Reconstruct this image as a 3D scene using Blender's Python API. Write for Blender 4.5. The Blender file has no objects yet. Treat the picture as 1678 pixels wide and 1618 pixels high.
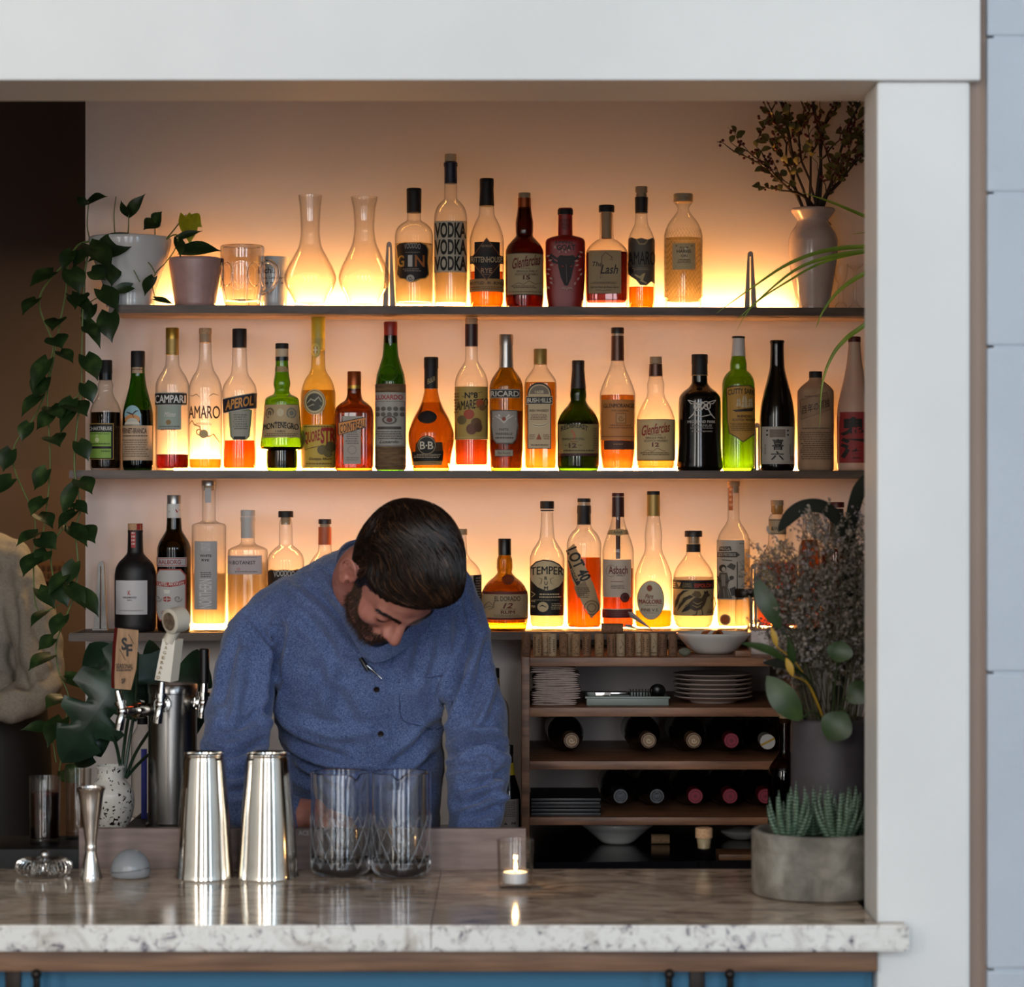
import bpy, bmesh, math, random
import numpy as np
from mathutils import Vector, Matrix, noise
PI = math.pi
S = bpy.context.scene
C = S.collection
rnd = random.Random(7)

# ------------------------------------------------------------------ camera, exposure, lights
F, CX, CY, CAMZ = 4200.0, 839.0, 809.0, 1.71          # focal length in pixels of the 1678x1618 frame
cam = bpy.data.cameras.new('camera')
cam.sensor_fit = 'HORIZONTAL'; cam.sensor_width = 36.0; cam.lens = F / 1678 * 36
cam.dof.use_dof = True; cam.dof.focus_distance = 5.2; cam.dof.aperture_fstop = 4.8
cam.clip_start = 0.05
cam_o = bpy.data.objects.new('camera', cam); C.objects.link(cam_o)
cam_o.location = (0, 0, CAMZ); cam_o.rotation_euler = (PI / 2, 0, 0)
S.camera = cam_o
S.view_settings.view_transform = 'Standard'; S.view_settings.look = 'None'
S.view_settings.gamma = 1.0; S.view_settings.use_curve_mapping = False
S.view_settings.exposure = 0.0
cy = S.cycles
cy.max_bounces = 14; cy.transmission_bounces = 12; cy.transparent_max_bounces = 40; cy.glossy_bounces = 6; cy.diffuse_bounces = 4
cy.caustics_reflective = False; cy.caustics_refractive = False
cy.sample_clamp_indirect = 6.0
cy.use_denoising = True

world = bpy.data.worlds.new('world'); S.world = world; world.use_nodes = True
bg = world.node_tree.nodes['Background']
bg.inputs[0].default_value = (0.62, 0.74, 0.95, 1); bg.inputs[1].default_value = 1.0

WIN_Y, WIN_Z0, WIN_Z1 = -2.6, 0.06, 4.35
WIN_X = [(-4.6, -3.6), (-1.7, -0.6), (0.35, 1.35), (3.3, 4.3)]
DAY = [(100, (1.0, 0.91, 0.80)), (104, (1.0, 0.97, 0.93)), (90, (0.88, 0.94, 1.0)), (104, (0.60, 0.79, 1.0))]
SKY_Z = 1.9                                             # the street seen through the windows below this is darker than the sky above
for (x0, x1), (pw, colr) in zip(WIN_X, DAY):            # daylight just outside each of the four tall windows behind the camera
    for z0, z1, k in ((WIN_Z0, SKY_Z, .20), (SKY_Z, WIN_Z1, .88)):
        l = bpy.data.lights.new('daylight', 'AREA'); l.shape = 'RECTANGLE'
        l.size = x1 - x0; l.size_y = z1 - z0; l.energy = pw * k; l.color = colr
        o = bpy.data.objects.new('daylight', l); C.objects.link(o)
        o.location = ((x0 + x1) / 2, WIN_Y - 0.16, (z0 + z1) / 2); o.rotation_euler = (PI / 2, 0, 0)
lp = bpy.data.lights.new('passage_lamp', 'AREA'); lp.size = 0.4; lp.energy = 18; lp.color = (1.0, 0.66, 0.32)
o = bpy.data.objects.new('passage_lamp', lp); C.objects.link(o); o.location = (-0.8, 6.75, 2.45); o.rotation_euler = (0, 0, 0)
LED_STRENGTH = dict(T=125.0, M=182.0, B=185.0)

# ------------------------------------------------------------------ helpers
def W(px, py, Y):                                      # a point seen at (px, py) standing at depth Y
    return Vector(((px - CX) * Y / F, Y, CAMZ - (py - CY) * Y / F))
def hx(h):
    if not isinstance(h, str): return tuple(h)
    h = h.lstrip('#'); out = []
    for i in (0, 2, 4):
        c = int(h[i:i+2], 16) / 255
        out.append(c / 12.92 if c <= 0.04045 else ((c + 0.055) / 1.055) ** 2.4)
    return tuple(out)
MATS = {}
def new_mat(name):
    m = bpy.data.materials.new(name); m.use_nodes = True
    nt = m.node_tree
    return m, nt, nt.nodes['Principled BSDF']
def paint(c, rough=0.55, metal=0.0, spec=0.5, coat=0.0, trans=0.0):
    k = (c, rough, metal, spec, coat, trans)
    if k in MATS: return MATS[k]
    m, nt, b = new_mat('paint')
    b.inputs['Base Color'].default_value = (*hx(c), 1)
    b.inputs['Roughness'].default_value = rough; b.inputs['Metallic'].default_value = metal
    b.inputs['Specular IOR Level'].default_value = spec
    b.inputs['Coat Weight'].default_value = coat
    b.inputs['Transmission Weight'].default_value = trans
    MATS[k] = m; return m
def N(nt, t, **kw):
    n = nt.nodes.new(t)
    for k, v in kw.items():
        if hasattr(n, k): setattr(n, k, v)
        else: n.inputs[k.replace('_', ' ')].default_value = v
    return n
def ramp(nt, stops):
    r = nt.nodes.new('ShaderNodeValToRGB'); e = r.color_ramp.elements
    while len(e) < len(stops): e.new(0.5)
    for i, (p, c) in enumerate(stops): e[i].position = p; e[i].color = (*hx(c), 1)
    return r
def textured(key, stops, scale=(1, 1, 1), tex='noise', tscale=5.0, detail=6, rough=0.5, bump=0.0, bscale=None, spec=0.5, metal=0.0, distort=0.0, rot=(0, 0, 0), coat=0.0, bdist=0.002):
    if key in MATS: return MATS[key]
    m, nt, b = new_mat(key)
    tc = N(nt, 'ShaderNodeTexCoord'); mp = N(nt, 'ShaderNodeMapping'); mp.inputs['Scale'].default_value = scale; mp.inputs['Rotation'].default_value = rot
    nt.links.new(tc.outputs['Object'], mp.inputs[0])
    if tex == 'voronoi': t = N(nt, 'ShaderNodeTexVoronoi'); t.inputs['Scale'].default_value = tscale; out = t.outputs['Distance']
    else:
        t = N(nt, 'ShaderNodeTexNoise'); t.inputs['Scale'].default_value = tscale; t.inputs['Detail'].default_value = detail; t.inputs['Distortion'].default_value = distort; out = t.outputs['Fac']
    nt.links.new(mp.outputs[0], t.inputs['Vector'])
    r = ramp(nt, stops); nt.links.new(out, r.inputs[0]); nt.links.new(r.outputs[0], b.inputs['Base Color'])
    b.inputs['Roughness'].default_value = rough; b.inputs['Specular IOR Level'].default_value = spec; b.inputs['Metallic'].default_value = metal; b.inputs['Coat Weight'].default_value = coat
    if bump:
        bt = N(nt, 'ShaderNodeTexNoise'); bt.inputs['Scale'].default_value = bscale or tscale * 3; bt.inputs['Detail'].default_value = 4
        nt.links.new(mp.outputs[0], bt.inputs['Vector'])
        bn = N(nt, 'ShaderNodeBump'); bn.inputs['Strength'].default_value = bump; bn.inputs['Distance'].default_value = bdist
        nt.links.new(bt.outputs['Fac'], bn.inputs['Height']); nt.links.new(bn.outputs[0], b.inputs['Normal'])
    MATS[key] = m; return m
def thin_glass(key, tint, edge, gloss=1.0, rough=0.0):
    """Bottle wall: clear or tinted pane of glass, darker where one looks along it, with Schlick reflection."""
    if key in MATS: return MATS[key]
    m = bpy.data.materials.new(key); m.use_nodes = True; nt = m.node_tree; nt.nodes.clear()
    lw = N(nt, 'ShaderNodeLayerWeight'); lw.inputs['Blend'].default_value = 0.5
    p = N(nt, 'ShaderNodeMath', operation='POWER'); p.inputs[1].default_value = 4.0; nt.links.new(lw.outputs['Facing'], p.inputs[0])
    f = N(nt, 'ShaderNodeMath', operation='MULTIPLY_ADD'); f.inputs[1].default_value = 0.55 * gloss; f.inputs[2].default_value = 0.045 * gloss; nt.links.new(p.outputs[0], f.inputs[0])
    p2 = N(nt, 'ShaderNodeMath', operation='POWER'); p2.inputs[1].default_value = 2.5; nt.links.new(lw.outputs['Facing'], p2.inputs[0])
    mx = N(nt, 'ShaderNodeMix', data_type='RGBA'); mx.inputs[6].default_value = (*hx(tint), 1); mx.inputs[7].default_value = (*hx(edge), 1)
    nt.links.new(p2.outputs[0], mx.inputs[0])
    tr = N(nt, 'ShaderNodeBsdfTransparent'); nt.links.new(mx.outputs[2], tr.inputs[0])
    gl = N(nt, 'ShaderNodeBsdfGlossy'); gl.inputs['Roughness'].default_value = rough + 0.02
    ms = N(nt, 'ShaderNodeMixShader'); nt.links.new(f.outputs[0], ms.inputs[0]); nt.links.new(tr.outputs[0], ms.inputs[1]); nt.links.new(gl.outputs[0], ms.inputs[2])
    out = N(nt, 'ShaderNodeOutputMaterial'); nt.links.new(ms.outputs[0], out.inputs[0])
    MATS[key] = m; return m
def solid_glass(key, c='ffffff', ior=1.45, rough=0.0):
    if key in MATS: return MATS[key]
    m = bpy.data.materials.new(key); m.use_nodes = True; nt = m.node_tree; nt.nodes.clear()
    g = N(nt, 'ShaderNodeBsdfGlass'); g.inputs['Color'].default_value = (*hx(c), 1); g.inputs['IOR'].default_value = ior; g.inputs['Roughness'].default_value = rough
    out = N(nt, 'ShaderNodeOutputMaterial'); nt.links.new(g.outputs[0], out.inputs[0])
    MATS[key] = m; return m
def liquid(c):
    r = tuple(max(v, 0.0005) ** 0.5 for v in hx(c))        # light crosses the surface twice
    if 'liquid ' + c in MATS: return MATS['liquid ' + c]
    return solid_glass('liquid ' + c, r, 1.33 if min(r) < .62 else 1.10)
def emit(key, c, s):
    if key in MATS: return MATS[key]
    m = bpy.data.materials.new(key); m.use_nodes = True; nt = m.node_tree; nt.nodes.clear()
    e = N(nt, 'ShaderNodeEmission'); e.inputs[0].default_value = (*hx(c), 1); e.inputs[1].default_value = s
    out = N(nt, 'ShaderNodeOutputMaterial'); nt.links.new(e.outputs[0], out.inputs[0])
    MATS[key] = m; return m

class MB:
    def __init__(s): s.v = []; s.f = []; s.m = []
    def add(s, vs, fs, mi=0):
        b = len(s.v); s.v.extend([tuple(v) for v in vs]); s.f.extend([tuple(i + b for i in f) for f in fs]); s.m.extend([mi] * len(fs)); return s
    def box(s, x0, x1, y0, y1, z0, z1, mi=0, bev=0.0, M=None):
        if bev <= 0:
            vs = [(x, y, z) for z in (z0, z1) for y in (y0, y1) for x in (x0, x1)]
            fs = [(0, 2, 3, 1), (4, 5, 7, 6), (0, 1, 5, 4), (2, 6, 7, 3), (0, 4, 6, 2), (1, 3, 7, 5)]
        else:
            bm = bmesh.new(); bmesh.ops.create_cube(bm, size=1.0)
            for v in bm.verts: v.co = Vector((x0 + (v.co.x + .5) * (x1 - x0), y0 + (v.co.y + .5) * (y1 - y0), z0 + (v.co.z + .5) * (z1 - z0)))
            bmesh.ops.bevel(bm, geom=bm.edges[:], offset=bev, segments=2, affect='EDGES', profile=0.6)
            bm.verts.index_update()
            vs = [v.co.copy() for v in bm.verts]; fs = [[v.index for v in f.verts] for f in bm.faces]; bm.free()
        if M is not None: vs = [M @ Vector(v) for v in vs]
        return s.add(vs, fs, mi)
    def lathe(s, prof, seg=32, c=(0, 0, 0), mi=0, cap0=True, cap1=True, dr=1.0, M=None):
        """prof: (radius, z[, squareness]) from bottom to top."""
        vs = []; fs = []
        for p in prof:
            r, z = p[0], p[1]; n = p[2] if len(p) > 2 else 2.0
            for k in range(seg):
                a = 2 * PI * k / seg; ca, sa = math.cos(a), math.sin(a)
                if n != 2.0:
                    ca = math.copysign(abs(ca) ** (2 / n), ca); sa = math.copysign(abs(sa) ** (2 / n), sa)
                vs.append((c[0] + r * ca, c[1] + r * dr * sa, c[2] + z))
        L = len(prof)
        for i in range(L - 1):
            for k in range(seg):
                k2 = (k + 1) % seg
                fs.append((i * seg + k, i * seg + k2, (i + 1) * seg + k2, (i + 1) * seg + k))
        if cap0: fs.append(tuple(range(seg))[::-1])
        if cap1: fs.append(tuple((L - 1) * seg + k for k in range(seg)))
        if M is not None: vs = [M @ Vector(v) for v in vs]
        return s.add(vs, fs, mi)
    def tube(s, pts, rad, seg=8, mi=0, caps=True):
        pts = [Vector(p) for p in pts]; n = len(pts)
        if not hasattr(rad, '__len__'): rad = [rad] * n
        t0 = (pts[1] - pts[0]).normalized()
        up = Vector((0, 0, 1)) if abs(t0.z) < 0.9 else Vector((1, 0, 0))
        nrm = (up - t0 * up.dot(t0)).normalized(); vs = []; fs = []
        for i in range(n):
            t = (pts[min(i + 1, n - 1)] - pts[max(i - 1, 0)]).normalized()
            nrm = (nrm - t * nrm.dot(t))
            nrm = nrm.normalized() if nrm.length > 1e-6 else t.orthogonal().normalized()
            bn = t.cross(nrm)
            for k in range(seg):
                a = 2 * PI * k / seg
                vs.append(pts[i] + (nrm * math.cos(a) + bn * math.sin(a)) * rad[i])
        for i in range(n - 1):
            for k in range(seg):
                k2 = (k + 1) % seg
                fs.append((i * seg + k, i * seg + k2, (i + 1) * seg + k2, (i + 1) * seg + k))
        if caps:
            fs.append(tuple(range(seg))[::-1]); fs.append(tuple((n - 1) * seg + k for k in range(seg)))
        return s.add(vs, fs, mi)
    def ball(s, c, r, seg=12, mi=0, sc=(1, 1, 1)):
        prof = [(max(1e-5, math.sin(PI * i / seg)) * r, -math.cos(PI * i / seg) * r) for i in range(seg + 1)]
        b = len(s.v); s.lathe(prof, seg * 2, (0, 0, 0), mi, False, False)
        for i in range(b, len(s.v)):
            v = s.v[i]; s.v[i] = (c[0] + v[0] * sc[0], c[1] + v[1] * sc[1], c[2] + v[2] * sc[2])
        return s
    def mesh(s, name, mats, smooth=True, ang=40):
        me = bpy.data.meshes.new(name); me.from_pydata(s.v, [], s.f)
        if not isinstance(mats, (list, tuple)): mats = [mats]
        for m in mats: me.materials.append(m)
        if len(mats) > 1: me.polygons.foreach_set('material_index', s.m)
        if smooth:
            me.polygons.foreach_set('use_smooth', [True] * len(me.polygons)); me.set_sharp_from_angle(angle=math.radians(ang))
        me.update(); return me
def link(name, me, parent=None, world=False, loc=None):
    o = bpy.data.objects.new(name, me); C.objects.link(o)
    if parent is not None:
        o.parent = parent
        if world:                                         # mesh was made in room coordinates
            w = Vector((0, 0, 0)); q = parent
            while q is not None: w += q.location; q = q.parent
            o.location = -w
    if loc is not None: o.location = loc
    return o
def tag(o, label, cat, group=None):
    o['label'] = label; o['category'] = cat
    if group: o['group'] = group
    return o
def thing(name, label, cat, loc=(0, 0, 0), group=None):
    o = bpy.data.objects.new(name, None); C.objects.link(o); o.location = loc; o.empty_display_size = 0.02
    return tag(o, label, cat, group)
def struct(name, mb, m, smooth=False):
    o = link(name, mb.mesh(name, m, smooth)); o['kind'] = 'structure'; return o
def recenter(o):
    """Put a single-mesh thing's origin at its base."""
    me = o.data; n = len(me.vertices); a = np.empty(n * 3, 'f'); me.vertices.foreach_get('co', a); a = a.reshape(-1, 3)
    c = np.array([(a[:, 0].min() + a[:, 0].max()) / 2, (a[:, 1].min() + a[:, 1].max()) / 2, a[:, 2].min()], 'f')
    a -= c; me.vertices.foreach_set('co', a.ravel()); o.location = Vector(c.tolist()); me.update(); return o
def copy_tree(o, parent=None):
    c = o.copy(); C.objects.link(c)
    if parent is not None: c.parent = parent
    for ch in list(o.children): copy_tree(ch, c)
    return c
def pchip(ys, hs):
    """Monotone cubic through (y, half-width) points."""
    y = np.array(ys, float); h = np.array(hs, float); d = np.diff(h) / np.diff(y); m = np.zeros(len(y)); m[0], m[-1] = d[0], d[-1]
    for i in range(1, len(y) - 1):
        m[i] = 0 if d[i-1] * d[i] <= 0 else 2 * d[i-1] * d[i] / (d[i-1] + d[i])
    def f(q):
        q = min(max(q, y[0]), y[-1]); i = min(max(int(np.searchsorted(y, q)) - 1, 0), len(y) - 2)
        hh = y[i+1] - y[i]; t = (q - y[i]) / hh
        return (2*t**3-3*t*t+1)*h[i] + (t**3-2*t*t+t)*hh*m[i] + (-2*t**3+3*t*t)*h[i+1] + (t**3-t*t)*hh*m[i+1]
    return f
def spline(pts, n=6):
    """Catmull-Rom through points."""
    P = [Vector(p) for p in pts]; out = []
    for i in range(len(P) - 1):
        p0 = P[max(i-1, 0)]; p1 = P[i]; p2 = P[i+1]; p3 = P[min(i+2, len(P)-1)]
        for k in range(n):
            t = k / n
            out.append(0.5 * ((2*p1) + (p2-p0)*t + (2*p0-5*p1+4*p2-p3)*t*t + (3*p1-p0-3*p2+p3)*t**3))
    out.append(P[-1]); return out

# ------------------------------------------------------------------ materials
M_WALL = textured('white wall paint', [(0.3, 'd9dad8'), (0.7, 'e6e6e3')], tscale=2.2, rough=0.6, bump=0.10, bscale=60, bdist=0.001)
M_PLASTER = textured('back wall plaster', [(0.3, 'd6cbc6'), (0.7, 'ddd3ce')], tscale=1.6, rough=0.75, bump=0.3, bscale=70, bdist=0.0012)
M_BLOCK = textured('painted block', [(0.3, 'b3bcc6'), (0.7, 'bec6d0')], tscale=3, rough=0.6, bump=0.5, bscale=40, bdist=0.003)
M_GAP = textured('brown gap strip', [(0.3, '8a7468'), (0.7, 'a08c7e')], tscale=8, scale=(1, 1, .1), rough=0.7)
M_SHELF = textured('shelf walnut', [(0.35, '42332a'), (0.65, '614d3f')], scale=(1, 6, 6), tscale=9, detail=8, rough=0.5, bump=0.15, bscale=60, bdist=.0006)
M_RACK = textured('rack wood', [(0.3, '5e3d2a'), (0.5, '875c41'), (0.7, 'a27352')], scale=(1.5, 14, 14), tscale=5, detail=8, rough=0.45, bump=0.2, bscale=20, bdist=.0006)
M_TRIM = textured('oak trim', [(0.3, '563a29'), (0.5, '75543d'), (0.72, '8f6b4f')], scale=(1, 12, 14), tscale=5, detail=8, rough=0.5, bump=0.2, bscale=20, bdist=.0006)
M_TEAL = paint('25688a', 0.5)
M_DARKWALL = textured('dark passage paint', [(0.3, '54463f'), (0.7, '5e4f47')], tscale=2, rough=0.8)
M_BROWNWALL = textured('brown passage paint', [(0.3, '5c4a40'), (0.7, '665349')], tscale=2, rough=0.8)
M_FLOOR = textured('floor boards', [(0.3, '4c3c30'), (0.7, '69543f')], scale=(8, 1, 1), tscale=4, rough=0.5)
M_BLACKTOP = paint('17161a', 0.12)
M_STEEL = paint('b9b6b2', 0.22, 1.0); M_BRK = paint('85827e', 0.5, 0.85)
M_BARCEIL = paint('3a322d', 0.8)
M_CHROME = paint('d8d5d0', 0.08, 1.0)
M_SILVER = textured('hammered silver', [(0.3, 'e4dcd0'), (0.7, 'f2ebe0')], tscale=6, rough=0.10, metal=1.0, bump=0.06, bscale=9, bdist=.004)
M_IRON = paint('2b2420', 0.35, 0.7)
M_CORKTOP = textured('cork', [(0.3, 'a77f5c'), (0.55, 'c79f78'), (0.75, '8e6645')], tscale=220, detail=3, rough=0.8)
M_BLACK = paint('0f0e0f', 0.35); M_MATTEBLACK = paint('141112', 0.6); M_WHITE = paint('e9e6e1', 0.45); M_CREAM = paint('d9cfbd', 0.35)
M_PORCELAIN = paint('dcdad6', 0.18, coat=0.5)
G_CLEAR = thin_glass('clear glass', 'fdfcf9', 'a59c90')
G_WARE = thin_glass('glassware', 'fffefc', 'dad3c8', 1.2)
G_CRYSTAL = solid_glass('drinking glass', 'ffffff', 1.5)
G_GREEN = thin_glass('green glass', '6aa33f', '173a10'); G_DGREEN = thin_glass('dark green glass', '4c6a2a', '14240c')
G_AMBER = thin_glass('amber glass', 'd9b068', '5a3410'); G_BROWN = thin_glass('brown glass', '8f6138', '2e180a')
G_OLIVE = thin_glass('olive glass', 'b39a3e', '4d3f10'); G_YGREEN = thin_glass('yellow green glass', '8fc043', '2f5a14')
G_DOLIVE = thin_glass('dark olive glass', '5a5222', '1c1808'); G_PALE = thin_glass('pale yellow glass', 'f6e9b0', 'a08a4a')
MG = dict(clear=G_CLEAR, green=G_GREEN, dgreen=G_DGREEN, amber=G_AMBER, brown=G_BROWN, olive=G_OLIVE, ygreen=G_YGREEN, dolive=G_DOLIVE, pale=G_PALE,
          black=paint('0d0b0b', 0.12), matteblack=paint('151112', 0.5), red=paint('8f1d17', 0.4), kraft=textured('kraft paper', [(0.3, '9a7a5f'), (0.7, 'b08e70')], tscale=30, rough=0.85, bump=.4, bscale=60),
          frost=paint('d9b9a4', 0.45, trans=0.35))
MC = dict(black=M_MATTEBLACK, gloss=M_BLACK, cork=M_CORKTOP, gold=paint('b08a3a', 0.3, 0.7), silver=paint('a9a6a2', 0.3, 0.8), grey=paint('b7b2ad', 0.45), maroon=paint('3a1c1c', 0.4), red=paint('8e2a22', 0.4),
          copper=paint('9a4a1e', 0.35, 0.6), yellow=paint('b9a02c', 0.4), navy=paint('1e2436', 0.45), beige=paint('c9b190', 0.6), brown=paint('5a3a2c', 0.35, 0.4), tan=paint('a58a6b', 0.6), dark=paint('2c211e', 0.45),
          orange=paint('b5562e', 0.5), white=paint('cfcac4', 0.5), goldfoil=paint('a8894a', 0.45, 0.4), glass=G_CLEAR, wood=textured('pale cap wood', [(0.3, '8f7a5e'), (0.7, 'ab9676')], scale=(1, 1, 4), tscale=40, rough=.6),
          ring=paint('c9b89c', .3, trans=.6), darkred=paint('4a1614', .45))

# ------------------------------------------------------------------ the setting
HY0, HY1, JY1 = 3.835, 4.03, 3.975                     # face of the bar wall, back of its header, back of its jamb
def X(px, Y): return (px - CX) * Y / F
def Zp(py, Y): return CAMZ - (py - CY) * Y / F
OPEN_R = X(1437, HY0); OPEN_T = Zp(133.5, HY0)
struct('floor', MB().box(-5, 5, -2.9, 9, -0.06, 0), M_FLOOR)
struct('ceiling_room', MB().box(-5, 5, -2.9, HY0, 4.6, 4.7), M_WALL)
struct('ceiling_bar', MB().box(-5, 1.3, HY1, 9, 3.3, 3.38), M_BARCEIL)
struct('wall_left', MB().box(-5.1, -5, -2.9, 9, 0, 4.7), M_WALL)
# right side of the room
struct('wall_right', MB().box(5, 5.1, -2.9, HY0, 0, 4.7), M_WALL)
# header over the bar opening with its overhanging face board
zl = Zp(135, HY0)
hd = MB().box(-5, X(1607, HY0 - .012), HY0 - .012, HY1, OPEN_T, 4.7, bev=.003)
struct('wall_header', hd, M_WALL)
# right-hand post (jamb)
PX1 = X(1590, HY0)
pm = MB().box(OPEN_R, PX1, HY0, JY1, 0, OPEN_T, bev=.006)
struct('wall_post', pm, M_WALL)
struct('trim_1', MB().box(PX1 - .004, X(1622, HY0), HY0 + .018, JY1, 0, 4.6), M_GAP)  # brown strip filling the gap between post and block wall
# painted block wall beside the post: courses of blocks with joints
bw = MB(); bx = X(1618, HY0); z = 0.0; course = 0
JO = [Zp(1103, HY0), Zp(568, HY0), Zp(316, HY0) , Zp(60, HY0)]
lines = sorted([0.0, Zp(1590, HY0)] + JO + [3.0, 3.24, 3.48, 3.72, 3.96, 4.2, 4.6])
for a, b in zip(lines[:-1], lines[1:]):
    x = bx
    for k in range(12):
        w = .40 if k or course % 2 else .2
        bw.box(x, min(x + w, 5), HY0 + .0, HY0 + .16, a + .0015, b - .0015, bev=.004); x += w
        if x > 4.99: break
    course += 1
bw.box(bx + .01, 5, HY0 + .003, HY0 + .15, 0, 4.6)
struct('wall_block', bw, M_BLOCK)
# left-hand end of the bar wall, beyond the frame
struct('wall_front_end', MB().box(-5, -2.2, HY0, JY1, 0, OPEN_T), M_WALL)
# window wall behind the camera
ww = MB(); xs = [-5] + [v for p in WIN_X for v in p] + [5]
for a, b in zip(xs[0::2], xs[1::2]): ww.box(a, b, WIN_Y - .12, WIN_Y, 0, 4.7)
for a, b in WIN_X:
    ww.box(a, b, WIN_Y - .12, WIN_Y, 0, WIN_Z0); ww.box(a, b, WIN_Y - .12, WIN_Y, WIN_Z1, 4.7)
struct('wall_window_side', ww, M_WALL)
for i, (a, b) in enumerate(WIN_X):
    fm = MB()
    for k in range(3):
        xx = a + (b - a) * k / 2; fm.box(xx - .03, xx + .03, WIN_Y - .08, WIN_Y - .02, WIN_Z0, WIN_Z1)
    for k in range(4):
        zz = WIN_Z0 + (WIN_Z1 - WIN_Z0) * k / 3; fm.box(a, b, WIN_Y - .08, WIN_Y - .02, zz - .025, zz + .025)
    fo = struct('window_%d' % (i + 1), fm, paint('2a2c30', .5))
# back wall (turned a little away on the right), bar side walls, dark passage
def back_k(px): return 1 + .017 * (px - 800) / 1230
def bY(px, d): return d * back_k(px)
def slab(mb, px0, px1, d0, d1, z0, z1, bev=0.0):
    a = [(X(px0, bY(px0, d)), bY(px0, d)) for d in (d0, d1)]; b = [(X(px1, bY(px1, d)), bY(px1, d)) for d in (d0, d1)]
    if True:
        a = [(a[0][0], a[0][1]), (a[0][0] + (a[1][0] - a[0][0]) * 0, a[1][1])]; b = [(b[0][0], b[0][1]), (b[0][0], b[1][1])]
    vs = [(*a[0], z0), (*b[0], z0), (*b[1], z0), (*a[1], z0), (*a[0], z1), (*b[0], z1), (*b[1], z1), (*a[1], z1)]
    if bev:
        bm = bmesh.new(); V = [bm.verts.new(v) for v in vs]
        for f in [(0, 3, 2, 1), (4, 5, 6, 7), (0, 1, 5, 4), (1, 2, 6, 5), (2, 3, 7, 6), (3, 0, 4, 7)]: bm.faces.new([V[i] for i in f])
        bmesh.ops.bevel(bm, geom=bm.edges[:], offset=bev, segments=2, affect='EDGES'); bm.verts.index_update()
        mb.add([v.co.copy() for v in bm.verts], [[v.index for v in f.verts] for f in bm.faces]); bm.free()
    else: mb.add(vs, [(0, 3, 2, 1), (4, 5, 6, 7), (0, 1, 5, 4), (1, 2, 6, 5), (2, 3, 7, 6), (3, 0, 4, 7)])
    return mb
WALLD = 5.62
struct('wall_back', slab(MB(), 140, 1640, WALLD, WALLD + .12, 0, 3.3), M_PLASTER)
struct('wall_bar_side', MB().box(1.2, 1.3, JY1, 5.8, 0, 3.3), M_BROWNWALL)
struct('wall_passage', MB().box(-5, 1.3, 7.6, 7.7, Zp(770, 7.6), 3.3), M_DARKWALL)
struct('wall_passage_dado', MB().box(-5, 1.3, 7.58, 7.7, 0, Zp(770, 7.6)), M_BROWNWALL)
struct('wall_passage_end', MB().box(-.55, -.45, 5.8, 7.6, 0, 3.3), M_DARKWALL)
# counter: granite slab, oak trim under it, teal front
def granite():
    m, nt, b = new_mat('granite')
    tc = N(nt, 'ShaderNodeTexCoord')
    n1 = N(nt, 'ShaderNodeTexNoise'); n1.inputs['Scale'].default_value = 55; n1.inputs['Detail'].default_value = 8; n1.inputs['Roughness'].default_value = .62; n1.inputs['Distortion'].default_value = .8
    mp = N(nt, 'ShaderNodeMapping'); mp.inputs['Scale'].default_value = (1, .6, 1.0); nt.links.new(tc.outputs['Object'], mp.inputs[0]); nt.links.new(mp.outputs[0], n1.inputs['Vector'])
    r = ramp(nt, [(.29, '3a3444'), (.36, '9a959a'), (.42, 'd3cfc9'), (.52, 'e9e7e1')]); nt.links.new(n1.outputs['Fac'], r.inputs[0])
    n2 = N(nt, 'ShaderNodeTexNoise'); n2.inputs['Scale'].default_value = 7; n2.inputs['Detail'].default_value = 5; n2.inputs['Distortion'].default_value = 1.5; nt.links.new(tc.outputs['Object'], n2.inputs['Vector'])
    r2 = ramp(nt, [(.32, 'c4bab2'), (.44, 'ffffff')]); nt.links.new(n2.outputs['Fac'], r2.inputs[0])
    mx = N(nt, 'ShaderNodeMix', data_type='RGBA', blend_type='MULTIPLY'); mx.inputs[0].default_value = .9
    nt.links.new(r.outputs[0], mx.inputs[6]); nt.links.new(r2.outputs[0], mx.inputs[7]); nt.links.new(mx.outputs[2], b.inputs['Base Color'])
    b.inputs['Roughness'].default_value = .16; b.inputs['Specular IOR Level'].default_value = .55
    return m
CTZ, CTY0, CTY1 = 1.07, 3.795, 4.372                   # countertop height, front and back edge
M_GRANITE = granite()
# the slab is notched round the post
xr = X(1490, CTY0); zt, zb = CTZ, CTZ - .039
out_ = [(-2.19, CTY0), (xr, CTY0), (xr, HY0 - .001), (OPEN_R - .001, HY0 - .001), (OPEN_R - .001, CTY1), (-2.19, CTY1)]
bm = bmesh.new(); f_ = bm.faces.new([bm.verts.new((x, y, zt)) for x, y in out_]); r_ = bmesh.ops.extrude_face_region(bm, geom=[f_])
for v in r_['geom']:
    if isinstance(v, bmesh.types.BMVert): v.co.z = zb
bmesh.ops.recalc_face_normals(bm, faces=bm.faces[:]); bmesh.ops.bevel(bm, geom=[e for e in bm.edges if abs(e.verts[0].co.z - e.verts[1].co.z) < .001 or e.verts[0].co.x > .6], offset=.004, segments=2, affect='EDGES'); bm.normal_update(); bm.verts.index_update()
cb = MB(); cb.v = [v.co[:] for v in bm.verts]
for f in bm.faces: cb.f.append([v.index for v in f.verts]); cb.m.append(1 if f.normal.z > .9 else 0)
bm.free()
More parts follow.
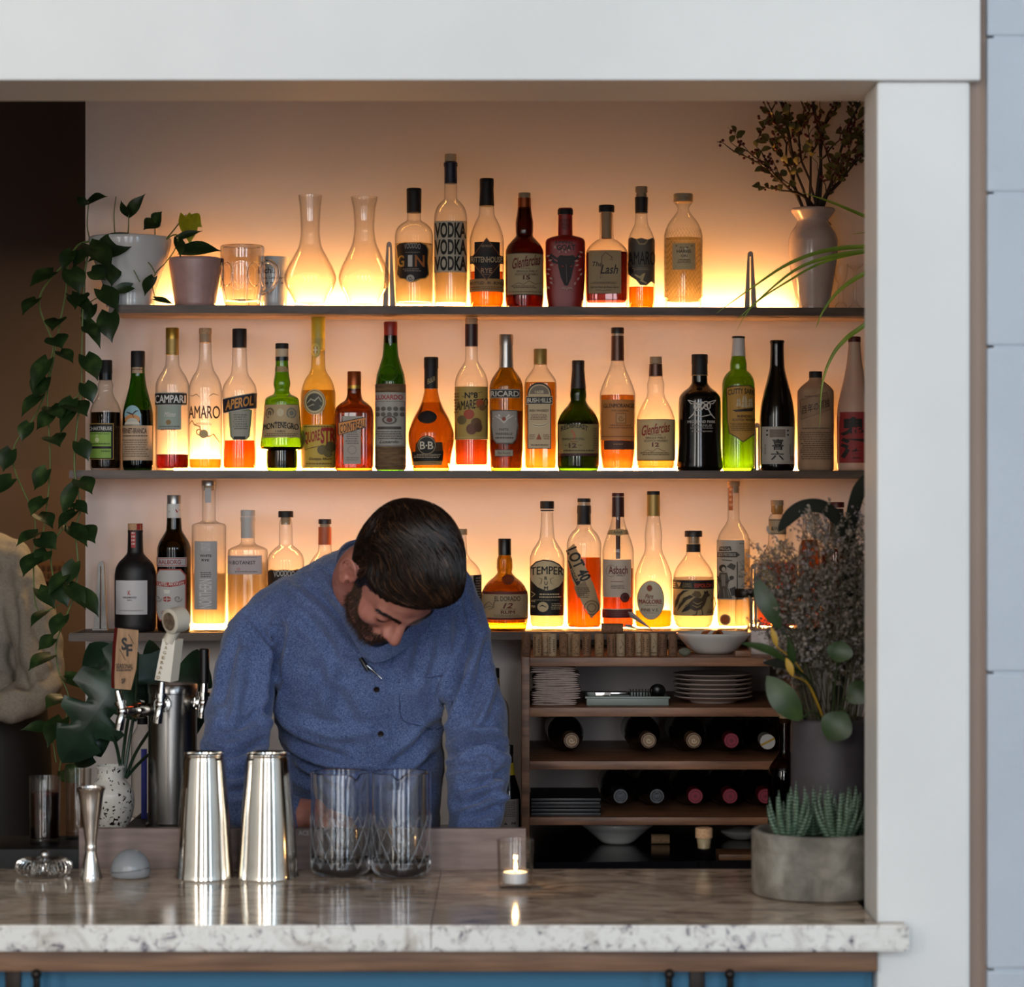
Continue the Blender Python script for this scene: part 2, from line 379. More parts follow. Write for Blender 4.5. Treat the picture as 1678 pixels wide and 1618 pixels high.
def shade_browned():  # brown veins deepened: warm reflections and weaker light put into the top's colour
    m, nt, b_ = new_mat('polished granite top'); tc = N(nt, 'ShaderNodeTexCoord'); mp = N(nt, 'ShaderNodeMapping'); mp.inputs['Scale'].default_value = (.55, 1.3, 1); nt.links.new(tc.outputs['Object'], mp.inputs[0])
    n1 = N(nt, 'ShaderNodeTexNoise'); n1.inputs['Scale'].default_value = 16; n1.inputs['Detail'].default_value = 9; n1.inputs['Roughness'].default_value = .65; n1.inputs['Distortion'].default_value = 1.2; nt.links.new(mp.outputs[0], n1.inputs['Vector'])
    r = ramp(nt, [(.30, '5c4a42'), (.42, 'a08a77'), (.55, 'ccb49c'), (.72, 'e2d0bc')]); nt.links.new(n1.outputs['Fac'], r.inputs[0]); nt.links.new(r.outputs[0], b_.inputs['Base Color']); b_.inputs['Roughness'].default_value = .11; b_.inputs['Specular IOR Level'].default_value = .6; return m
o = link('countertop', cb.mesh('countertop', [M_GRANITE, shade_browned()], True, 30)); tag(o, 'long speckled white granite countertop of the bar', 'countertop')
recenter(o)
link('seam', MB().box(-.1205, -.1193, CTY0 - .0003, CTY1 - .004, zt - .001, zt + .0002).box(-.1205, -.1193, CTY0 - .0003, CTY0 + .002, zb + .004, zt).mesh('seam', paint('5a4a40', .6)), o, world=True)
CYF = HY0 - .012
o = link('apron_rail', MB().box(-2.19, OPEN_R - .001, CYF, CYF + .045, Zp(1593, CYF), zb, bev=.002).mesh('apron_rail', M_TRIM)); tag(o, 'brown wooden rail running under the granite countertop', 'rail')
recenter(o)
struct('wall_bar_front', MB().box(-2.19, OPEN_R - .002, HY0 + .035, JY1, 0, zb), M_TEAL)
for i, px in enumerate((22, 1142)):                     # double coat hooks under the rail
    Yh = HY0 + .035; c = W(px, 1600, Yh)
    t = thing('coat_hook', ['dark metal double coat hook under the counter by the strainer end', 'dark metal double coat hook under the counter by the planter end'][i], 'hook', (c.x, Yh, Zp(1612, Yh)))
    link('hook_plate', MB().box(-.012, .012, -.006, 0, -.05, .035, bev=.003).mesh('hook_plate', M_IRON), t)
    for sx in (-1, 1):
        p = spline([(sx * .006, -.005, -.012), (sx * .018, -.022, -.022), (sx * .036, -.045, -.018), (sx * .045, -.055, .004), (sx * .045, -.056, .022)], 6)
        m = MB().tube(p, .0055, 8); m.ball((sx * .045, -.056, .024), .008, 6)
        link('hook_arm', m.mesh('hook_arm', M_IRON), t)
# board standing along the back of the counter
zb1 = Zp(1357, 4.385)
o = link('splash_board', MB().box(X(232 - 102, 4.38), X(862, 4.38), 4.374, 4.392, .80, zb1, bev=.002).mesh('splash_board', textured('grey brown board', [(.3, '75625c'), (.7, '8b7770')], tscale=14, scale=(1, 1, 6), rough=.6))); tag(o, 'low grey brown board along the back of the counter', 'board'); recenter(o)
SPB = o
# work bench behind the counter
o = link('work_bench', MB().box(-2.1, 1.15, 4.395, 4.60, .76, .80, bev=.003).box(-2.1, 1.15, 4.44, 4.58, 0, .76).mesh('work_bench', M_STEEL)); tag(o, 'low steel work bench hidden behind the counter', 'bench'); recenter(o)
# back bar: dark glossy top on a cabinet
BBZ = .985
def bbslab(z0, z1, d0, d1, m, nm): return link(nm, slab(MB(), 330, 1690, d0, d1, z0, z1).mesh(nm, m, True, 30))
o = bbslab(BBZ - .03, BBZ, 5.03, 5.615, M_BLACKTOP, 'worktop'); tag(o, 'glossy black worktop under the wooden wine rack', 'worktop')
o = bbslab(0, BBZ - .03, 5.06, 5.6, paint('241f1d', .5), 'back_bar_cabinet'); tag(o, 'dark base cabinet carrying the black worktop', 'cabinet')
# tray bench at the tap end, under the drinks glass
o = link('drip_tray', MB().box(-1.02, X(131, 4.38), 4.376, 4.55, .80, 1.103, bev=.004).mesh('drip_tray', paint('0e0d0d', .55, spec=.25))); tag(o, 'dark glossy drip tray block under the dark drink', 'drip tray'); recenter(o)
o = link('tap_bench', MB().box(X(131, 4.38) + .012, X(375, 4.5), 4.396, 5.01, .80, 1.086, bev=.003).mesh('tap_bench', M_MATTEBLACK)); tag(o, 'black ledge under the beer tap tower', 'ledge'); recenter(o)
# ---- shelves with brackets and light strips
ZT, ZM, ZB = 2.1076, 1.7590, 1.4160
SHD0, SHD1 = 5.44, 5.618
SH = dict(T=ZT, M=ZM, B=ZB)
def bracket_mesh(h):
    m = MB()                                            # tapering folded-steel bracket standing against the wall
    for sx in (-1, 1):
        vs = [(sx * .014, -.02, 0), (sx * .002, -.02, 0), (sx * .002, -.012, h), (sx * .0055, -.012, h), (sx * .014, 0, 0), (sx * .002, 0, 0), (sx * .002, 0, h), (sx * .0055, 0, h)]
        m.add(vs, [(0, 1, 2, 3), (4, 7, 6, 5), (0, 3, 7, 4), (1, 5, 6, 2), (3, 2, 6, 7), (0, 4, 5, 1)])
        m.lathe([(.0035, 0), (.0035, .003)], 12, M=Matrix.Translation((sx * .008, -.019, .014)) @ Matrix.Rotation(PI / 2, 4, 'X'))
    m.lathe([(.0055, 0), (.0055, .012)], 14, M=Matrix.Translation((0, 0, h)) @ Matrix.Rotation(PI / 2, 4, 'X'))
    m.box(-.016, .016, -.03, 0, 0, .003)
    return m
for key, nm, x0, l0, l1, brk in (('T', 'top', 178, 262, 1300, [(638, 108), (1229, 95)]), ('M', 'middle', 113, 285, 1345, [(1240, 75)]), ('B', 'bottom', 112, 305, 1300, [(167, 108), (1234, 100)])):
    z = SH[key]; th = .0172
    o = link('wall_shelf', slab(MB(), x0, 1600, SHD0, SHD1, z - th, z, bev=.0015).mesh('wall_shelf', M_SHELF))
    tag(o, {'top': 'dark wooden wall shelf, topmost of three, with carafes and a white vase', 'middle': 'dark wooden wall shelf, middle of three, fully lined with bottles', 'bottom': 'dark wooden wall shelf, lowest of three, behind the bartender'}[nm], 'shelf')
    c = W(x0, 809, bY(x0, 5.53)); me = o.data; c.z = z
    for v in me.vertices: v.co -= c
    o.location = c
    for px, hp in brk:
        d = bY(px, 5.585)
        link('bracket', bracket_mesh(hp * d / F).mesh('bracket', M_BRK), o, loc=W(px, 809, d) - c + Vector((0, 0, z - CAMZ)))
        o.children[-1]['label'] = 'steel bracket'
    t = slab(MB(), l0, l1, 5.590, 5.606, z + .0012, z + .006)
    lo = link('light_strip', t.mesh('light_strip', emit('warm light strip ' + key, (1.0, .45, .12), LED_STRENGTH[key])))
    tag(lo, 'warm glowing light strip along the back of the %s shelf' % nm, 'light strip'); recenter(lo)

# ------------------------------------------------------------------ flat print: shapes and lettering in photo pixels
def R(x0, y0, x1, y1, c): return ('R', x0, y0, x1, y1, c)
def O(x, y, rx, ry, c): return ('O', x, y, rx, ry, c)
def P(pts, c): return ('P', pts, c)
def Q(x, y, rx, ry, w, c): return ('Q', x, y, rx, ry, w, c)           # oval ring
def FR(x0, y0, x1, y1, w, c): return ('F', x0, y0, x1, y1, w, c)      # frame
def LN(x0, y0, x1, y1, n, c): return ('L', x0, y0, x1, y1, n, c)      # rows of unreadably small print
def T(s, x0, y0, x1, y1, c, b=.012, sh=0., arch=0., slope=0., v=0): return ('T', s, x0, y0, x1, y1, c, b, sh, arch, slope, v)
def A(pts, w, c): return ('A', pts, w, c)                             # drawn stroke
GL = {}
fc = bpy.data.curves.new('letters', 'FONT'); fc.resolution_u = 3; fo = bpy.data.objects.new('letters', fc)
def glyphs(s, b, sh):
    k = (s, b, sh)
    if k not in GL:
        mm = 'M' in s and b > 0; fc.body = s; fc.offset = 0 if mm else b; fc.shear = sh; fc.space_line = 0.8; fc.align_x = 'CENTER'
        me = fo.to_mesh(); n = len(me.vertices); a = np.empty(n * 3, 'f'); me.vertices.foreach_get('co', a); a = a.reshape(-1, 3)[:, :2]
        fs = [tuple(p.vertices) for p in me.polygons]
        if mm:                                            # heavier strokes from copies set side by side
            fs = fs + [tuple(i + n for i in f) for f in fs] + [tuple(i + 2 * n for i in f) for f in fs]; a = np.concatenate([a, a + (b * 1.3, b * .6), a - (b * 1.3, b * .6)])
        lo = a.min(0); hi = a.max(0)
        GL[k] = ((a - lo) / (hi - lo), fs); fo.to_mesh_clear()
    return GL[k]
def shape2d(it):
    """-> list of (verts [(x, y)], faces) in pixels."""
    k = it[0]
    if k == 'G':                                        # turned about a point
        _, an, gx, gy, sub, c = it; vs, fs, ok = shape2d(sub); ca, sa = math.cos(an), math.sin(an)
        return [(gx + (x - gx) * ca - (y - gy) * sa, gy + (x - gx) * sa + (y - gy) * ca) for x, y in vs], fs, ok
    if k == 'R':
        _, x0, y0, x1, y1, c = it; nx = max(1, int((x1 - x0) / 3.5)); ny = max(1, int((y1 - y0) / 7)); vs = []; fs = []
        for j in range(ny + 1):
            for i in range(nx + 1): vs.append((x0 + (x1 - x0) * i / nx, y0 + (y1 - y0) * j / ny))
        for j in range(ny):
            for i in range(nx): q = j * (nx + 1) + i; fs.append((q, q + nx + 1, q + nx + 2, q + 1))
        return vs, fs, True
    if k in 'OQ':
        x, y, rx, ry = it[1:5]; n = 28; vs = []; fs = []; rings = [1, .66, .33] if k == 'O' else [1, 1 - it[5] / rx]
        for q in rings:
            for i in range(n): a = 2 * PI * i / n; vs.append((x + rx * q * math.cos(a), y - ry * q * math.sin(a)))
        for j in range(len(rings) - 1):
            for i in range(n): i2 = (i + 1) % n; fs.append((j * n + i, j * n + i2, (j + 1) * n + i2, (j + 1) * n + i))
        if k == 'O':
            vs.append((x, y)); fs += [((len(rings) - 1) * n + i, (len(rings) - 1) * n + (i + 1) % n, len(vs) - 1) for i in range(n)]
        return vs, fs, True
    if k == 'P': return [tuple(p) for p in it[1]], [tuple(range(len(it[1])))], False
    if k == 'F':
        _, x0, y0, x1, y1, w, c = it; vs = []; fs = []
        for r in ((x0, y0, x1, y0 + w), (x0, y1 - w, x1, y1), (x0, y0 + w, x0 + w, y1 - w), (x1 - w, y0 + w, x1, y1 - w)):
            v2, f2, _ = shape2d(('R', *r, c)); b = len(vs); vs += v2; fs += [tuple(i + b for i in f) for f in f2]
        return vs, fs, True
    if k == 'L':
        _, x0, y0, x1, y1, n, c = it; vs = []; fs = []; h = (y1 - y0) / n
        for j in range(n):
            x = x0 + rnd.random() * (x1 - x0) * .12; e = x1 - rnd.random() * (x1 - x0) * .12; y = y0 + j * h
            while x < e - .5:
                w = min(rnd.uniform(1.2, 4.2), e - x); b = len(vs)
                vs += [(x, y), (x + w, y), (x + w, y + h * .48), (x, y + h * .48)]; fs.append((b, b + 3, b + 2, b + 1)); x += w + .8
        return vs, fs, True
    if k == 'T':
        _, s, x0, y0, x1, y1, c, b, sh, arch, slope, v = it; a, fs = glyphs(s, b, sh); vs = []
        for u, w in a:
            if v: px = x1 - (1 - w) * (x1 - x0) if v > 0 else x0 + (1 - w) * (x1 - x0); py = y0 + u * (y1 - y0) if v < 0 else y1 - u * (y1 - y0); 
            else: px = x0 + u * (x1 - x0); py = y1 - w * (y1 - y0) - arch * (1 - (2 * u - 1) ** 2) - slope * (u - .5)
            if v > 0: px = x0 + (1 - w) * (x1 - x0)
            if v < 0: px = x0 + w * (x1 - x0)
            vs.append((px, py))
        return vs, fs, x1 - x0 < 14
    if k == 'A':
        _, pts, w, c = it; vs = []; fs = []; n = len(pts)
        for i, p in enumerate(pts):
            q0 = pts[max(i-1, 0)]; q1 = pts[min(i+1, n-1)]; dx, dy = q1[0]-q0[0], q1[1]-q0[1]; l = math.hypot(dx, dy) or 1; ww = w * (.5 if i in (0, n-1) else 1) / 2
            vs += [(p[0] - dy/l*ww, p[1] + dx/l*ww), (p[0] + dy/l*ww, p[1] - dx/l*ww)]
        for i in range(n-1): fs.append((2*i, 2*i+2, 2*i+3, 2*i+1))
        return vs, fs, True
def color_of(it): return it[6] if it[0] in 'QFT' and it[0] != 'Q' else it[-1]
def flat_mesh(items, mapf, step=4.0, rough=.6):
    """items drawn one over the other on a surface given by mapf(px, py, layer)."""
    mb = MB(); mats = []
    for li, it in enumerate(items):
        vs, fs, ok = shape2d(it); c = it[6] if it[0] in 'FT' else it[-1]
        m = paint(c, rough) if isinstance(c, str) else c
        if m not in mats: mats.append(m)
        if not ok:
            bm = bmesh.new(); V = [bm.verts.new((x, y, 0)) for x, y in vs]
            for f in fs:
                try: bm.faces.new([V[i] for i in f])
                except ValueError: pass
            x0 = min(v[0] for v in vs); x1 = max(v[0] for v in vs); x = math.ceil(x0 / step) * step
            while x < x1:
                bmesh.ops.bisect_plane(bm, geom=bm.verts[:] + bm.edges[:] + bm.faces[:], plane_co=(x, 0, 0), plane_no=(1, 0, 0)); x += step
            bm.verts.index_update(); vs = [(v.co.x, v.co.y) for v in bm.verts]; fs = [[v.index for v in f.verts] for f in bm.faces]; bm.free()
        mb.add([mapf(x, y, li) for x, y in vs], fs, mats.index(m))
    return mb, mats
# ------------------------------------------------------------------ bottles
def prof_rings(prof, step=3.0):
    ys = [p[0] for p in prof]; f = pchip(ys, [p[1] for p in prof]); g = pchip(ys, [p[2] if len(p) > 2 else 2 for p in prof])
    out = set(ys); y = ys[0]
    while y < ys[-1]: out.add(y); y += step
    return sorted(out), f, g
def bottle(cx, shelf, prof, label, glass='clear', liq=None, parts=(), labels=(), dr=1.0, d=5.52, name='liquor_bottle', cat='bottle', base=None, group=None, thick=4.0, seg=40, loff=.35):
    """prof: (y, half width[, squareness]) from the neck opening down; liq: (surface y, colour); parts: (part name, material, profile); labels: (part name, [base shapes], [print])."""
    D = bY(cx, d); z0 = SH[shelf] if isinstance(shelf, str) else shelf
    by = CY + (CAMZ - z0) * F / D; s = D / F
    t = thing(name, label, cat, (X(cx, D), D, z0), group)
    prof = [p for p in prof if p[0] < by - 1] + [(by, *prof[-1][1:])]
    ys, f, g = prof_rings(prof)
    L = lambda px, py: ((px - cx) * s, (by - py) * s)
    rings = [(max(f(y) - (max(0, 2.2 - (by - y)) ** 2) * .55, 1) * s, (by - y) * s, g(y)) for y in ys + [by - 1.2]]
    rings.sort(key=lambda r: r[1])
    mb = MB().lathe(rings, seg, cap1=False, dr=dr)
    go = link('bottle_glass' if glass != 'kraft' else 'paper_wrap', mb.mesh('bottle_glass', MG[glass] if isinstance(glass, str) else glass), t)
    if liq:
        ly, lc = liq; yy = [ly] + [y for y in ys if ly + 1 < y < by - thick - 1] + [by - thick]
        rr = [((f(y) - 1.7) * s * (.96 if y == yy[-1] else 1), (by - y) * s, g(y)) for y in yy]; rr.sort(key=lambda r: r[1])
        link('liquid', MB().lathe(rr, seg, dr=dr).mesh('liquid', liquid(lc)), t)
    for nm, m, pr in parts:
        pr = [(p[0], p[1], *p[2:]) for p in pr]; rr = [(p[1] * s, (by - p[0]) * s, *p[2:]) for p in pr]; rr.sort(key=lambda r: r[1])
        link(nm, MB().lathe(rr, 28, dr=1 if dr > .8 else 1).mesh(nm, MC[m] if isinstance(m, str) else m), t)
    off = [loff]
    def mapf(px, py, li):
        r = f(py); n = g(py); x = px - cx; o = off[0] + .22 * li
        if abs(x) <= r * .9995: yv = -r * dr * (1 - min(1, abs(x / r)) ** n) ** (1 / n)
        else: yv = 0; x = math.copysign(r, x)
        k = 1 + o / r
        return (x * k * s, (yv - (o if n > 2.5 or dr < .8 else 0)) * (k if n <= 2.5 and dr >= .8 else 1) * s, (by - py) * s)
    for nm, base_items, deco in labels:
        mb, ms = flat_mesh(base_items, mapf); lo = link(nm, mb.mesh(nm, ms), t)
        off[0] += .22 * len(base_items)
        if deco:
            mb, ms = flat_mesh(deco, mapf); link('lettering', mb.mesh('lettering', ms, False), lo)
            off[0] += .0
    return t
K = '17130f'; KR = 'c8b896'; IV = 'd8cfc0'; WH = 'e2ddd6'; GD = 'b08d45'; DR = '7d1f1c'; BE = 'c3a67c'
FLB = 'front_label'; NKB = 'neck_label'
def cap(m, y0, y1, hw, hw2=None): return ('cap', m, [(y0, hw * .93), (y0 + 1.2, hw), (y1, hw2 or hw)])
def stop(m, y0, y1, hw, hw2=None): return ('stopper', m, [(y0, hw * .93), (y0 + 1.2, hw), (y1, hw2 or hw)])
def foil(m, y0, y1, hw, hw2=None): return ('neck_foil', m, [(y0, hw), (y1, hw2 or hw)])
def swirl(x, y, r, turns=1.2, a0=0, n=14): return [(x + r * (1 - i / n * .85) * math.cos(a0 + i / n * turns * 2 * PI), y + r * (1 - i / n * .85) * math.sin(a0 + i / n * turns * 2 * PI)) for i in range(n + 1)]
def leafy(x, y, l, a, c): dx, dy = math.cos(a), math.sin(a); return P([(x, y), (x + dx*l*.5 - dy*l*.25, y + dy*l*.5 + dx*l*.25), (x + dx*l, y + dy*l), (x + dx*l*.5 + dy*l*.25, y + dy*l*.5 - dx*l*.25)], c)
# ---- middle shelf, from one end to the other
bottle(173, 'M', [(600, 10), (623, 10), (631, 12.5), (641, 11.5), (652, 15), (662, 21), (675, 25), (760, 25), (771, 24)], 'slim bottle of dark liqueur with bright green label and black screw cap', liq=(676, '2a2210'),
  parts=[cap('black', 590.5, 612, 11), foil('gloss', 612, 623, 10.8)], labels=[(NKB, [R(164, 614, 182, 620, K)], [T('CHARTR', 165, 615, 181, 619, WH)]),
  (FLB, [R(148.5, 694.5, 189, 753.5, GD), R(149, 696, 188, 752.5, K), R(150, 709, 185, 732, '8fb04a'), R(150, 736, 185, 751, '8fb04a')], [T('CHARTREUSE', 149.3, 700, 186, 706, 'd9d3c6'), O(163.5, 721.5, 3.4, 4, 'c9d29a'), Q(163.5, 714.5, 2, 2, .8, 'c9d29a'), LN(152, 711, 183, 714, 1, '4d6a22'), LN(152, 727, 183, 731, 1, '4d6a22'), LN(170, 739, 184, 743, 1, '4d6a22')])], cat='bottle')
bottle(226, 'M', [(590, 11.2), (612, 11.5), (632, 14), (650, 18.5), (668, 23), (682, 25), (760, 25), (771, 23)], 'green bottle of amaro with round eagle sticker above a beige label', glass='green', liq=(672, '1a1208'),
  parts=[cap('black', 575.5, 602, 11.6)], labels=[(NKB, [R(214.5, 602.5, 237.5, 612, 'b79a7c')], [LN(216, 605, 236, 609, 1, '5a3a2a')]),
  (FLB, [R(201.5, 698, 250, 755, 'bd9f80')], [T('FERNET-BRANCA', 202.5, 702.5, 243, 711, '3a1c14', b=.02), LN(203, 714, 247, 718, 1, '5a4432'), LN(203, 721, 246, 751, 8, '7d664e')]),
  ('round_sticker', [O(220.4, 680.6, 13.2, 15.5, '8fb4bc'), O(220.4, 688, 12.4, 8, 'c98a52'), O(220.4, 691, 9, 5, 'b9b6a8')], [A([(211, 676), (216, 678), (221, 680), (226, 675), (230, 674)], 2.2, '3a2a24'), A([(221, 680), (223, 685)], 2, '3a2a24'), P([(210, 692), (231, 692), (233, 697), (208, 697)], 'cfc4b0')])])
bottle(282.5, 'M', [(545, 10), (585, 10.5), (598, 11.5), (606, 15), (618, 22.5), (630, 27), (640, 27.5), (760, 27.5), (771, 26.5)], 'clear bottle with black band over grey label, a little dark red aperitif left', liq=(745, '5a0e0c'),
  parts=[cap('gold', 537.5, 556, 11), foil('goldfoil', 556, 582, 10.8)], labels=[(FLB, [R(260.5, 664, 299.5, 705, '9aa394'), R(255.2, 644, 307, 665.5, 'b9b2a4'), R(255.2, 645.5, 307, 664, K)], [T('CAMPARI', 256.5, 648.5, 305.5, 661.5, 'ddd8cf', b=.02), T('Milano', 273, 676, 291, 684, 'd9d4c8', sh=.4), O(280, 693, 4, 4, '8a6a3a'), LN(262, 699, 298, 702, 1, '5a5a50'), T('BITTER', 268, 703.5, 292, 706, '7d2a20')])])
bottle(336.5, 'M', [(552, 9.6), (590, 10.5), (606, 14), (620, 22), (634, 26.5), (645, 27.2), (760, 27.2), (771, 26)], 'clear bottle printed amaro in tall letters, cork stopper, orange liquid at the bottom', liq=(752.5, 'f29a2c'),
  parts=[stop('cork', 538, 548, 10.5), foil('tan', 548, 562, 9.8)], labels=[('printed_swirls', [A([(311, 648), (318, 650), (325, 647), (331, 652)], 1.6, '8a7a64'), A([(345, 651), (352, 646), (360, 649)], 1.6, '8a7a64'), A([(312, 696), (318, 690), (322, 697), (331, 700), (333, 712), (346, 716), (352, 712), (361, 726)], 2.0, '8a7050'), A(swirl(330, 708, 7), 1.8, '9a8058'), O(337, 712, 7, 7, 'b39a66')],
  [T('AMARO', 312, 666, 361, 687, '2b2420'), LN(322, 694, 350, 698, 2, '8a7a60')])])
bottle(392.5, 'M', [(570, 11.5), (600, 12.6), (612, 14), (622, 20), (632, 26), (642, 28.2), (690, 26.5), (722, 26), (750, 27.5), (771, 27)], 'clear bottle with tilted dark blue band and bright orange aperitif', liq=(722, 'ff6a14'),
  parts=[cap('black', 539, 570, 11.8)], labels=[('lower_label', [P([(377, 672), (414.5, 672), (411, 716), (406, 721.5), (385, 721.5), (380, 716)], '7a8a62'), P([(380.5, 674), (411.5, 674), (408.5, 714), (405, 719.5), (386, 719.5), (383, 714)], '9b9484')], [LN(385, 680, 408, 706, 7, '5c5a4c'), R(386, 716, 404, 721.5, K)]),
  (FLB, [P([(367, 654.5), (421, 643.5), (420, 669.5), (368.5, 678.5)], 'b8b2a2'), P([(367.2, 655.5), (420.5, 644.8), (419.6, 668.5), (368.7, 677.2)], '171c2c')], [T('APEROL', 372, 653, 416, 669.5, 'd08a3c', b=.03, sh=.15, slope=9)])])
bottle(462, 'M', d=5.508, prof= [(566, 10), (591, 10.2), (612, 11.5), (630, 13.8), (640, 12), (646, 14), (651, 24), (655, 27.5), (664, 28.5), (700, 31.5), (722, 34.5), (731, 35.2), (736, 33), (739, 25), (755, 25.3), (771, 25)], label='flared green bottle with waisted neck, beige crest label and dark base', glass='ygreen', liq=(733, '1c0a05'),
  parts=[cap('black', 563, 572, 10.8), ('neck_band', 'beige', [(572, 10.7), (585, 10.7)]), ('collar', 'gloss', [(585, 10.7), (591.5, 10.7)])],
  labels=[(NKB, [R(451, 601, 472.5, 610, 'a58a5c')], []), (FLB, [P([(434, 664), (489, 664), (493, 718), (431, 718)], 'b79b70')], [O(445, 678, 7.5, 9, '6a5a40'), O(479, 678, 7.5, 9, '7a7a6a'), O(462, 677, 5.5, 6.5, 'c9b894'), Q(445, 678, 5, 6, 1.4, 'b79b70'), Q(479, 678, 5, 6, 1.4, 'b79b70'), T('Amaro', 452, 691, 471, 695, K, sh=.3), T('MONTENEGRO', 435, 696, 489, 706, K, b=.02, arch=3), T('1885', 455, 706, 470, 709.5, '5a4a30'), LN(435, 711, 490, 717, 2, '6a5638')])])
bottle(521.5, 'M', d=5.548, prof= [(523, 10.5), (585, 11), (604, 12), (612, 15), (622, 21.5), (634, 26), (648, 28.5), (760, 28.5), (771, 27.5)], label='tall bottle of yellow liqueur with yellow capsule, oval crest and red lettering', glass='pale', liq=(640, 'f0cf45'),
  parts=[cap('yellow', 519, 555, 11.3), ('neck_band', paint('a8953c', .5), [(555, 11.2), (574, 11.2)])], labels=[(NKB, [O(517.8, 574, 8.5, 13, 'b5a04a'), O(517.8, 574, 7, 11, 'c8b45c')], [R(515, 568.5, 521, 580, '6a1c1a'), R(517.2, 569, 518.8, 580, 'ddd8c8'), R(515, 573.5, 521, 575.2, 'ddd8c8'), ]),
  ('oval_crest', [O(517.6, 660, 17.8, 20.5, 'cbb98a'), Q(517.6, 660, 16.6, 19, 1, '8a5a2a'), O(517.6, 660, 13, 14.5, '4a4436')], [A([(506, 662), (512, 655), (518, 658), (524, 652), (529, 660)], 3, 'a8a088'), A([(507, 668), (515, 664), (528, 667)], 2, 'a8a088')]),
  (FLB, [R(497, 697, 549.5, 767, 'c3a03a')], [LN(498, 699, 548, 703, 1, '6a4a1a'), T('LIQUORE', 497.5, 706, 526, 727, '9a2018', b=.03, arch=-2, slope=4), T('STR', 527, 701, 549, 728, '9a2018', b=.04), O(499, 718, 5, 12, '7a6a3a'), O(530, 738, 8, 8, '6a5a30'), O(541, 733, 7, 9, '5a4a28'), O(538, 745, 6, 5, '6a5a30'), A([(503, 738), (515, 734), (530, 731)], 1.2, '5a3a1a'), T('Giuseppe Alberti', 510, 750, 543, 756, '4a2a14', sh=.3), LN(500, 759, 547, 764, 1, '7a5a22')])])
bottle(580.5, 'M', [(628, 11), (645, 11.5), (655, 14, 2.6), (662, 23, 3.5), (670, 29.5, 5), (680, 31.3, 5), (760, 31.3, 5), (771, 30.5, 5)], 'square brown bottle of orange liqueur with tilted orange band label', glass='brown', liq=(729, 'fdc878'), seg=56,
  parts=[cap('copper', 609, 632, 11.3), ('neck_ring', 'gold', [(632, 11.4), (640, 11.2)])], labels=[('lower_label', [P([(563, 683), (595.5, 683), (593, 708), (593, 761), (565, 761), (565, 708)], 'a19688')], [LN(568, 708, 590, 730, 6, '6a5a50'), Q(579, 738, 7, 7, .8, '7a6a60'), LN(568, 750, 590, 757, 2, '7a6a60')]),
  (FLB, [P([(556.5, 693), (601, 684), (601.5, 701.5), (557, 714.5)], '2a1a10'), P([(557.5, 694.5), (600.2, 685.5), (600.5, 700.5), (558, 713)], 'd98a3e')], [T('COINTREAU', 559.5, 692.5, 599, 706.5, '1c120e', b=.015, slope=10)])])
bottle(640, 'M', loff=1.9, prof=[(545, 10.8), (564, 11.5), (582, 13), (600, 18), (615, 22.5), (630, 24.2), (760, 24.5), (771, 24)], label='green bottle wrapped in woven straw below a grey label, red capsule', glass='green', liq=(614, 'b9c98a'),
  parts=[cap('red', 527.5, 540, 11.2), foil('red', 540, 562.5, 11), ('straw_wrap', textured('woven straw', [(.3, '4d3a26'), (.7, '8a6a48')], tscale=30, scale=(1, 1, 6), rough=.8, bump=.6, bscale=150), [(630, 24.7), (632, 25.2), (700, 25.2), (765, 25.5), (770.5, 24.5)])],
  labels=[('neck_mark', [Q(637.5, 612.5, 14, 13.5, .8, '23421a')], [A([(618, 614.5), (637, 615.5), (661, 614.5)], .9, '23421a')]),
  (FLB, [R(617.3, 644, 663, 732, 'a9a298')], [T('LUXARDO', 618.3, 648, 659, 656, 'a32a20', b=.025), FR(618.5, 658.5, 661.8, 731, .8, '6a625a')] + [O(622 + 8.7 * i, 671 + 9 * j, 3.4, 3.6, '5f5850') for i in range(5) for j in range(2)] + [Q(639.5, 689, 10, 7, 2.5, '544c44'), O(639.5, 689, 4, 4, '6a2a22'), R(623, 700, 655, 704, '4a423c'), LN(621, 707, 659, 722, 4, '6a6058'), T('Luxardo', 626, 722, 652, 727, '4a423c', sh=.4)])])
bottle(706.5, 'M', [(604, 10.5), (636, 10.8), (650, 13), (668, 19.5), (686, 29), (700, 34.5), (712, 37.5), (722, 37.5), (742, 34), (758, 32), (771, 30.5)], 'teardrop shaped amber bottle with round black emblem and black capsule', glass='amber', liq=(660, 'fbe0a0'),
  parts=[cap('black', 585.5, 604, 11.8), foil('black', 604, 637, 11.2)], labels=[(NKB, [P([(697, 622), (717.5, 615), (717.5, 624), (697, 632)], '2c221a')], [T('B&B', 701, 619, 713, 628, 'a08a5c', slope=6)]),
  ('wax_seal', [O(701, 684.5, 15.5, 10.5, '120d0c'), O(701, 684.5, 10, 7, '1d1614')], []),
  (FLB, [P([(683, 727), (725, 725), (726, 741), (682, 742)], '4a2e12'), P([(676.5, 741), (727, 740), (725.5, 756), (678.5, 757)], '14100f'), P([(679, 757), (725, 756), (724, 762.5), (680, 763)], 'a8834a')], [LN(680, 745, 724, 752, 3, 'b8a688'), LN(684, 758.5, 720, 761, 1, '5a4426')]),
  ('round_emblem', [O(700.6, 730.8, 15.2, 15.7, '14100f'), Q(700.6, 730.8, 14, 14.5, 1.0, 'a8946a')], [T('B', 690, 724.5, 698.5, 737, 'cfc4ae', b=.02), T('B', 702.5, 724.5, 711, 737, 'cfc4ae', b=.02), O(700.4, 731, 1.2, 1.2, 'cfc4ae')])])
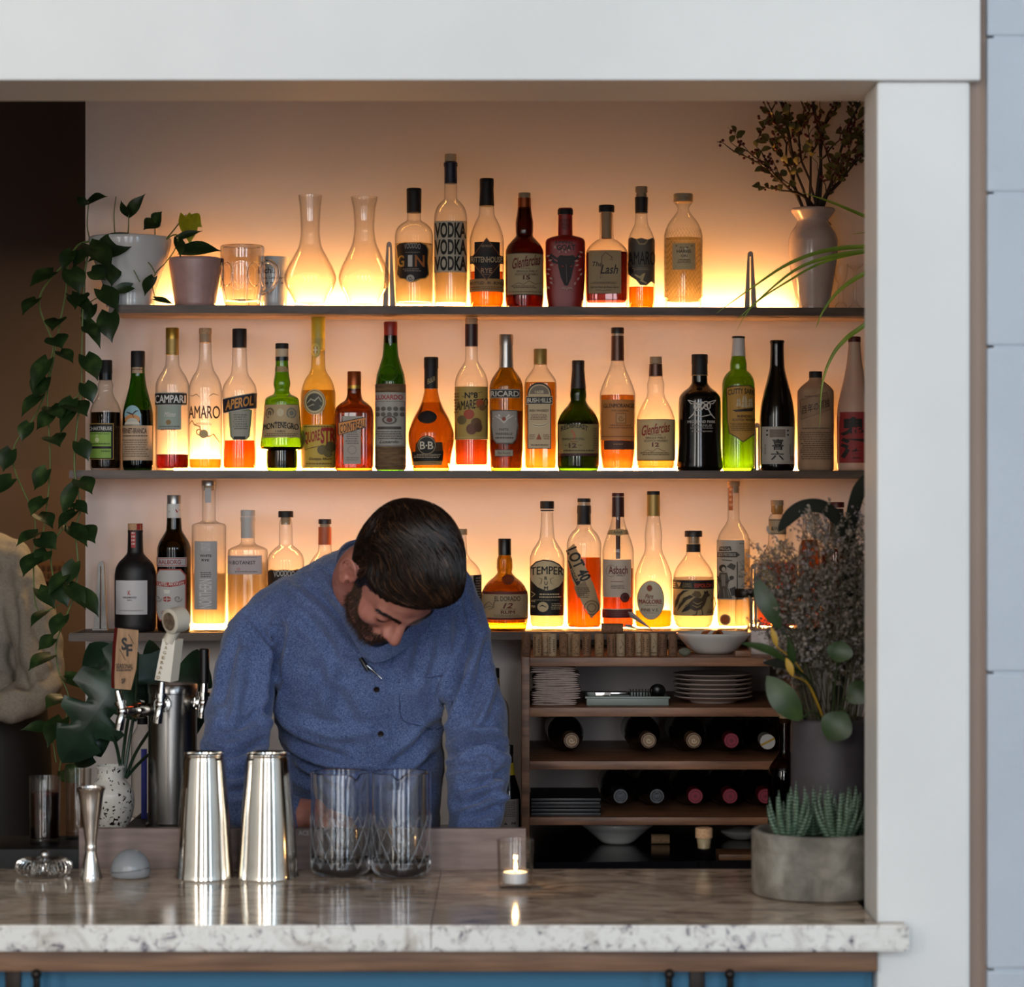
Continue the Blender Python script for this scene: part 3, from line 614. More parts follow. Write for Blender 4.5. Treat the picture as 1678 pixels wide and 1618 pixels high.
bottle(772.5, 'M', [(535, 9.8), (590, 10.4), (598, 14), (608, 20.5), (618, 25), (630, 27.2), (760, 27.2), (771, 26.5)], 'clear bottle with yellow fruit-print label, red liqueur below it, cork and maroon foil', liq=(721, 'b04a1c'), thick=10,
  parts=[stop('cork', 521, 531.5, 10.3), foil('maroon', 531.5, 568, 10.6)], labels=[(FLB, [R(745.6, 634.5, 799.4, 721, 'b3944c')], [T('Nº8', 762, 644, 783, 654, K, b=.03), A([(758, 650), (762, 652)], 1.4, K), A([(784, 645), (790, 643)], 1.4, K), T('AMARETTO', 749, 656, 799, 671, K, slope=6, sh=.1), O(786, 662, 6, 7, 'a8522e'), O(769, 680, 8.2, 8.2, 'a8452a'), O(758, 689, 7.2, 7.6, '6a5a34'), O(780, 694, 8, 8.5, '6a4a2a'), O(773, 704, 8, 9, '6b4128'), O(783, 701, 6, 8, '5c3c26'), O(789, 669, 5, 5, '7a5a34'), LN(747, 645, 755, 680, 7, '7a6232'), FR(746, 717, 799, 721, .9, 'd0b878')])])
bottle(829.5, 'M', [(560, 10.5), (602, 11.5), (612, 17.5), (622, 24), (634, 27.2), (645, 27.6), (735, 27.2), (750, 26), (771, 26)], 'olive amber bottle with black band, silver shield label and silver cap', glass='olive', liq=(674, '7a4a10'),
  parts=[cap('silver', 548.5, 566, 11.6), foil('silver', 566, 603, 10.9, 11.8)], labels=[('band_label', [P([(802.3, 639), (852, 639), (852, 653), (802.3, 653.5)], 'a39d92'), R(803, 640.3, 851, 652.3, '231d1a')], [T('RICARD', 804.5, 641.8, 850, 651, 'cdc7bb', b=.025)]),
  (FLB, [P([(806, 673), (847.5, 673), (847.8, 686), (849, 699), (845.5, 721), (840, 728), (814, 728), (808.5, 721), (805.5, 699), (806.3, 686)], '5c544a'), P([(807.5, 674.5), (846, 674.5), (846.3, 686), (847, 699), (844, 720), (839, 726.3), (815, 726.3), (810, 720), (807, 699), (807.8, 686)], '9c948c')], [A([(808, 687), (818, 681), (826, 690), (834, 681), (845, 687)], 3.2, 'd2cdc4'), A([(812, 682), (820, 687), (826, 694), (832, 687), (841, 682)], 2.2, 'cbc6bd'), O(826, 687.5, 3.2, 3.2, '8a3a26'), T('PASTIS', 819, 703, 833, 706.5, '4a423a'), T('MARSEILLE', 814, 710, 839, 713.5, '4a423a'), LN(813, 717, 841, 722, 1, '5a524a')]),
  ('small_label', [R(811.5, 737.5, 840.5, 748.5, '5c544a'), R(812.5, 738.5, 839.5, 747.5, 'a59a88')], [T('Paul Ricard', 816, 740.5, 836, 745, '4a423a', sh=.3)])])
bottle(885.5, 'M', [(590, 10.5), (600, 10.7), (608, 15, 2.4), (616, 20.5, 3.4), (624, 25.3, 4), (632, 26.3, 4.4), (760, 26.3, 4.4), (771, 25.5, 4)], 'square bottle of golden whiskey with arched beige label and black name band', liq=(627, 'eba132'), seg=56,
  parts=[cap('goldfoil', 572, 597.5, 10.8)], labels=[(FLB, [P([(864.5, 736), (864.5, 645)] + [(883.5 - 19 * math.cos(a), 645 - 17 * math.sin(a)) for a in np.linspace(0, PI, 12)] + [(902.5, 645), (902.5, 736)], '1c1714'), P([(866, 734.8), (866, 646)] + [(883.5 - 17 * math.cos(a), 646 - 15 * math.sin(a)) for a in np.linspace(0, PI, 12)] + [(901, 646), (901, 734.8)], 'c7b08a'), P([(868, 647)] + [(883.5 - 15 * math.cos(a), 646 - 13 * math.sin(a)) for a in np.linspace(0, PI, 12)] + [(899, 647)], '7a6a58'), R(862.8, 650.5, 904.5, 664, 'cdb98e'), R(863.5, 651.5, 903.8, 663, '181310')],
  [T('1608', 877, 641, 890, 646, 'd8c9a4'), T('BUSHMILLS', 865, 653.5, 902, 661, 'd8d0bc', b=.02), T('IRISH WHISKEY', 868.5, 672, 898, 676, '3c2c22'), LN(870, 680, 897, 690, 4, '7a5c48'), A([(871, 695), (877, 698), (884, 699), (890, 698), (897, 694)], 4, 'e0d2ae'), A([(871, 695), (877, 698), (884, 699), (890, 698), (897, 694)], 1.2, '4a3a2c'), P([(883, 711), (879, 721), (887, 721)], '9a4a2c'), LN(868, 713, 877, 722, 3, '8a6a50'), LN(889, 713, 899, 722, 3, '8a6a50'), LN(868, 729, 899, 733, 1, '7a5c48')])])
bottle(947.5, 'M', [(606, 10), (637, 12.3), (648, 13.4), (656, 12.6), (664, 16.5), (674, 25), (684, 31), (696, 34.3), (760, 34.3), (768, 33.5), (771, 32.5)], 'squat dark green pot-still whiskey bottle with olive beige label', glass='dgreen', liq=(690, '5a5a16'),
  parts=[cap('dark', 591, 603, 10.3), foil('dark', 603, 637, 10, 12.6)], labels=[(FLB, [R(913.8, 696, 980, 748, '8c7c4e'), R(914, 743.5, 980, 748, '3c1e18')], [T('REDBREAST', 919.5, 700, 962, 708, '231c12', b=.02, arch=5.5), A([(935, 706), (939, 710), (941, 716), (938, 722)], 4, 'a8643c'), T('SINGLE POT STILL', 921.5, 718.5, 957, 722, '3c2f1c'), LN(933, 724, 946, 727, 1, '8a4a2c'), T('12', 932, 727, 944, 734.5, '4a1f18', b=.03), LN(925, 730, 931, 732, 1, '4a3a22'), LN(946, 730, 953, 732, 1, '4a3a22'), LN(918, 738, 976, 742, 1, '4a3a22'), LN(969, 702, 977, 738, 9, '6a5a36')])])
bottle(1012, 'M', [(560, 10), (592, 10.5), (606, 14), (620, 20), (635, 26), (648, 29.2), (740, 28.8), (756, 26.8), (771, 26)], 'tall bottle of pale orange whisky with orange label and brown foil neck', liq=(648, 'e79038'),
  parts=[stop('dark', 537, 547, 10.5), ('neck_ring', 'ring', [(547, 10), (551, 10)]), foil('brown', 551, 591.5, 10.2, 10.8)], labels=[(FLB, [R(985, 656, 1038.5, 722, 'bf7a3c'), R(989.5, 722.5, 1038, 737.5, '4a2414'), R(985, 715.5, 1038.5, 717, '8a4a22')], [T('GLENMORANGIE', 989, 662.5, 1038.3, 669.5, '4a2c16', b=.02), T('THE ORIGINAL', 1001, 672.5, 1029, 675.5, '6a4422'), R(1008, 678, 1024, 695, '8a5a2c'), R(1009.2, 679.2, 1022.8, 693.8, 'b8824a'), A(swirl(1016, 686.5, 5), 1.2, '7a4e26'), LN(997, 697, 1034, 705, 2, '8a5428'), LN(1004, 728, 1020, 731, 1, 'a8784a')])])
bottle(1074.5, 'M', [(590, 9.5), (617, 11), (632, 14), (642, 13.6), (650, 15), (662, 21.5), (676, 28), (690, 31.4), (762, 31.4), (771, 30)], 'round-shouldered whisky bottle with red script on beige label, golden dregs', liq=(688, 'e8b45a'),
  parts=[stop('tan', 585, 596, 10), foil('brown', 597, 617, 10.6, 11.3)], labels=[(FLB, [R(1044, 688, 1106, 755.5, '2a2018'), R(1044, 689, 1106, 754, 'c6aa7a')], [T('Glenfarclas', 1051, 695, 1096, 712, '8a2418', b=.02, sh=.3, slope=7), T('HIGHLAND', 1064, 712.5, 1082, 715, '5a4a34'), T('SINGLE MALT', 1057, 716.5, 1089, 720, '3c3024'), T('SCOTCH WHISKY', 1055, 721.5, 1092, 725, '3c3024'), T('12', 1067, 726, 1078, 733, '6a2018', b=.03), A([(1050, 744), (1060, 738), (1068, 741), (1075, 735), (1085, 740), (1103, 737)], .9, '7a6244'), LN(1050, 742, 1095, 748, 2, '6a563c')])])
bottle(1146.5, 'M', [(598, 12.2), (627, 13), (635, 18), (643, 28), (652, 33.6), (665, 34.6), (720, 34.8), (750, 36.5), (766, 37.8), (771, 36)], 'broad glossy black bottle with silver knotwork crest printed on it', glass='black',
  parts=[cap('black', 581, 597, 13.4), foil('black', 597, 616, 12.9, 13.2)], labels=[(FLB, [A(swirl(1141, 667, 9, 1.6, 0), 1.7, 'c9c2b8'), A(swirl(1155, 667, 9, 1.6, PI), 1.7, 'c9c2b8'), A([(1126, 657), (1136, 660), (1148, 672), (1160, 660), (1170, 657)], 2, 'c9c2b8'), A([(1127, 687), (1134, 680), (1140, 668), (1148, 660), (1156, 668), (1162, 680), (1169, 687)], 2, 'c9c2b8'), A([(1132, 680), (1148, 684), (1164, 680)], 1.6, 'c9c2b8'), A([(1126, 657), (1131, 663), (1138, 662)], 1.6, 'c9c2b8'), A([(1170, 657), (1165, 663), (1158, 662)], 1.6, 'c9c2b8')],
  [T('HIGHLAND PARK', 1126, 690, 1169, 694.5, 'c9c2b8'), T('MAGNUS', 1133, 696.5, 1163, 700.5, 'a39c92'), LN(1127, 702, 1169, 704.5, 1, 'a39c92'), LN(1127, 707, 1168, 711, 1, '8c857c')]), (NKB, [R(1133.5, 615, 1159.5, 616, 'a08a5c')], [])])
bottle(1210, 'M', [(565, 10.5), (584, 11.3), (598, 13.6), (606, 13.6), (613, 20), (622, 25), (632, 26.7), (760, 26.7), (771, 26)], 'green bottle of whisky with yellow shield label showing a sailing ship, white capsule', glass='ygreen', liq=(618, 'f0ef7a'),
  parts=[cap('black', 551.5, 555, 10.8), foil('white', 555, 584, 10.5, 11.6)], labels=[(FLB, [P([(1189, 636), (1199, 633.5), (1226, 632), (1236.3, 637), (1236.3, 712), (1228, 717), (1215, 726), (1205, 718), (1193, 711), (1190, 690)], '3a2a1a'), P([(1190.2, 637.5), (1199, 635), (1225, 633.5), (1235.4, 638), (1235.4, 711), (1227, 716), (1215, 724), (1206, 717), (1194.3, 710), (1191.3, 690)], 'ba8a38')],
  [T('CUTTY SARK', 1191.5, 640, 1235.2, 649, K, b=.02, arch=2.5), P([(1198, 673), (1234, 669), (1230, 675), (1203, 676)], '2c241c')] + [P([(x - w, y + h), (x - w * .7, y), (x + w * .8, y - 1), (x + w, y + h)], 'cbb58c') for x, y, w, h in ((1208, 661, 4, 6), (1208, 655, 3, 5), (1217, 662, 5, 7), (1217, 654, 4.5, 7), (1217, 650, 3, 4), (1226, 661, 4, 7), (1226, 655, 3.5, 5))] + [A([(1217, 649), (1217, 674)], .8, K), A([(1208, 654), (1208, 674)], .8, K), A([(1226, 653), (1226, 673)], .8, K), T('BLENDED', 1206, 681, 1228, 685, '3a2a18'), T('SCOTCH WHISKY', 1199, 687, 1234, 691, '3a2a18'), LN(1196, 694, 1233, 708, 5, '7a5a2a')])])
bottle(1273.5, 'M', [(558, 11), (560.5, 12.3), (563, 11.2), (567, 11), (600, 12), (622, 16.5), (645, 22.5), (668, 27), (690, 28.7), (762, 28.7), (771, 27.5)], 'tall tapering black sake bottle with pale label of two brush characters', glass='black',
  labels=[(FLB, [R(1245.2, 700, 1300.8, 761, 'b3aca2')], [R(1259, 704.5, 1284, 717.5, '7d7264'), R(1254, 705, 1256.5, 708, K), R(1254, 712, 1256.5, 715, K), R(1286.5, 705, 1289, 708, K), R(1286.5, 712, 1289, 715, K), T('喜', 1263, 720, 1280.5, 738, K, b=.02), T('六', 1261, 740, 1281, 754.5, K, b=.02), LN(1252, 729, 1254.5, 746, 8, '4a4440'), LN(1289.5, 729, 1292, 746, 8, '4a4440'), R(1291, 748, 1297, 755.5, '8a4a42'), FR(1292, 749, 1296, 754.5, .8, 'b3aca2')])])
bottle(1336.5, 'M', [(619, 10), (623, 11), (628, 17), (635, 25), (641, 29.2), (650, 29.8), (762, 29.8), (771, 29)], 'bottle wrapped in brown kraft paper with black cap, printed with small text', glass='kraft',
  parts=[cap('black', 609, 619.5, 10.8)], labels=[('printed_panel', [P([(1309, 656), (1352, 643), (1359, 672), (1311, 689)], '7a5c44'), P([(1310.3, 657), (1351.3, 644.5), (1357.8, 671.5), (1312, 687.5)], '967558')], [T('百年の孤独', 1312, 660, 1356, 674, '3c2c20', slope=13), LN(1316, 650, 1345, 653, 1, '5a4432')]), ('printed_text', [LN(1309.5, 702, 1362, 705, 1, '4a3626'), LN(1309.5, 709, 1363, 755, 13, '5f4936')], [])])
bottle(1400, 'M', [(561, 9.6), (590, 12), (620, 17), (648, 23.5), (672, 28), (690, 28.6), (762, 28.6), (771, 27.5)], 'frosted pale bottle with red label of black brush strokes, by the white post', glass='frost',
  parts=[cap('darkred', 552, 561, 10.4)], labels=[(FLB, [R(1371.8, 676, 1428.2, 759, '8f2626')], [T('鬼', 1375, 684, 1414, 715, K, b=.05), T('酒', 1375, 718, 1414, 752, K, b=.05)])])
# ---- top shelf
bottle(678.4, 'T', [(345, 11), (361, 11.5), (366, 19), (372, 26), (380, 30), (391, 31.3), (490, 31.3), (505, 30.5)], 'clear gin bottle with ornate black label and black capsule', liq=(400, 'f7efcf'), name='gin_bottle', thick=10,
  parts=[cap('black', 309, 318, 12.2), foil('black', 318, 349, 12.2, 11.8)], labels=[(FLB, [P([(649, 404), (655, 400), (660, 401), (664, 399.5), (676, 401), (690, 399.5), (695, 401), (700, 404), (703, 412), (702, 432), (704, 452), (698, 459), (690, 460), (684, 464), (676, 465.5), (670, 464), (664, 460), (656, 459), (650, 452), (652, 432), (650, 412)], GD), P([(650.5, 405), (656, 401.5), (664, 401), (676, 402.5), (690, 401), (698, 404.5), (701.3, 412), (700.3, 432), (702, 451), (697, 457.5), (688, 459), (676, 464), (665, 459), (657, 457.5), (652, 451), (653.7, 432), (651.7, 412)], '1b1311')],
  [T('VOODOO', 664, 403, 690, 412, 'a39a92', arch=2), T('G', 653, 421, 664, 440, 'b98a3a', b=.02), T('I', 670, 421, 677, 440, 'cfc8bf', b=.04), T('N', 681, 421, 696, 440, 'b0662e', b=.02), LN(663, 416, 690, 418, 1, '8a7c6c'), LN(662, 443, 690, 449, 2, '8a7c6c'), O(674, 459, 6.2, 6, 'b8b0a6'), A(swirl(674, 459, 4), 1, '2a221e')])])
bottle(738.5, 'T', [(275, 9.8), (300, 10.2), (326, 10.6), (331, 15.5), (338, 21.5), (348, 25.5), (360, 27), (490, 27), (505, 26)], 'tallest clear bottle on the top shelf with block letter vodka label and navy foil', liq=(380, 'f9f1d8'), name='vodka_bottle', thick=9,
  parts=[stop('beige', 253, 265, 10), ('neck_foil', 'navy', [(267, 11.3), (272, 11.5), (275, 10.4), (301, 10.6)])], labels=[(FLB, [R(711.8, 364.5, 765.2, 448, 'c9bea8')], [T('VODKA', 713, 367, 764, 392.5, K, b=.035), T('VODKA', 713, 394.5, 764, 420, K, b=.035), T('VODKA', 713, 422, 764, 446, K, b=.035)])])
bottle(797.6, 'T', [(320, 11.4), (338, 12), (352, 13), (362, 17.5), (372, 22), (384, 26), (396, 28), (490, 28), (505, 27)], 'rye bottle with black diamond label, black capsule and orange whiskey in the lower third', liq=(446, 'ee7a10'), thick=4,
  parts=[cap('black', 293, 307, 11.6), foil('black', 307, 338, 11.2, 12.4)], labels=[('band_label', [R(778, 399, 819, 462, '1a1412'), R(770, 459, 825.3, 480, 'b58a58')], [T('BOTTLED - IN - BOND', 771.5, 463.5, 824, 468.5, '2a1c14', b=.02), LN(772, 472, 823, 478, 2, '6a4a2c')]),
  (FLB, [P([(797.6, 392), (824.8, 427.5), (797.6, 462.5), (770.6, 427.5)], '8a5a34'), P([(797.6, 394), (823, 427.5), (797.6, 460.5), (772.4, 427.5)], '2a1714'), P([(771.5, 421), (784, 421), (797.6, 413), (811, 421), (824, 421), (824, 434), (811, 434), (797.6, 441), (784, 434), (771.5, 434)], '141010')], [T('100 PROOF', 790, 404, 806, 408, 'a88a6c'), T('RITTENHOUSE', 773.5, 422.5, 822, 432, 'c3ab84', arch=-1), T('RYE', 789, 442, 806, 450, 'b08460', b=.02), LN(790, 452, 805, 454, 1, '8a6a50')])])
bottle(859.4, 'T', [(326, 9.6), (342, 11), (352, 12.3), (366, 14.3), (378, 14.2), (386, 13.6), (394, 20), (404, 28), (414, 31), (490, 31.3), (505, 30)], 'dark whisky bottle with bulbous neck and red script on cream label', glass='brown', liq=(343, '7a3a14'),
  parts=[stop('tan', 316.5, 325, 10), foil('copper', 325, 342.5, 10.6, 10.9)], labels=[(FLB, [R(831, 417, 889.5, 486, '3a2a1c'), R(831.5, 418.5, 889, 484.5, 'b09c78')], [T('Glenfarclas', 840, 422, 885, 440, '6a2018', b=.02, sh=.3, slope=8), LN(853, 442, 869, 444, 1, '5a4632'), T('SINGLE MALT', 847, 445.5, 880, 449, '453626'), T('SCOTCH WHISKY', 845, 450.5, 881, 454, '453626'), T('15', 857, 454, 868, 461, '5a2418', b=.03), A([(838, 472), (850, 466), (858, 469), (866, 463), (876, 468), (887, 465)], .9, '5f4a34'), LN(838, 471, 880, 476, 2, '5a4632'), LN(834, 480, 886, 483, 1, '5a4632')])])
bottle(926.4, 'T', [(350, 11.3), (386, 11.8), (389, 23, 2.8), (392, 30, 3.2), (398, 32.6, 3.2), (440, 32.2, 3.2), (490, 30, 3), (505, 28.5, 3)], 'matte red flat bottle printed with a black horned goat head', glass='red', dr=.62, name='whisky_bottle',
  parts=[cap('red', 341.5, 344, 12), cap('black', 343, 352, 12.6)], labels=[(NKB, [T('SEVENTH\nSINGLE\nMALT', 917, 360, 936, 377, '2a1210')], []), (FLB, [T('JUMPING', 909, 397, 938, 403, '1c0e0c', b=.02, slope=-1), T('GOAT', 912, 403, 942, 412, '1c0e0c', b=.03), P([(913, 425), (918, 420), (924, 421), (931, 421), (938, 420), (943, 425), (939, 440), (935, 458), (930, 470), (925, 470), (919, 457), (915, 440)], '1a0f0e'), A([(916, 428), (909, 424), (903, 419), (902, 424), (908, 431), (916, 434)], 4.2, '1a0f0e'), A([(940, 428), (946, 424), (947, 418), (944, 424)], 4.2, '1a0f0e')],
  [leafy(910 + 3 * math.cos(i), 410 + 0, 6, -2.4 + i * .5, 'b98a7c') for i in range(3)] + [leafy(943 + 4 * math.cos(i * 1.3), 414 + i * 8, 7, .4 - i * .25, 'b98a7c') for i in range(8)] + [leafy(907 - 3 * math.cos(i * 1.7), 420 + i * 8, 7, 2.7 + i * .2, 'b98a7c') for i in range(8)] + [leafy(920 + i * 4, 479 - abs(i - 2) * 1.5, 6, -.6 - i * .5, 'b98a7c') for i in range(5)] + [leafy(917 + i * 5, 418 - (i % 2) * 3, 5, -1.2 - i * .3, 'b98a7c') for i in range(4)] + [P([(921, 437), (925, 440), (921, 440)], '8f1d17'), P([(931, 440), (935, 437), (935, 440)], '8f1d17'), A([(927, 436), (928, 466)], 3, '4a403c')])])
bottle(994, 'T', [(350, 10.8), (391, 11.6), (395, 18, 2.4), (402, 26, 3.4), (410, 32, 4.4), (418, 34.4, 5), (490, 34.4, 5), (505, 33.5, 5)], 'square bottle of dark red rum with beige hand-scrawled label and black-topped stopper', liq=(415, '45100a'), thick=13, seg=56, name='rum_bottle',
  parts=[cap('black', 336.5, 348, 12.8), ('stopper', 'tan', [(348, 9), (391, 8.6)])], labels=[(FLB, [R(963.5, 413.5, 1016.5, 484, '2a2018'), R(964, 414, 1016, 483.5, 'a08760')], [T('The', 970, 432, 986, 440, K, sh=.25), T('Lash', 983, 437, 1011, 452, K, sh=.3), A([(983, 452), (985, 438), (985, 424), (991, 417), (1001, 424), (1002, 430), (998, 429), (1001, 425)], 1.2, '6a4428'), A([(983, 448), (983, 460), (986, 452), (987, 460)], .8, '5a3c26'), LN(967, 465, 1013, 469, 2, '4a3826'), T('Spiced Rum & Rhum Épicé', 968, 471, 1012, 476, '4a3826', sh=.3), LN(976, 478, 1001, 480, 1, '5a4630')])])
bottle(1051, 'T', [(318, 9.2), (350, 9.6), (366, 10.8), (376, 15), (386, 19.5), (396, 21.8), (490, 21.8), (505, 21)], 'slim clear bottle printed amaro on a grey-black swirl, orange liquid below', liq=(471, 'f08a12'), thick=4,
  parts=[stop('tan', 306, 316, 10), ('stopper_shank', 'tan', [(316, 8), (323, 8)]), foil('black', 323.6, 349.5, 10.7, 10.2)], labels=[(FLB, [P([(1029.5, 392), (1034, 390), (1042, 394), (1050, 392), (1060, 395), (1069, 391), (1072.5, 394), (1072.5, 466), (1066, 463), (1058, 470), (1048, 469), (1042, 461), (1034, 455), (1029.5, 450)], '5c5146'), P([(1031, 440), (1036, 438), (1038, 448), (1033, 452)], '2a231f')], [T('AMARO', 1028.8, 414, 1073.2, 436, '14110f'), A([(1042, 394), (1047, 402), (1055, 402), (1060, 396)], 3, 'a08a5e'), A([(1040, 452), (1048, 457), (1054, 450), (1050, 462), (1058, 466)], 4.5, 'bda876'), LN(1036, 441, 1062, 446, 2, '9a8a70')])])
g = bottle(1119.7, 'T', [(331, 16), (336, 12), (342, 9.2), (347, 10.5), (355, 16), (364, 23), (374, 28), (384, 30.6), (392, 31.2), (488, 31.2), (490, 29.5), (505, 29.5)], 'ribbed clear gin bottle with flared neck, pale wooden cap and small paper label', liq=(391, 'f8edc4'), name='gin_bottle', thick=14,
  parts=[cap('wood', 318, 331.5, 16)], labels=[(FLB, [R(1100.6, 401.6, 1137, 444.5, 'cbb184')], [T('ISLE OF', 1112, 407, 1126, 410.5, '3c2e20'), T('HARRIS', 1107.5, 412, 1130, 417.5, '2c2118', b=.02), T('GIN', 1114, 420, 1124, 424.5, '3c2e20'), LN(1108, 428, 1130, 435, 3, '6a543a'), R(1106, 405, 1108, 407, '6a3a24'), R(1130, 405, 1132, 407, '6a3a24')])])
dB = bY(1119.7, 5.52); sB = dB / F; rb = MB(); byB = CY + (CAMZ - ZT) * F / dB
for k in range(34):                                     # diagonal fluting moulded on the glass
    a0 = 2 * PI * k / 34
    pts = []
    for j in range(13):
        y = 376 + (488 - 376) * j / 12; r = (31.35 if y > 386 else 28.6 + (y - 376) * .27) * sB; a = a0 + j * .19
        pts.append((r * math.cos(a), r * math.sin(a), (byB - y) * sB))
    rb.tube(pts, .0007, 4, caps=False)
link('fluting', rb.mesh('fluting', G_CLEAR), g)
# ---- bottom shelf
bottle(221.8, 'B', [(872, 12), (905, 13), (913, 18.5), (922, 27), (932, 31.8), (946, 33.7), (1025, 33.7), (1033, 32)], 'matte black bottle with plain white square label and red-striped cork', glass='matteblack',
  parts=[stop('cork', 858, 869, 12.2), foil('black', 869, 873, 12.4)], labels=[(NKB, [P([(215.5, 869), (224, 869), (224, 898), (217, 898)], 'b03c38')], [LN(217, 872, 223, 896, 4, 'd8b8b0')]), ('stopper_stripe', [R(225.5, 858.5, 233, 868.5, '9c2a24')], []),
  (FLB, [R(193.2, 950.5, 244.5, 1006, 'cac6c6')], [T('K', 214.8, 967, 219.5, 974.5, 'a83a34', b=.02), T('VAGABOND', 206, 976.5, 228.5, 979.5, '2c2828', b=.02), T('GIN', 213.5, 981.5, 221, 983.5, '4a4646'), LN(197, 999, 240, 1001, 1, '6a6666')])])
bottle(285.2, 'B', [(820, 11), (849, 11.7), (868, 12.8), (878, 18), (888, 24), (900, 27.4), (1025, 27.5), (1033, 26.5)], 'dark olive bottle with white and red labels and silver screw cap', glass='dolive', liq=(905, '4a4210'),
  parts=[cap('silver', 811.5, 826, 11.4), ('neck_band', 'white', [(826, 11.9), (849, 12.1)])], labels=[(NKB, [R(273.5, 845, 297, 849, 'a03028'), A([(275, 836), (279, 839), (281, 835)], 3, 'a03028'), A([(295, 836), (291, 839), (289, 835)], 3, 'a03028')], []),
  ('band_label', [R(258.5, 913, 307.5, 928.5, 'b2aaa8'), FR(259.3, 914, 306.7, 927.5, 1.0, 'a04a44')], [T('AALBORG', 263, 917, 299, 924.5, '8a3834', b=.02)]),
  (FLB, [P([(265, 932), (299, 932), (306.5, 942), (306.5, 1003), (299, 1017), (265, 1017), (258.2, 1003), (258.2, 942)], 'a34a40'), P([(266, 934), (298, 934), (304.8, 943), (304.8, 1002), (298, 1014.5), (266, 1014.5), (259.6, 1002), (259.6, 943)], 'b9b4b0'), P([(258.3, 952), (270, 953.5), (283, 954), (295, 952.5), (305.5, 949), (305.5, 956.5), (295, 959.5), (283, 961), (270, 960.5), (258.3, 959)], 'a0302a')], [T('TAFFEL AKVAVIT', 260.5, 953.5, 303.5, 959, 'd8cfc8', slope=1.5), O(278, 981, 6.5, 4.5, '9c3a34'), R(277.3, 976.5, 278.7, 985.5, 'b9b4b0'), R(271.5, 980.3, 284.5, 981.7, 'b9b4b0'), P([(273, 966), (283, 966), (282, 972), (274, 972)], 'd8d2c8'), A(swirl(264, 980, 6), 1.8, '8f8680'), A(swirl(294, 980, 6), 1.8, '8f8680'), LN(268, 1000, 294, 1006, 2, 'a07a74')])])
bottle(342.4, 'B', [(796, 12), (806, 10.6), (852, 10.8), (856, 15), (859, 26), (863, 28), (1018, 28), (1033, 27)], 'tall straight clear rye bottle with grey label and silver stopper, touching the shelf above', liq=(940, 'faf1d6'), thick=13, name='whiskey_bottle',
  parts=[('stopper', 'silver', [(787.5, 11.6), (788.5, 12.2), (796, 12.2)]), ('stopper_shank', 'tan', [(796, 9), (804, 8.5)])], labels=[(NKB, [R(337, 800, 347, 824, 'a9a5a2')], []), (FLB, [R(321.4, 886.6, 358.2, 998, 'a7a39f')], [T('WHITE', 331, 908.5, 349.5, 912.5, K, b=.03), T('RYE', 334, 915.5, 346, 919.5, K, b=.03), T('COMPANY', 333, 889, 348, 902, 'c9c6c2', b=.02, v=1), LN(331, 937, 350, 947, 3, '5a5652'), T('NORTHERN', 330, 948, 350, 996, 'cdcac6', b=.02, v=1)])])
bottle(406.2, 'B', [(850, 10.8), (889, 11.4), (893, 15, 2.4), (897, 25, 3.4), (901, 31, 4), (908, 31.8, 4), (1018, 31.8, 4), (1033, 31, 4)], 'square-shouldered clear gin bottle with lilac label and grey capsule', liq=(922, 'f9f0d4'), thick=8, seg=56, name='gin_bottle',
  parts=[stop('grey', 836, 846.5, 11.8), ('neck_foil', 'grey', [(847.5, 12), (853, 12.4), (856, 11.6), (882, 11.4)])], labels=[(NKB, [R(394, 848, 418.4, 850, '8a3a34')], []), (FLB, [R(375.8, 910, 431.5, 940.5, 'b6a6a4')], [T('THE', 377, 919, 384, 924, '4a4242'), T('BOTANIST', 385.5, 918.5, 421.5, 924.5, '2c2626'), T('22', 392, 930, 397.5, 934, 'b0564a'), LN(380, 912, 425, 915, 1, '8a7c7a'), LN(385, 935.5, 425, 938.5, 1, '7a6e6c')])])
bottle(468.3, 'B', [(849, 8.2), (858, 10.5), (893, 11.4), (898, 17), (904, 23.5), (911, 28), (920, 30), (1018, 30), (1033, 29)], 'clear gin bottle with ornate black label, half behind the bartender shoulder', liq=(940, 'f7efcf'), name='gin_bottle',
  parts=[cap('black', 837.7, 848, 12.2), ('stopper_shank', 'tan', [(848, 8), (860, 7.6)])], labels=[(FLB, [P([(439.5, 936), (446, 932.5), (455, 934), (468, 932.5), (481, 934), (490, 932), (497, 936), (498, 985), (440, 985)], GD), P([(440.5, 937.2), (446, 934), (455, 935.5), (468, 934), (481, 935.5), (490, 933.7), (496, 937), (497, 984), (441, 984)], '1b1311')], [T('VOODOO', 451, 935.5, 485, 946, 'b0a69c', b=.02, arch=2), T('GIN', 448, 955, 488, 974, 'b98a3a', b=.02)])])
bottle(532.3, 'B', [(866, 9.6), (893, 10.6), (903, 11.5), (910, 16), (918, 22), (928, 27), (940, 28), (1018, 28), (1033, 27)], 'clear bottle with speckled red-orange neck wrap, mostly hidden behind the bartender', liq=(960, 'f2dca4'),
  parts=[stop('dark', 851, 859, 10.6), ('stopper_shank', 'tan', [(859, 8.2), (864, 8.2)]), foil('orange', 864, 893, 10.7, 10.9)])
bottle(757, 'B', [(878, 7), (905, 8.5), (916, 14), (924, 22), (934, 29), (946, 32), (1018, 32), (1033, 31)], 'clear bottle with black and white label peeking out behind the bartender head', liq=(950, 'f9f0d4'),
  parts=[stop('tan', 867, 877, 8.5)], labels=[(FLB, [R(733, 942, 777, 1005, 'b8b0a2'), R(776, 942, 788.6, 1005, '1d1814')], [T('R', 769, 946, 776, 958, K, b=.02), LN(779, 946, 787.5, 1002, 13, '9a9284')])])
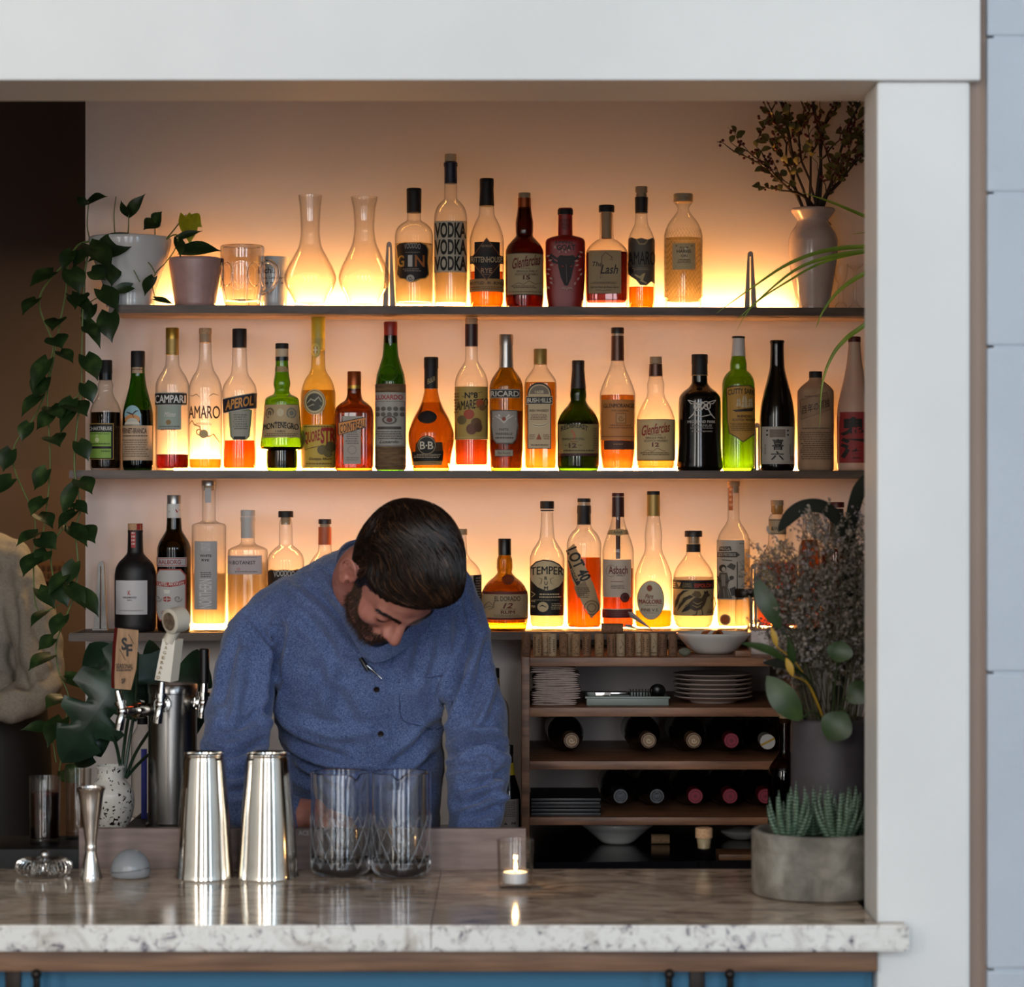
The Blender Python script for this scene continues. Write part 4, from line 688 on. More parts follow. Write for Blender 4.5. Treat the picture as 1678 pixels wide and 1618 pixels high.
bottle(827, 'B', [(893, 9.8), (910, 10.2), (917, 12.5), (931, 13), (938, 11.8), (945, 17), (952, 25.5), (960, 32.5), (971, 37), (985, 37.8), (1020, 37.5), (1033, 35)], 'squat olive rum bottle with wax seal and wide beige label, black screw cap', glass='olive', liq=(952, 'b9841c'), thick=13, name='rum_bottle',
  parts=[cap('gloss', 883, 910, 10.6)], labels=[('wax_seal', [O(832.5, 949.5, 10, 8.5, '6a2a16'), O(832.5, 949.5, 6.5, 5.5, '7a361c')], []), (FLB, [R(789.6, 968.5, 864.5, 1014.5, '6a2a1e'), R(789.6, 973, 864.5, 1011, 'b49a76')], [T('EL DORADO', 811, 976, 852, 984, '33241a', b=.015), T('12', 824, 987, 840, 995.5, '6a2a1e', b=.03, sh=.3), LN(818, 996.5, 846, 998.5, 1, '7a5e44'), T('RUM', 821, 999, 843, 1004.5, '6a2a1e', b=.025), LN(808, 1006, 853, 1010, 2, '7a664c'), A([(793, 1000), (797, 990), (803, 985), (808, 990), (812, 984), (809, 995), (802, 998)], 1.2, '6a5a40'), A([(796, 996), (804, 992), (812, 994)], 1, '6a5a40')])])
bottle(896.5, 'B', [(840, 9.6), (860, 10.4), (882, 12.4), (892, 17.5), (903, 24.5), (916, 28.4), (1010, 28.4), (1026, 28), (1033, 27)], 'clear rum bottle with cream oval over black label, fully lit base, black cap', liq=(945, 'faf3dc'), thick=6, name='rum_bottle',
  parts=[cap('black', 821.5, 834, 11.4), ('neck_ring', 'black', [(835.5, 11), (838, 11)])], labels=[(FLB, [R(869, 940, 923, 1008, '1b1714'), P([(869 + 0, 945), (870, 928), (878, 920), (890, 916.5), (904, 918), (916, 924), (923.5, 934), (923.5, 952), (916, 962), (904, 967.5), (894, 968.5), (880, 963), (870, 953)], '1b1714'), P([(870, 944), (871.5, 930), (879, 922), (890, 918.5), (903, 920), (914.5, 925.5), (922.5, 935), (922.5, 951), (915, 960.5), (903.5, 966), (894, 967), (881, 961.5), (871, 951.5)], 'cfb98e')],
  [T('TEMPER', 870, 930, 922, 943, '1f1914', b=.015, arch=2.5), T('R', 892, 944, 897, 950, K, b=.03), T('U', 892, 952, 897, 958, K, b=.03), T('M', 891.5, 960, 897.5, 966, K, b=.03), A([(883, 946), (888, 948), (887, 955), (884, 957)], .9, '4a3c2a'), A([(906, 946), (901, 948), (902, 955), (905, 957)], .9, '4a3c2a'), A([(872, 969), (878, 973), (873, 978)], 1.5, 'cfb98e'), LN(882, 972, 918, 981, 2, 'cfb98e'), LN(873, 982, 916, 984, 1, 'b0a07e'), O(890, 993.5, 8.2, 8.2, 'cfb98e'), A([(885, 993), (889, 991), (895, 994)], 2, '1b1714'), T('45%', 873, 982.5, 879, 986, 'cfb98e'), T('750', 873, 991.5, 879, 995, 'cfb98e'), LN(901, 988, 917, 999, 4, 'b0a07e')])])
bottle(957, 'B', [(828, 10.4), (858, 11), (866, 13.5), (873, 20), (882, 25.5), (893, 28.3), (1018, 28.5), (1033, 28)], 'bottle of orange rye whisky with diagonal beige banner label and black neck', liq=(914, 'e8680c'), thick=5, name='whiskey_bottle',
  parts=[stop('black', 817, 823, 10.8), ('neck_ring', 'ring', [(823, 10.3), (829, 10.3)]), ('neck_foil', 'black', [(828.6, 11.2), (840, 11.6), (843, 10.9), (860, 11.2)])], labels=[(FLB, [P([(930, 900), (940, 890.5), (957, 925), (972, 958), (982, 990), (983, 998), (968, 1013), (953, 988), (938, 950), (929.5, 918)], 'b59870'), P([(930, 918), (933, 919), (947, 950), (951, 952), (946, 962), (938, 946)], '2b241d')],
  [P([(940, 962), (958, 951), (965, 968), (947, 979)], '8a7050'), ('G', 1.13, 947, 924, T('LOT 40', 919, 914, 976, 933, K, b=.03), K), LN(945, 962, 966, 980, 6, '5a4430'), Q(968, 995, 12, 12, 1.2, '5a4430'), Q(968, 995, 7, 7, 1, '5a4430'), A([(954, 996), (982, 990)], 1.2, '5a4430'), ('G', 1.13, 942, 942, T('WHISKY', 930, 939.5, 954, 944.5, 'b59870', b=.02), 'b59870')])])
bottle(1012.8, 'B', [(822, 9.6), (848, 10), (860, 12.2), (875, 17.5), (890, 22.8), (905, 25.7), (1018, 26), (1033, 25.5)], 'brandy bottle with pourer tube, white label and red liquid, maroon capsule', liq=(931.6, 'b84c24'), thick=5, name='brandy_bottle',
  parts=[cap('darkred', 808, 813.6, 10), foil('maroon', 815, 847.5, 9.9, 10.4), ('neck_ring', 'ring', [(813.6, 9.6), (816, 9.6)]), ('pour_tube', 'maroon', [(845, 3.6), (916, 3.6)])], labels=[(NKB, [P([(994, 869), (1006, 868), (1013, 866), (1020, 868), (1032, 869), (1030, 876), (1020, 876.5), (1013, 878.5), (1006, 876.5), (995, 876)], 'b59a6c')], [T('Asbach', 1005, 869.5, 1019, 874.5, '3a2c1c')]),
  (FLB, [R(988.5, 916.6, 1033, 978, 'c2b09c'), R(987.2, 998.5, 1034.5, 1012, '5a1f1c'), R(987.2, 997, 1034.5, 998.5, 'c2b09c')], [T('Asbach', 997, 927, 1027, 940, '6a2420', b=.015), T('URALT', 1009, 940.5, 1023, 944, '6a5a4c'), Q(1001, 935, 8, 10, .9, '9a8876'), LN(1000, 952, 1021, 954, 1, '8a3a34'), LN(1000, 958, 1022, 965, 3, '7a6a5c'), O(1022, 978.5, 7, 8, '4a1816'), Q(1022, 978.5, 4.5, 5, .8, '7a3a34'), LN(990, 1001, 1030, 1009, 3, '8a4a44')])])
bottle(1070.7, 'B', [(820, 10), (846, 10.3), (862, 12.6), (880, 14.2), (894, 13.6), (905, 15), (916, 20), (930, 26), (946, 30.2), (1018, 30.5), (1033, 30)], 'calvados bottle with swelling neck, gold foil and white oval label, yellow dregs', liq=(1001, 'f0b21e'), thick=5, name='brandy_bottle',
  parts=[cap('black', 805, 811, 10.6), foil('goldfoil', 811, 846, 10.6, 11)], labels=[(FLB, [O(1065.2, 982.7, 21.8, 32, 'a8894a'), O(1065.2, 982.7, 20.8, 31, 'cbbca2')], [O(1063, 963, 4, 5, '8a3a2c'), Q(1063, 963, 4.6, 5.6, .8, 'a8894a'), T('Père', 1056, 972.5, 1069, 980, '7a2a20', sh=.4), T('MAGLOIRE', 1047, 981.5, 1082, 988.5, '8a1f18', b=.02), LN(1054, 990.5, 1076, 992.5, 1, '9a8a70'), T('FINE V.S.', 1051, 996, 1077, 1001, '5a4c3a'), LN(1056, 1003, 1074, 1005, 1, '9a8a70')])])
bottle(1136.3, 'B', [(880, 10.6), (905, 11.4), (912, 14.5), (921, 21), (931, 28), (944, 32.6), (955, 33.4), (1010, 33.4), (1022, 31.5), (1033, 25)], 'round tequila bottle with black-topped rooster label and wide dark stopper', liq=(946, 'faf3dc'), thick=4, name='tequila_bottle',
  parts=[stop('dark', 870, 880, 14.4), ('stopper_shank', 'tan', [(880, 9), (891, 8.6)]), ('neck_band', 'black', [(892, 11.5), (905, 11.6)])], labels=[(FLB, [R(1102.8, 950, 1169.7, 1008, 'bda16c'), R(1102.8, 950, 1169.7, 964.5, '17120f')], [T('ESPOLÒN', 1135.5, 954, 1165.5, 962, 'c0402c', b=.03), T('CERO\nDAÑO', 1117, 954.5, 1131.5, 962, '9a8460'), P([(1109, 954), (1115, 954), (1112, 961.5)], 'bda16c'), R(1104, 954, 1107, 955, 'bda16c'), R(1104, 957, 1107, 958, 'bda16c'), R(1104, 960, 1107, 961, 'bda16c')] + [P([(1106, 998), (1107, 984), (1111, 974), (1118, 967), (1128, 966), (1120, 970), (1114, 977), (1111, 988)], '2a2018'), P([(1110, 1001), (1113, 988), (1119, 979), (1129, 974), (1134, 977), (1124, 982), (1117, 991)], '3a2e1e'), P([(1116, 1003), (1122, 991), (1130, 985), (1140, 984), (1134, 992), (1126, 999)], '2a2018'), P([(1128, 986), (1136, 978), (1146, 979), (1150, 972), (1156, 970), (1160, 975), (1155, 978), (1152, 988), (1146, 997), (1136, 1000), (1129, 996)], '4a3a24'), P([(1150, 972), (1150, 967), (1153, 969), (1155, 966), (1157, 970)], '2a2018'), A([(1140, 998), (1138, 1006), (1132, 1007)], 1.6, '2a2018'), A([(1146, 996), (1148, 1006), (1143, 1007)], 1.6, '2a2018'), P([(1131, 974), (1136, 967), (1143, 968), (1146, 975), (1140, 979)], '6a5634'), A([(1133, 985), (1140, 989), (1147, 985)], 1.3, 'bda16c'), A([(1132, 990), (1139, 994), (1145, 991)], 1.3, 'bda16c'), A([(1113, 991), (1119, 982)], 1.0, 'bda16c'), A([(1119, 997), (1128, 988)], 1.0, 'bda16c'), A([(1160, 984), (1165, 978), (1167, 990), (1163, 1002)], 2.2, '4a3a24'), LN(1153, 998, 1168, 1005, 3, '6a5634')])])
bottle(1202, 'B', [(800, 9.4), (850, 9.7), (858, 12.5), (867, 18.5), (877, 24), (890, 27), (1018, 27.3), (1033, 26.8)], 'tall clear mezcal bottle with white illustrated label and orange tape on its neck', liq=(900, 'f5ecd0'), thick=6, name='mezcal_bottle',
  parts=[stop('cork', 788.7, 797, 10.2), ('stopper_shank', 'tan', [(797, 8.6), (808, 8.2)])], labels=[(NKB, [R(1193.8, 798, 1200.5, 836.5, 'b8642c')], [LN(1194.5, 800, 1200, 834, 4, 'd8a878')]), ('small_seal', [O(1187, 1014.6, 8.3, 9, 'd0b489'), O(1187, 1014.6, 6.3, 7, 'b8602c')], []),
  (FLB, [R(1175.2, 885, 1217, 982, 'b9b0a2')], [P([(1179, 896), (1195, 895), (1197, 902), (1178, 903)], '3a332c'), T('MEZCAL', 1180, 897, 1195, 901, 'c8c0b2'), P([(1176, 905), (1204, 904), (1210, 909), (1204, 913), (1176, 913)], '4a433a'), T('LOS MISTERIOS', 1177, 906, 1203, 911, 'c8c0b2'), R(1204.5, 920, 1206, 982, '3a332c'), O(1184, 931, 5.2, 6.2, '2a241f'), O(1185.5, 932.5, 2.8, 3.8, 'b9b0a2'), P([(1180, 938), (1190, 938), (1193, 950), (1191, 962), (1198, 980), (1177, 980), (1180, 962), (1177, 950)], '5c544a'), P([(1182, 941), (1188, 941), (1188, 960), (1183, 960)], '8f877b'), A([(1177, 944), (1181, 952), (1190, 954), (1196, 948)], 2.4, '3a332c'), A([(1181, 964), (1180, 979)], 1, 'b9b0a2'), A([(1186, 964), (1187, 979)], 1, 'b9b0a2'), A([(1191, 966), (1194, 979)], 1, 'b9b0a2'), O(1197, 946, 3.2, 3.2, '3a332c'), P([(1190, 928), (1196, 922), (1203, 926), (1200, 934)], '4a433a'), P([(1194, 964), (1202, 960), (1203, 974), (1197, 976)], '3a332c'), A([(1184, 917), (1198, 918)], 2, '4a433a'), LN(1207, 890, 1214, 892, 1, '5a5248')])])
bottle(1273.5, 'B', [(842, 10), (850, 14), (876, 14.4), (890, 15), (905, 22), (918, 29), (930, 33), (1018, 33.5), (1033, 33)], 'bourbon bottle of red liquid with beige neck label and round half-hidden label', liq=(922, 'c24a10'), thick=6, name='whiskey_bottle',
  parts=[stop('tan', 820, 829, 10.4), ('stopper_shank', paint('b08a50', .2, trans=.5), [(829, 9.6), (838, 10), (843, 8)])], labels=[(NKB, [R(1260, 850.5, 1288, 876, 'b09a78')], [T('&W', 1263, 863, 1274, 869.5, '3a2e20'), R(1260, 852, 1288, 853, '5a4a34'), R(1260, 873.5, 1288, 874.5, '5a4a34')]), (FLB, [O(1253, 955, 17, 24, 'b09a78')], [T('PERHAM', 1243, 938, 1266, 947, '4a3a28', arch=5), O(1252, 957, 6, 8, '8a6a44')])])
bottle(1326, 'B', [(833, 9.6), (878, 11), (888, 14), (900, 17), (912, 18), (1018, 18), (1033, 17)], 'amber bottle with white oval neck label, seen above the dried flowers', glass='clear', liq=(885, 'b85a1c'), name='whiskey_bottle',
  parts=[cap('dark', 824, 834, 10.4)], labels=[(NKB, [O(1325, 859, 7.5, 12.5, 'c9bda8')], [T('R', 1319.5, 852, 1327, 862, '8a3a2c', b=.01), LN(1318, 866, 1329, 868, 1, '8a3a2c')])])
bottle(1371, 'B', [(838, 10), (878, 11), (890, 18), (905, 24), (920, 25.5), (1018, 25.5), (1033, 24)], 'bottle with dark red cap and black neck wrap, above the dried flowers', liq=(900, '8a3a14'), name='whiskey_bottle',
  parts=[cap('darkred', 823, 832, 12.4), foil('dark', 834, 880, 11.2)], labels=[(NKB, [O(1371, 858, 3.4, 4, '8a3a34'), R(1367, 866, 1375, 877, '9a8a7a')], [])])
for b_ in [o for o in S.objects if o.parent is None and 'bottle' in o.name]: b_['group'] = 'bottles on the lit wall shelves'

# ------------------------------------------------------------------ vessels and plants on the top shelf
def vessel(name, cx, shelf, prof, label, cat, m, d=5.52, seg=44, part=None, wall=0.0, floor_=6.0, parent=None):
    """Round vessel from its outline in photo pixels (y, half width), top to bottom; with a wall it is hollow."""
    D = bY(cx, d) if d > 5.0 else d
    z0 = SH[shelf] if isinstance(shelf, str) else shelf; by = CY + (CAMZ - z0) * F / D; s = D / F
    prof = [p for p in prof if p[0] < by - 1] + [(by, prof[-1][1])]
    ys, f, g = prof_rings(prof, 4)
    t = parent or thing(name, label, cat, (X(cx, D), D, z0))
    out = [(max(.5, f(y) - max(0, 2 - (by - y)) ** 2 * .4) * s, (by - y) * s) for y in reversed(ys)]
    if wall:
        inn = [(max(.4, f(y) - wall) * s, (by - y) * s) for y in ys if by - y > floor_]
        rings = out + [((f(ys[0]) - wall * .5) * s, (by - ys[0] + wall * .4) * s)] + inn + [(.4 * s, (floor_ + .2) * s)]
    else: rings = out
    o = link(part or 'body', MB().lathe(rings, seg, cap1=bool(wall)).mesh(name, m), t)
    return t, s, by
def loc_leaf(m, base, tip, up, w, fold=.25, droop=.15, seg=8, tip_pow=1.0, mi=0, heart=True, wave=0.0):
    """Leaf blade from base to tip, folded along its midrib and drooping."""
    base = Vector(base); tip = Vector(tip); ax = tip - base; L = ax.length; ax.normalize(); up = Vector(up); side = ax.cross(up).normalized(); nr = side.cross(ax).normalized()
    vs = []; fs = []
    for i in range(seg + 1):
        t = i / seg
        if heart: ww = w * (math.sin(PI * min(1, t * .93 + .12)) ** .8) * (1 - t ** 3 * .75) if t < 1 else 0
        else: ww = w * math.sin(PI * (t * .97 + .03)) ** .75 * tip_pow if t < 1 else 0
        c = base + ax * (L * t) + nr * (L * droop * (math.sin(PI * t) - t * .5))
        for j in (-2, -1, 0, 1, 2):
            q = j / 2
            back = ax * (-L * .14 * abs(q) * (1 - t) ** 4) if heart else Vector()
            vs.append(c + side * (ww * q) + nr * (abs(q) * ww * fold + wave * math.sin(t * 9 + j) * w) + back)
    for i in range(seg):
        for j in range(4): a = i * 5 + j; fs.append((a, a + 1, a + 6, a + 5))
    return m.add(vs, fs, mi)
def leafmat(key, c1, c2, c3, sc=60):
    m = textured(key, [(.3, c1), (.55, c2), (.75, c3)], tscale=sc, detail=3, rough=.38, spec=.5)
    return m
M_POTHOS = leafmat('pothos leaf', '1a2a14', '26391a', '44572a', 28)
M_POTHOSY = leafmat('yellowing pothos leaf', '8a8a1c', 'b8ac22', '9a9a2a', 28)
M_STEM = paint('5f7036', .5); M_STEMD = paint('3c3423', .6)
M_MONST = leafmat('dark split leaf', '16261a', '1e3322', '2a4430', 18)
# pothos in its white pot, trailing down past the end of the shelves
DP = bY(213, 5.525)
pt = thing('potted_pothos', 'trailing green pothos in a white pot at the end of the top shelf', 'potted plant', (X(213, DP), DP, ZT))
vessel('pot', 213, 'T', [(391, 66.5), (394, 67), (405, 65.5), (430, 58), (460, 47), (480, 41), (492, 39.5), (505, 39)], '', '', M_PORCELAIN, d=5.525, part='pot', wall=4, floor_=80, parent=pt)
sP = DP / F; byP = CY + (CAMZ - ZT) * F / DP
link('soil', MB().lathe([(55 * sP, (byP - 412) * sP), (59 * sP, (byP - 408) * sP)], 32).mesh('soil', paint('1f1712', .9)), pt)
def vine(pts, leaves, parent, rad=.0016, nm='vine'):
    """pts: (px, py, depth); leaves: (base px, py, depth, tip px, py, depth, width px, tilt[, yellow])."""
    P3 = [W(*p) for p in pts]; pl = spline(P3, 6)
    v = link(nm, MB().tube(pl, [rad * (1 - .4 * i / len(pl)) for i in range(len(pl))], 7).mesh(nm, M_STEM), parent, world=True)
    for lf in leaves:
        bx, by_, bd, tx, ty, td, w, tilt = lf[:8]; m = MB(); b = W(bx, by_, bd); t_ = W(tx, ty, td)
        up = Vector((math.sin(tilt) * .9, -1, .35 + .3 * math.cos(tilt)))
        loc_leaf(m, b, t_, up, w * bd / F, fold=.18, droop=.10)
        link('leaf', m.mesh('leaf', M_POTHOSY if len(lf) > 8 else M_POTHOS, True, 80), v, world=True)
    return v
# shoots rising from the pot
vine([(192, 408, 5.5), (188, 380, 5.5), (187, 350, 5.5), (190, 322, 5.5)], [(146 + 0, 330, 5.48, 176, 321, 5.46, 11, .5)][:0], pt)
vine([(148, 395, 5.47), (143, 372, 5.46), (144, 345, 5.46), (146, 330, 5.45)], [(145, 332, 5.45, 176, 321, 5.42, 12, .4), (140, 336, 5.46, 126, 322, 5.47, 8, -.3)], pt)
vine([(205, 405, 5.5), (210, 380, 5.49), (211, 352, 5.48)], [(212, 350, 5.48, 238, 317, 5.46, 11, .5), (211, 352, 5.48, 197, 328, 5.46, 9, -.8)], pt)
vine([(252, 402, 5.5), (254, 385, 5.5), (254, 364, 5.5)], [(255, 365, 5.5, 235, 376, 5.47, 15, .2), (255, 366, 5.5, 265, 346, 5.49, 14, -.2)], pt)
vine([(262, 400, 5.48), (278, 385, 5.47), (295, 364, 5.46), (305, 352, 5.45)], [(304, 355, 5.45, 312, 402, 5.43, 17, .5, 1), (312, 360, 5.45, 331, 372, 5.43, 16, -.7, 1)], pt)
vine([(265, 398, 5.46), (282, 386, 5.44), (292, 388, 5.43), (286, 410, 5.42), (270, 432, 5.42), (255, 448, 5.41), (250, 470, 5.41), (257, 494, 5.41)], [(291, 392, 5.43, 296, 422, 5.41, 11, .8), (292, 390, 5.43, 332, 378, 5.42, 7, 1.2), (300, 412, 5.43, 364, 410, 5.42, 16, .2), (252, 455, 5.4, 236, 485, 5.39, 14, -.6), (254, 490, 5.4, 286, 499, 5.4, 6, 1.3)], pt)
vine([(160, 398, 5.45), (172, 392, 5.44), (196, 408, 5.43), (212, 430, 5.42), (229, 462, 5.41)], [(208, 395, 5.41, 143, 428, 5.38, 24, .3), (215, 470, 5.41, 178, 480, 5.4, 10, 1.2)], pt)
vine([(240, 402, 5.45), (236, 420, 5.43), (248, 436, 5.42), (254, 448, 5.41)], [], pt)
vine([(212, 472, 5.41), (190, 478, 5.41), (170, 484, 5.41), (150, 494, 5.4), (140, 510, 5.4)], [(178, 435, 5.41, 184, 470, 5.4, 19, .9), (165, 475, 5.4, 195, 510, 5.38, 20, .4), (178, 512, 5.4, 183, 562, 5.38, 22, -.4), (152, 500, 5.4, 136, 532, 5.39, 14, 0), (140, 525, 5.39, 166, 572, 5.38, 13, .6)], pt)
# long trailing vines
rv = random.Random(11)
def trail(pts, n, wlo, whi, sides=1.0):
    P3 = spline([Vector((p[0], p[1], 0)) for p in pts], 10); lv = []
    for k in range(n):
        q = P3[int((k + .6) / n * (len(P3) - 1))]; a = rv.choice((-1, 1)) * rv.uniform(.35, 1.2); l = rv.uniform(32, 56)
        bx = q.x + math.sin(a) * 10; by_ = q.y + 4
        lv.append((bx, by_, 5.36, bx + math.sin(a) * l * .8, by_ + l * rv.uniform(.35, .95), 5.33 + rv.uniform(-.02, .03), rv.uniform(wlo, whi) * 1.25, a * .6))
    vine([(p[0], p[1], 5.37) for p in pts], lv, pt, .0022)
trail([(146, 396), (128, 402), (112, 430), (108, 480), (98, 530), (88, 590), (78, 640), (80, 700), (82, 760), (78, 820), (70, 880), (66, 920)], 13, 12, 20)
trail([(150, 396), (140, 440), (136, 500), (134, 580), (132, 640), (110, 660), (90, 680)], 9, 12, 19)
trail([(120, 420), (80, 460), (64, 500), (86, 560), (84, 590), (72, 650), (52, 690), (24, 730), (24, 770), (50, 830), (58, 860), (55, 930), (62, 1000), (100, 990)], 12, 10, 18)
trail([(134, 640), (126, 700), (122, 770), (132, 830), (124, 870), (128, 930), (120, 980), (100, 1030), (92, 1060), (96, 1100), (112, 1140), (108, 1180), (102, 1230), (96, 1272)], 15, 11, 19)
trail([(136, 780), (120, 810), (112, 850), (84, 900), (92, 960), (110, 950), (116, 930)], 7, 10, 16)
vine([(92, 1250, 5.36), (85, 1205, 5.36), (80, 1190, 5.36)], [(80, 1192, 5.36, 33, 1196, 5.33, 12, .1)], pt)
# pink pot, mug, cup, two carafes
vessel('plant_pot', 320, 'T', [(424.5, 42.5), (428, 43), (460, 39), (497, 34), (505, 33.5)], 'small dusty pink flower pot between the white pot and the glass mug', 'flower pot', textured('pink glaze', [(.3, 'b88f88'), (.7, 'c49b94')], tscale=40, rough=.3), wall=3.5, floor_=30, part='pot_body')
t, s, by = vessel('beer_mug', 397, 'T', [(404.5, 35.5), (407, 36), (425, 35.4), (428, 36), (470, 34), (492, 30), (505, 29)], 'dimpled clear glass beer mug on the top shelf, handle towards the white cup', 'mug', G_CRYSTAL, part='mug_body', wall=4.2, floor_=9)
m = MB()
for k in range(9):
    a = -PI / 2 + k * 2 * PI / 9; r = 35.6 * s
    m.tube([((r + .0005) * math.cos(a + .33 * math.cos(q)), (r + .0005) * math.sin(a + .33 * math.cos(q)), (by - 452 + 20 * math.sin(q)) * s) for q in np.linspace(0, 2 * PI, 20)], .0012, 5, caps=False)
    a += PI / 9
    m.tube([((f_ * s + .0004) * math.cos(a), (f_ * s + .0004) * math.sin(a), (by - y) * s) for y, f_ in ((432, 36), (450, 35.2), (470, 34), (486, 31.4), (494, 29.8))], .0012, 5, caps=False)
link('dimple_ribs', m.mesh('dimple_ribs', G_CRYSTAL), t)
link('handle', MB().tube(spline([(34 * s, -.012, (by - 432) * s), (46 * s, -.016, (by - 430) * s), (57 * s, -.018, (by - 440) * s), (58 * s, -.018, (by - 458) * s), (50 * s, -.017, (by - 474) * s), (32 * s, -.012, (by - 482) * s)], 6), .0045, 8).mesh('handle', G_CRYSTAL), t)
t, s, by = vessel('tea_cup', 449, 'T', [(422, 22.5), (426, 22.6), (470, 22.3), (496, 21), (505, 20)], 'plain white cup with black printing, behind the glass mug handle', 'cup', M_PORCELAIN, part='cup_body', wall=2, floor_=5, d=5.575)
def cupmap(px, py, li): r = 22.9; x = min(max((px - 449) / r, -.99), .99); return (x * r * s * 1.004, -math.sqrt(1 - x * x) * r * s * 1.01, (by - py) * s)
mb, ms = flat_mesh([T('uchi.', 429, 440, 452, 450, K, b=.02), T('ove. Look for', 430, 454, 466, 459, '3c3632'), T('ing nor a', 431, 463, 466, 468, '3c3632')], cupmap); link('printing', mb.mesh('printing', ms, False), t)
for cx, prof, lab in ((508.4, [(320.5, 19.5), (322, 19.4), (345, 17), (378, 15.6), (400, 18), (425, 30), (445, 40), (456, 43), (468, 40.5), (485, 31), (497, 26), (505, 25)], 'clear glass wine carafe with flared lip, next to the white cup'), (597, [(323, 22), (325, 21.8), (345, 18), (372, 16.5), (395, 19), (420, 29), (444, 40), (456, 42.5), (468, 40), (484, 31), (497, 27), (505, 26)], 'clear glass wine carafe with flared lip, next to the gin bottle')):
    vessel('carafe', cx, 'T', prof, lab, 'carafe', G_WARE, part='carafe_body', wall=1.2, floor_=5)
# white vase with berry branches, two stemmed glasses
vt, s, by = vessel('vase', 1332, 'T', [(343, 35.5), (345, 36), (354, 30), (362, 25), (370, 28.5), (382, 36.5), (396, 40.3), (412, 40.2), (440, 37), (470, 32), (498, 27), (505, 26)], 'tall pale glazed vase on the top shelf holding berry branches', 'vase', textured('blush glaze', [(.3, 'cbb4a8'), (.7, 'd6c0b4')], tscale=30, rough=.22, coat=.3), part='vase_body', wall=3, floor_=30)
bt = thing('berry_branch', 'dry berry branches with small olive leaves standing in the pale vase', 'branches', (vt.location.x, vt.location.y, ZT + .02))
rb = random.Random(5); DV = vt.location.y
M_TWIG = paint('2e2018', .7); M_BERRY = paint('5a1c1c', .35); M_OLEAF = textured('olive leaf', [(.3, '4a4a26'), (.6, '7a7440'), (.8, '9a8c50')], tscale=15, rough=.6)
def branch(x0, tips, thick):
    tw = MB(); be = MB(); lf = MB()
    def grow(a, b, r, lvl):
        pts = [a]
        n = 7
        for i in range(1, n + 1):
            q = a.lerp(b, i / n) + Vector((rb.uniform(-1, 1), rb.uniform(-1, 1), rb.uniform(-1, 1))) * (b - a).length * .035; pts.append(q)
        pts[-1].y = min(pts[-1].y, 5.59)
        for q in pts: q.y = min(q.y, 5.60)
        tw.tube(pts, [r * (1 - .65 * i / n) for i in range(n + 1)], 6)
        for i in range(2, n + 1):
            q = pts[i]
            if lvl and rb.random() < .62:
                for _ in range(rb.choice((1, 1, 2, 2))):
                    p = q + Vector((rb.uniform(-1, 1), rb.uniform(-1, .6), rb.uniform(-1, 1))) * .009; be.ball(p, rb.uniform(.0026, .0038), 5)
            if rb.random() < .34:
                d = Vector((rb.uniform(-1, 1), rb.uniform(-1, .3), rb.uniform(-.5, 1))).normalized(); loc_leaf(lf, q, q + d * rb.uniform(.016, .028), (rb.uniform(-.5, .5), -1, .6), rb.uniform(.006, .010), seg=5, heart=False)
            if lvl < 2 and rb.random() < (.62 if lvl == 0 else .16):
                d = (pts[i] - pts[i-1]).normalized() + Vector((rb.uniform(-.9, .9), rb.uniform(-.5, .3), rb.uniform(-.1, .7)))
                grow(q, q + d.normalized() * rb.uniform(.05, .11) * (1 - .3 * lvl), r * .5, lvl + 1)
    grow(W(1332 + x0 * .5, 480, DV), W(1332 + x0, 342, DV), thick, 3)
    for t_ in tips: grow(W(1332 + x0, 342, DV), W(*t_), thick, 0)
    b = link('branch', tw.mesh('branch', M_TWIG), bt, world=True)
    link('berry_sprays', be.mesh('berry_sprays', M_BERRY), b, world=True); link('leaves', lf.mesh('leaves', M_OLEAF), b, world=True)
branch(-16, [(1262, 160, 5.5), (1268, 60, 5.5)], .0036)
branch(-6, [(1262, 110, 5.47), (1302, 50, 5.5)], .0030)
branch(4, [(1246, 266, 5.48), (1345, 40, 5.5)], .0040)
branch(10, [(1372, 40, 5.54), (1418, 150, 5.5)], .0042)
branch(16, [(1372, 270, 5.46), (1440, 185, 5.48)], .0030)
branch(8, [(1420, 240, 5.47), (1328, 60, 5.45)], .0030)
def stemglass(cx, prof, lab, d):
    vessel('cordial_glass' if 'cut' in lab else 'wine_glass', cx, 'T', prof, lab, 'glass', G_WARE, d=d, part='glass_body', seg=24)
stemglass(1378, [(434, 12), (445, 11), (458, 9), (466, 4), (472, 6), (480, 3.5), (488, 5), (494, 3.6), (500, 9), (505, 10)], 'small cut cordial glass behind the spider plant leaves, beside the pale vase', 5.5)
stemglass(1401, [(432, 14), (436, 13), (440, 7), (446, 2.4), (490, 2.4), (498, 5), (505, 11)], 'slender stemmed wine glass at the end of the top shelf', 5.53)
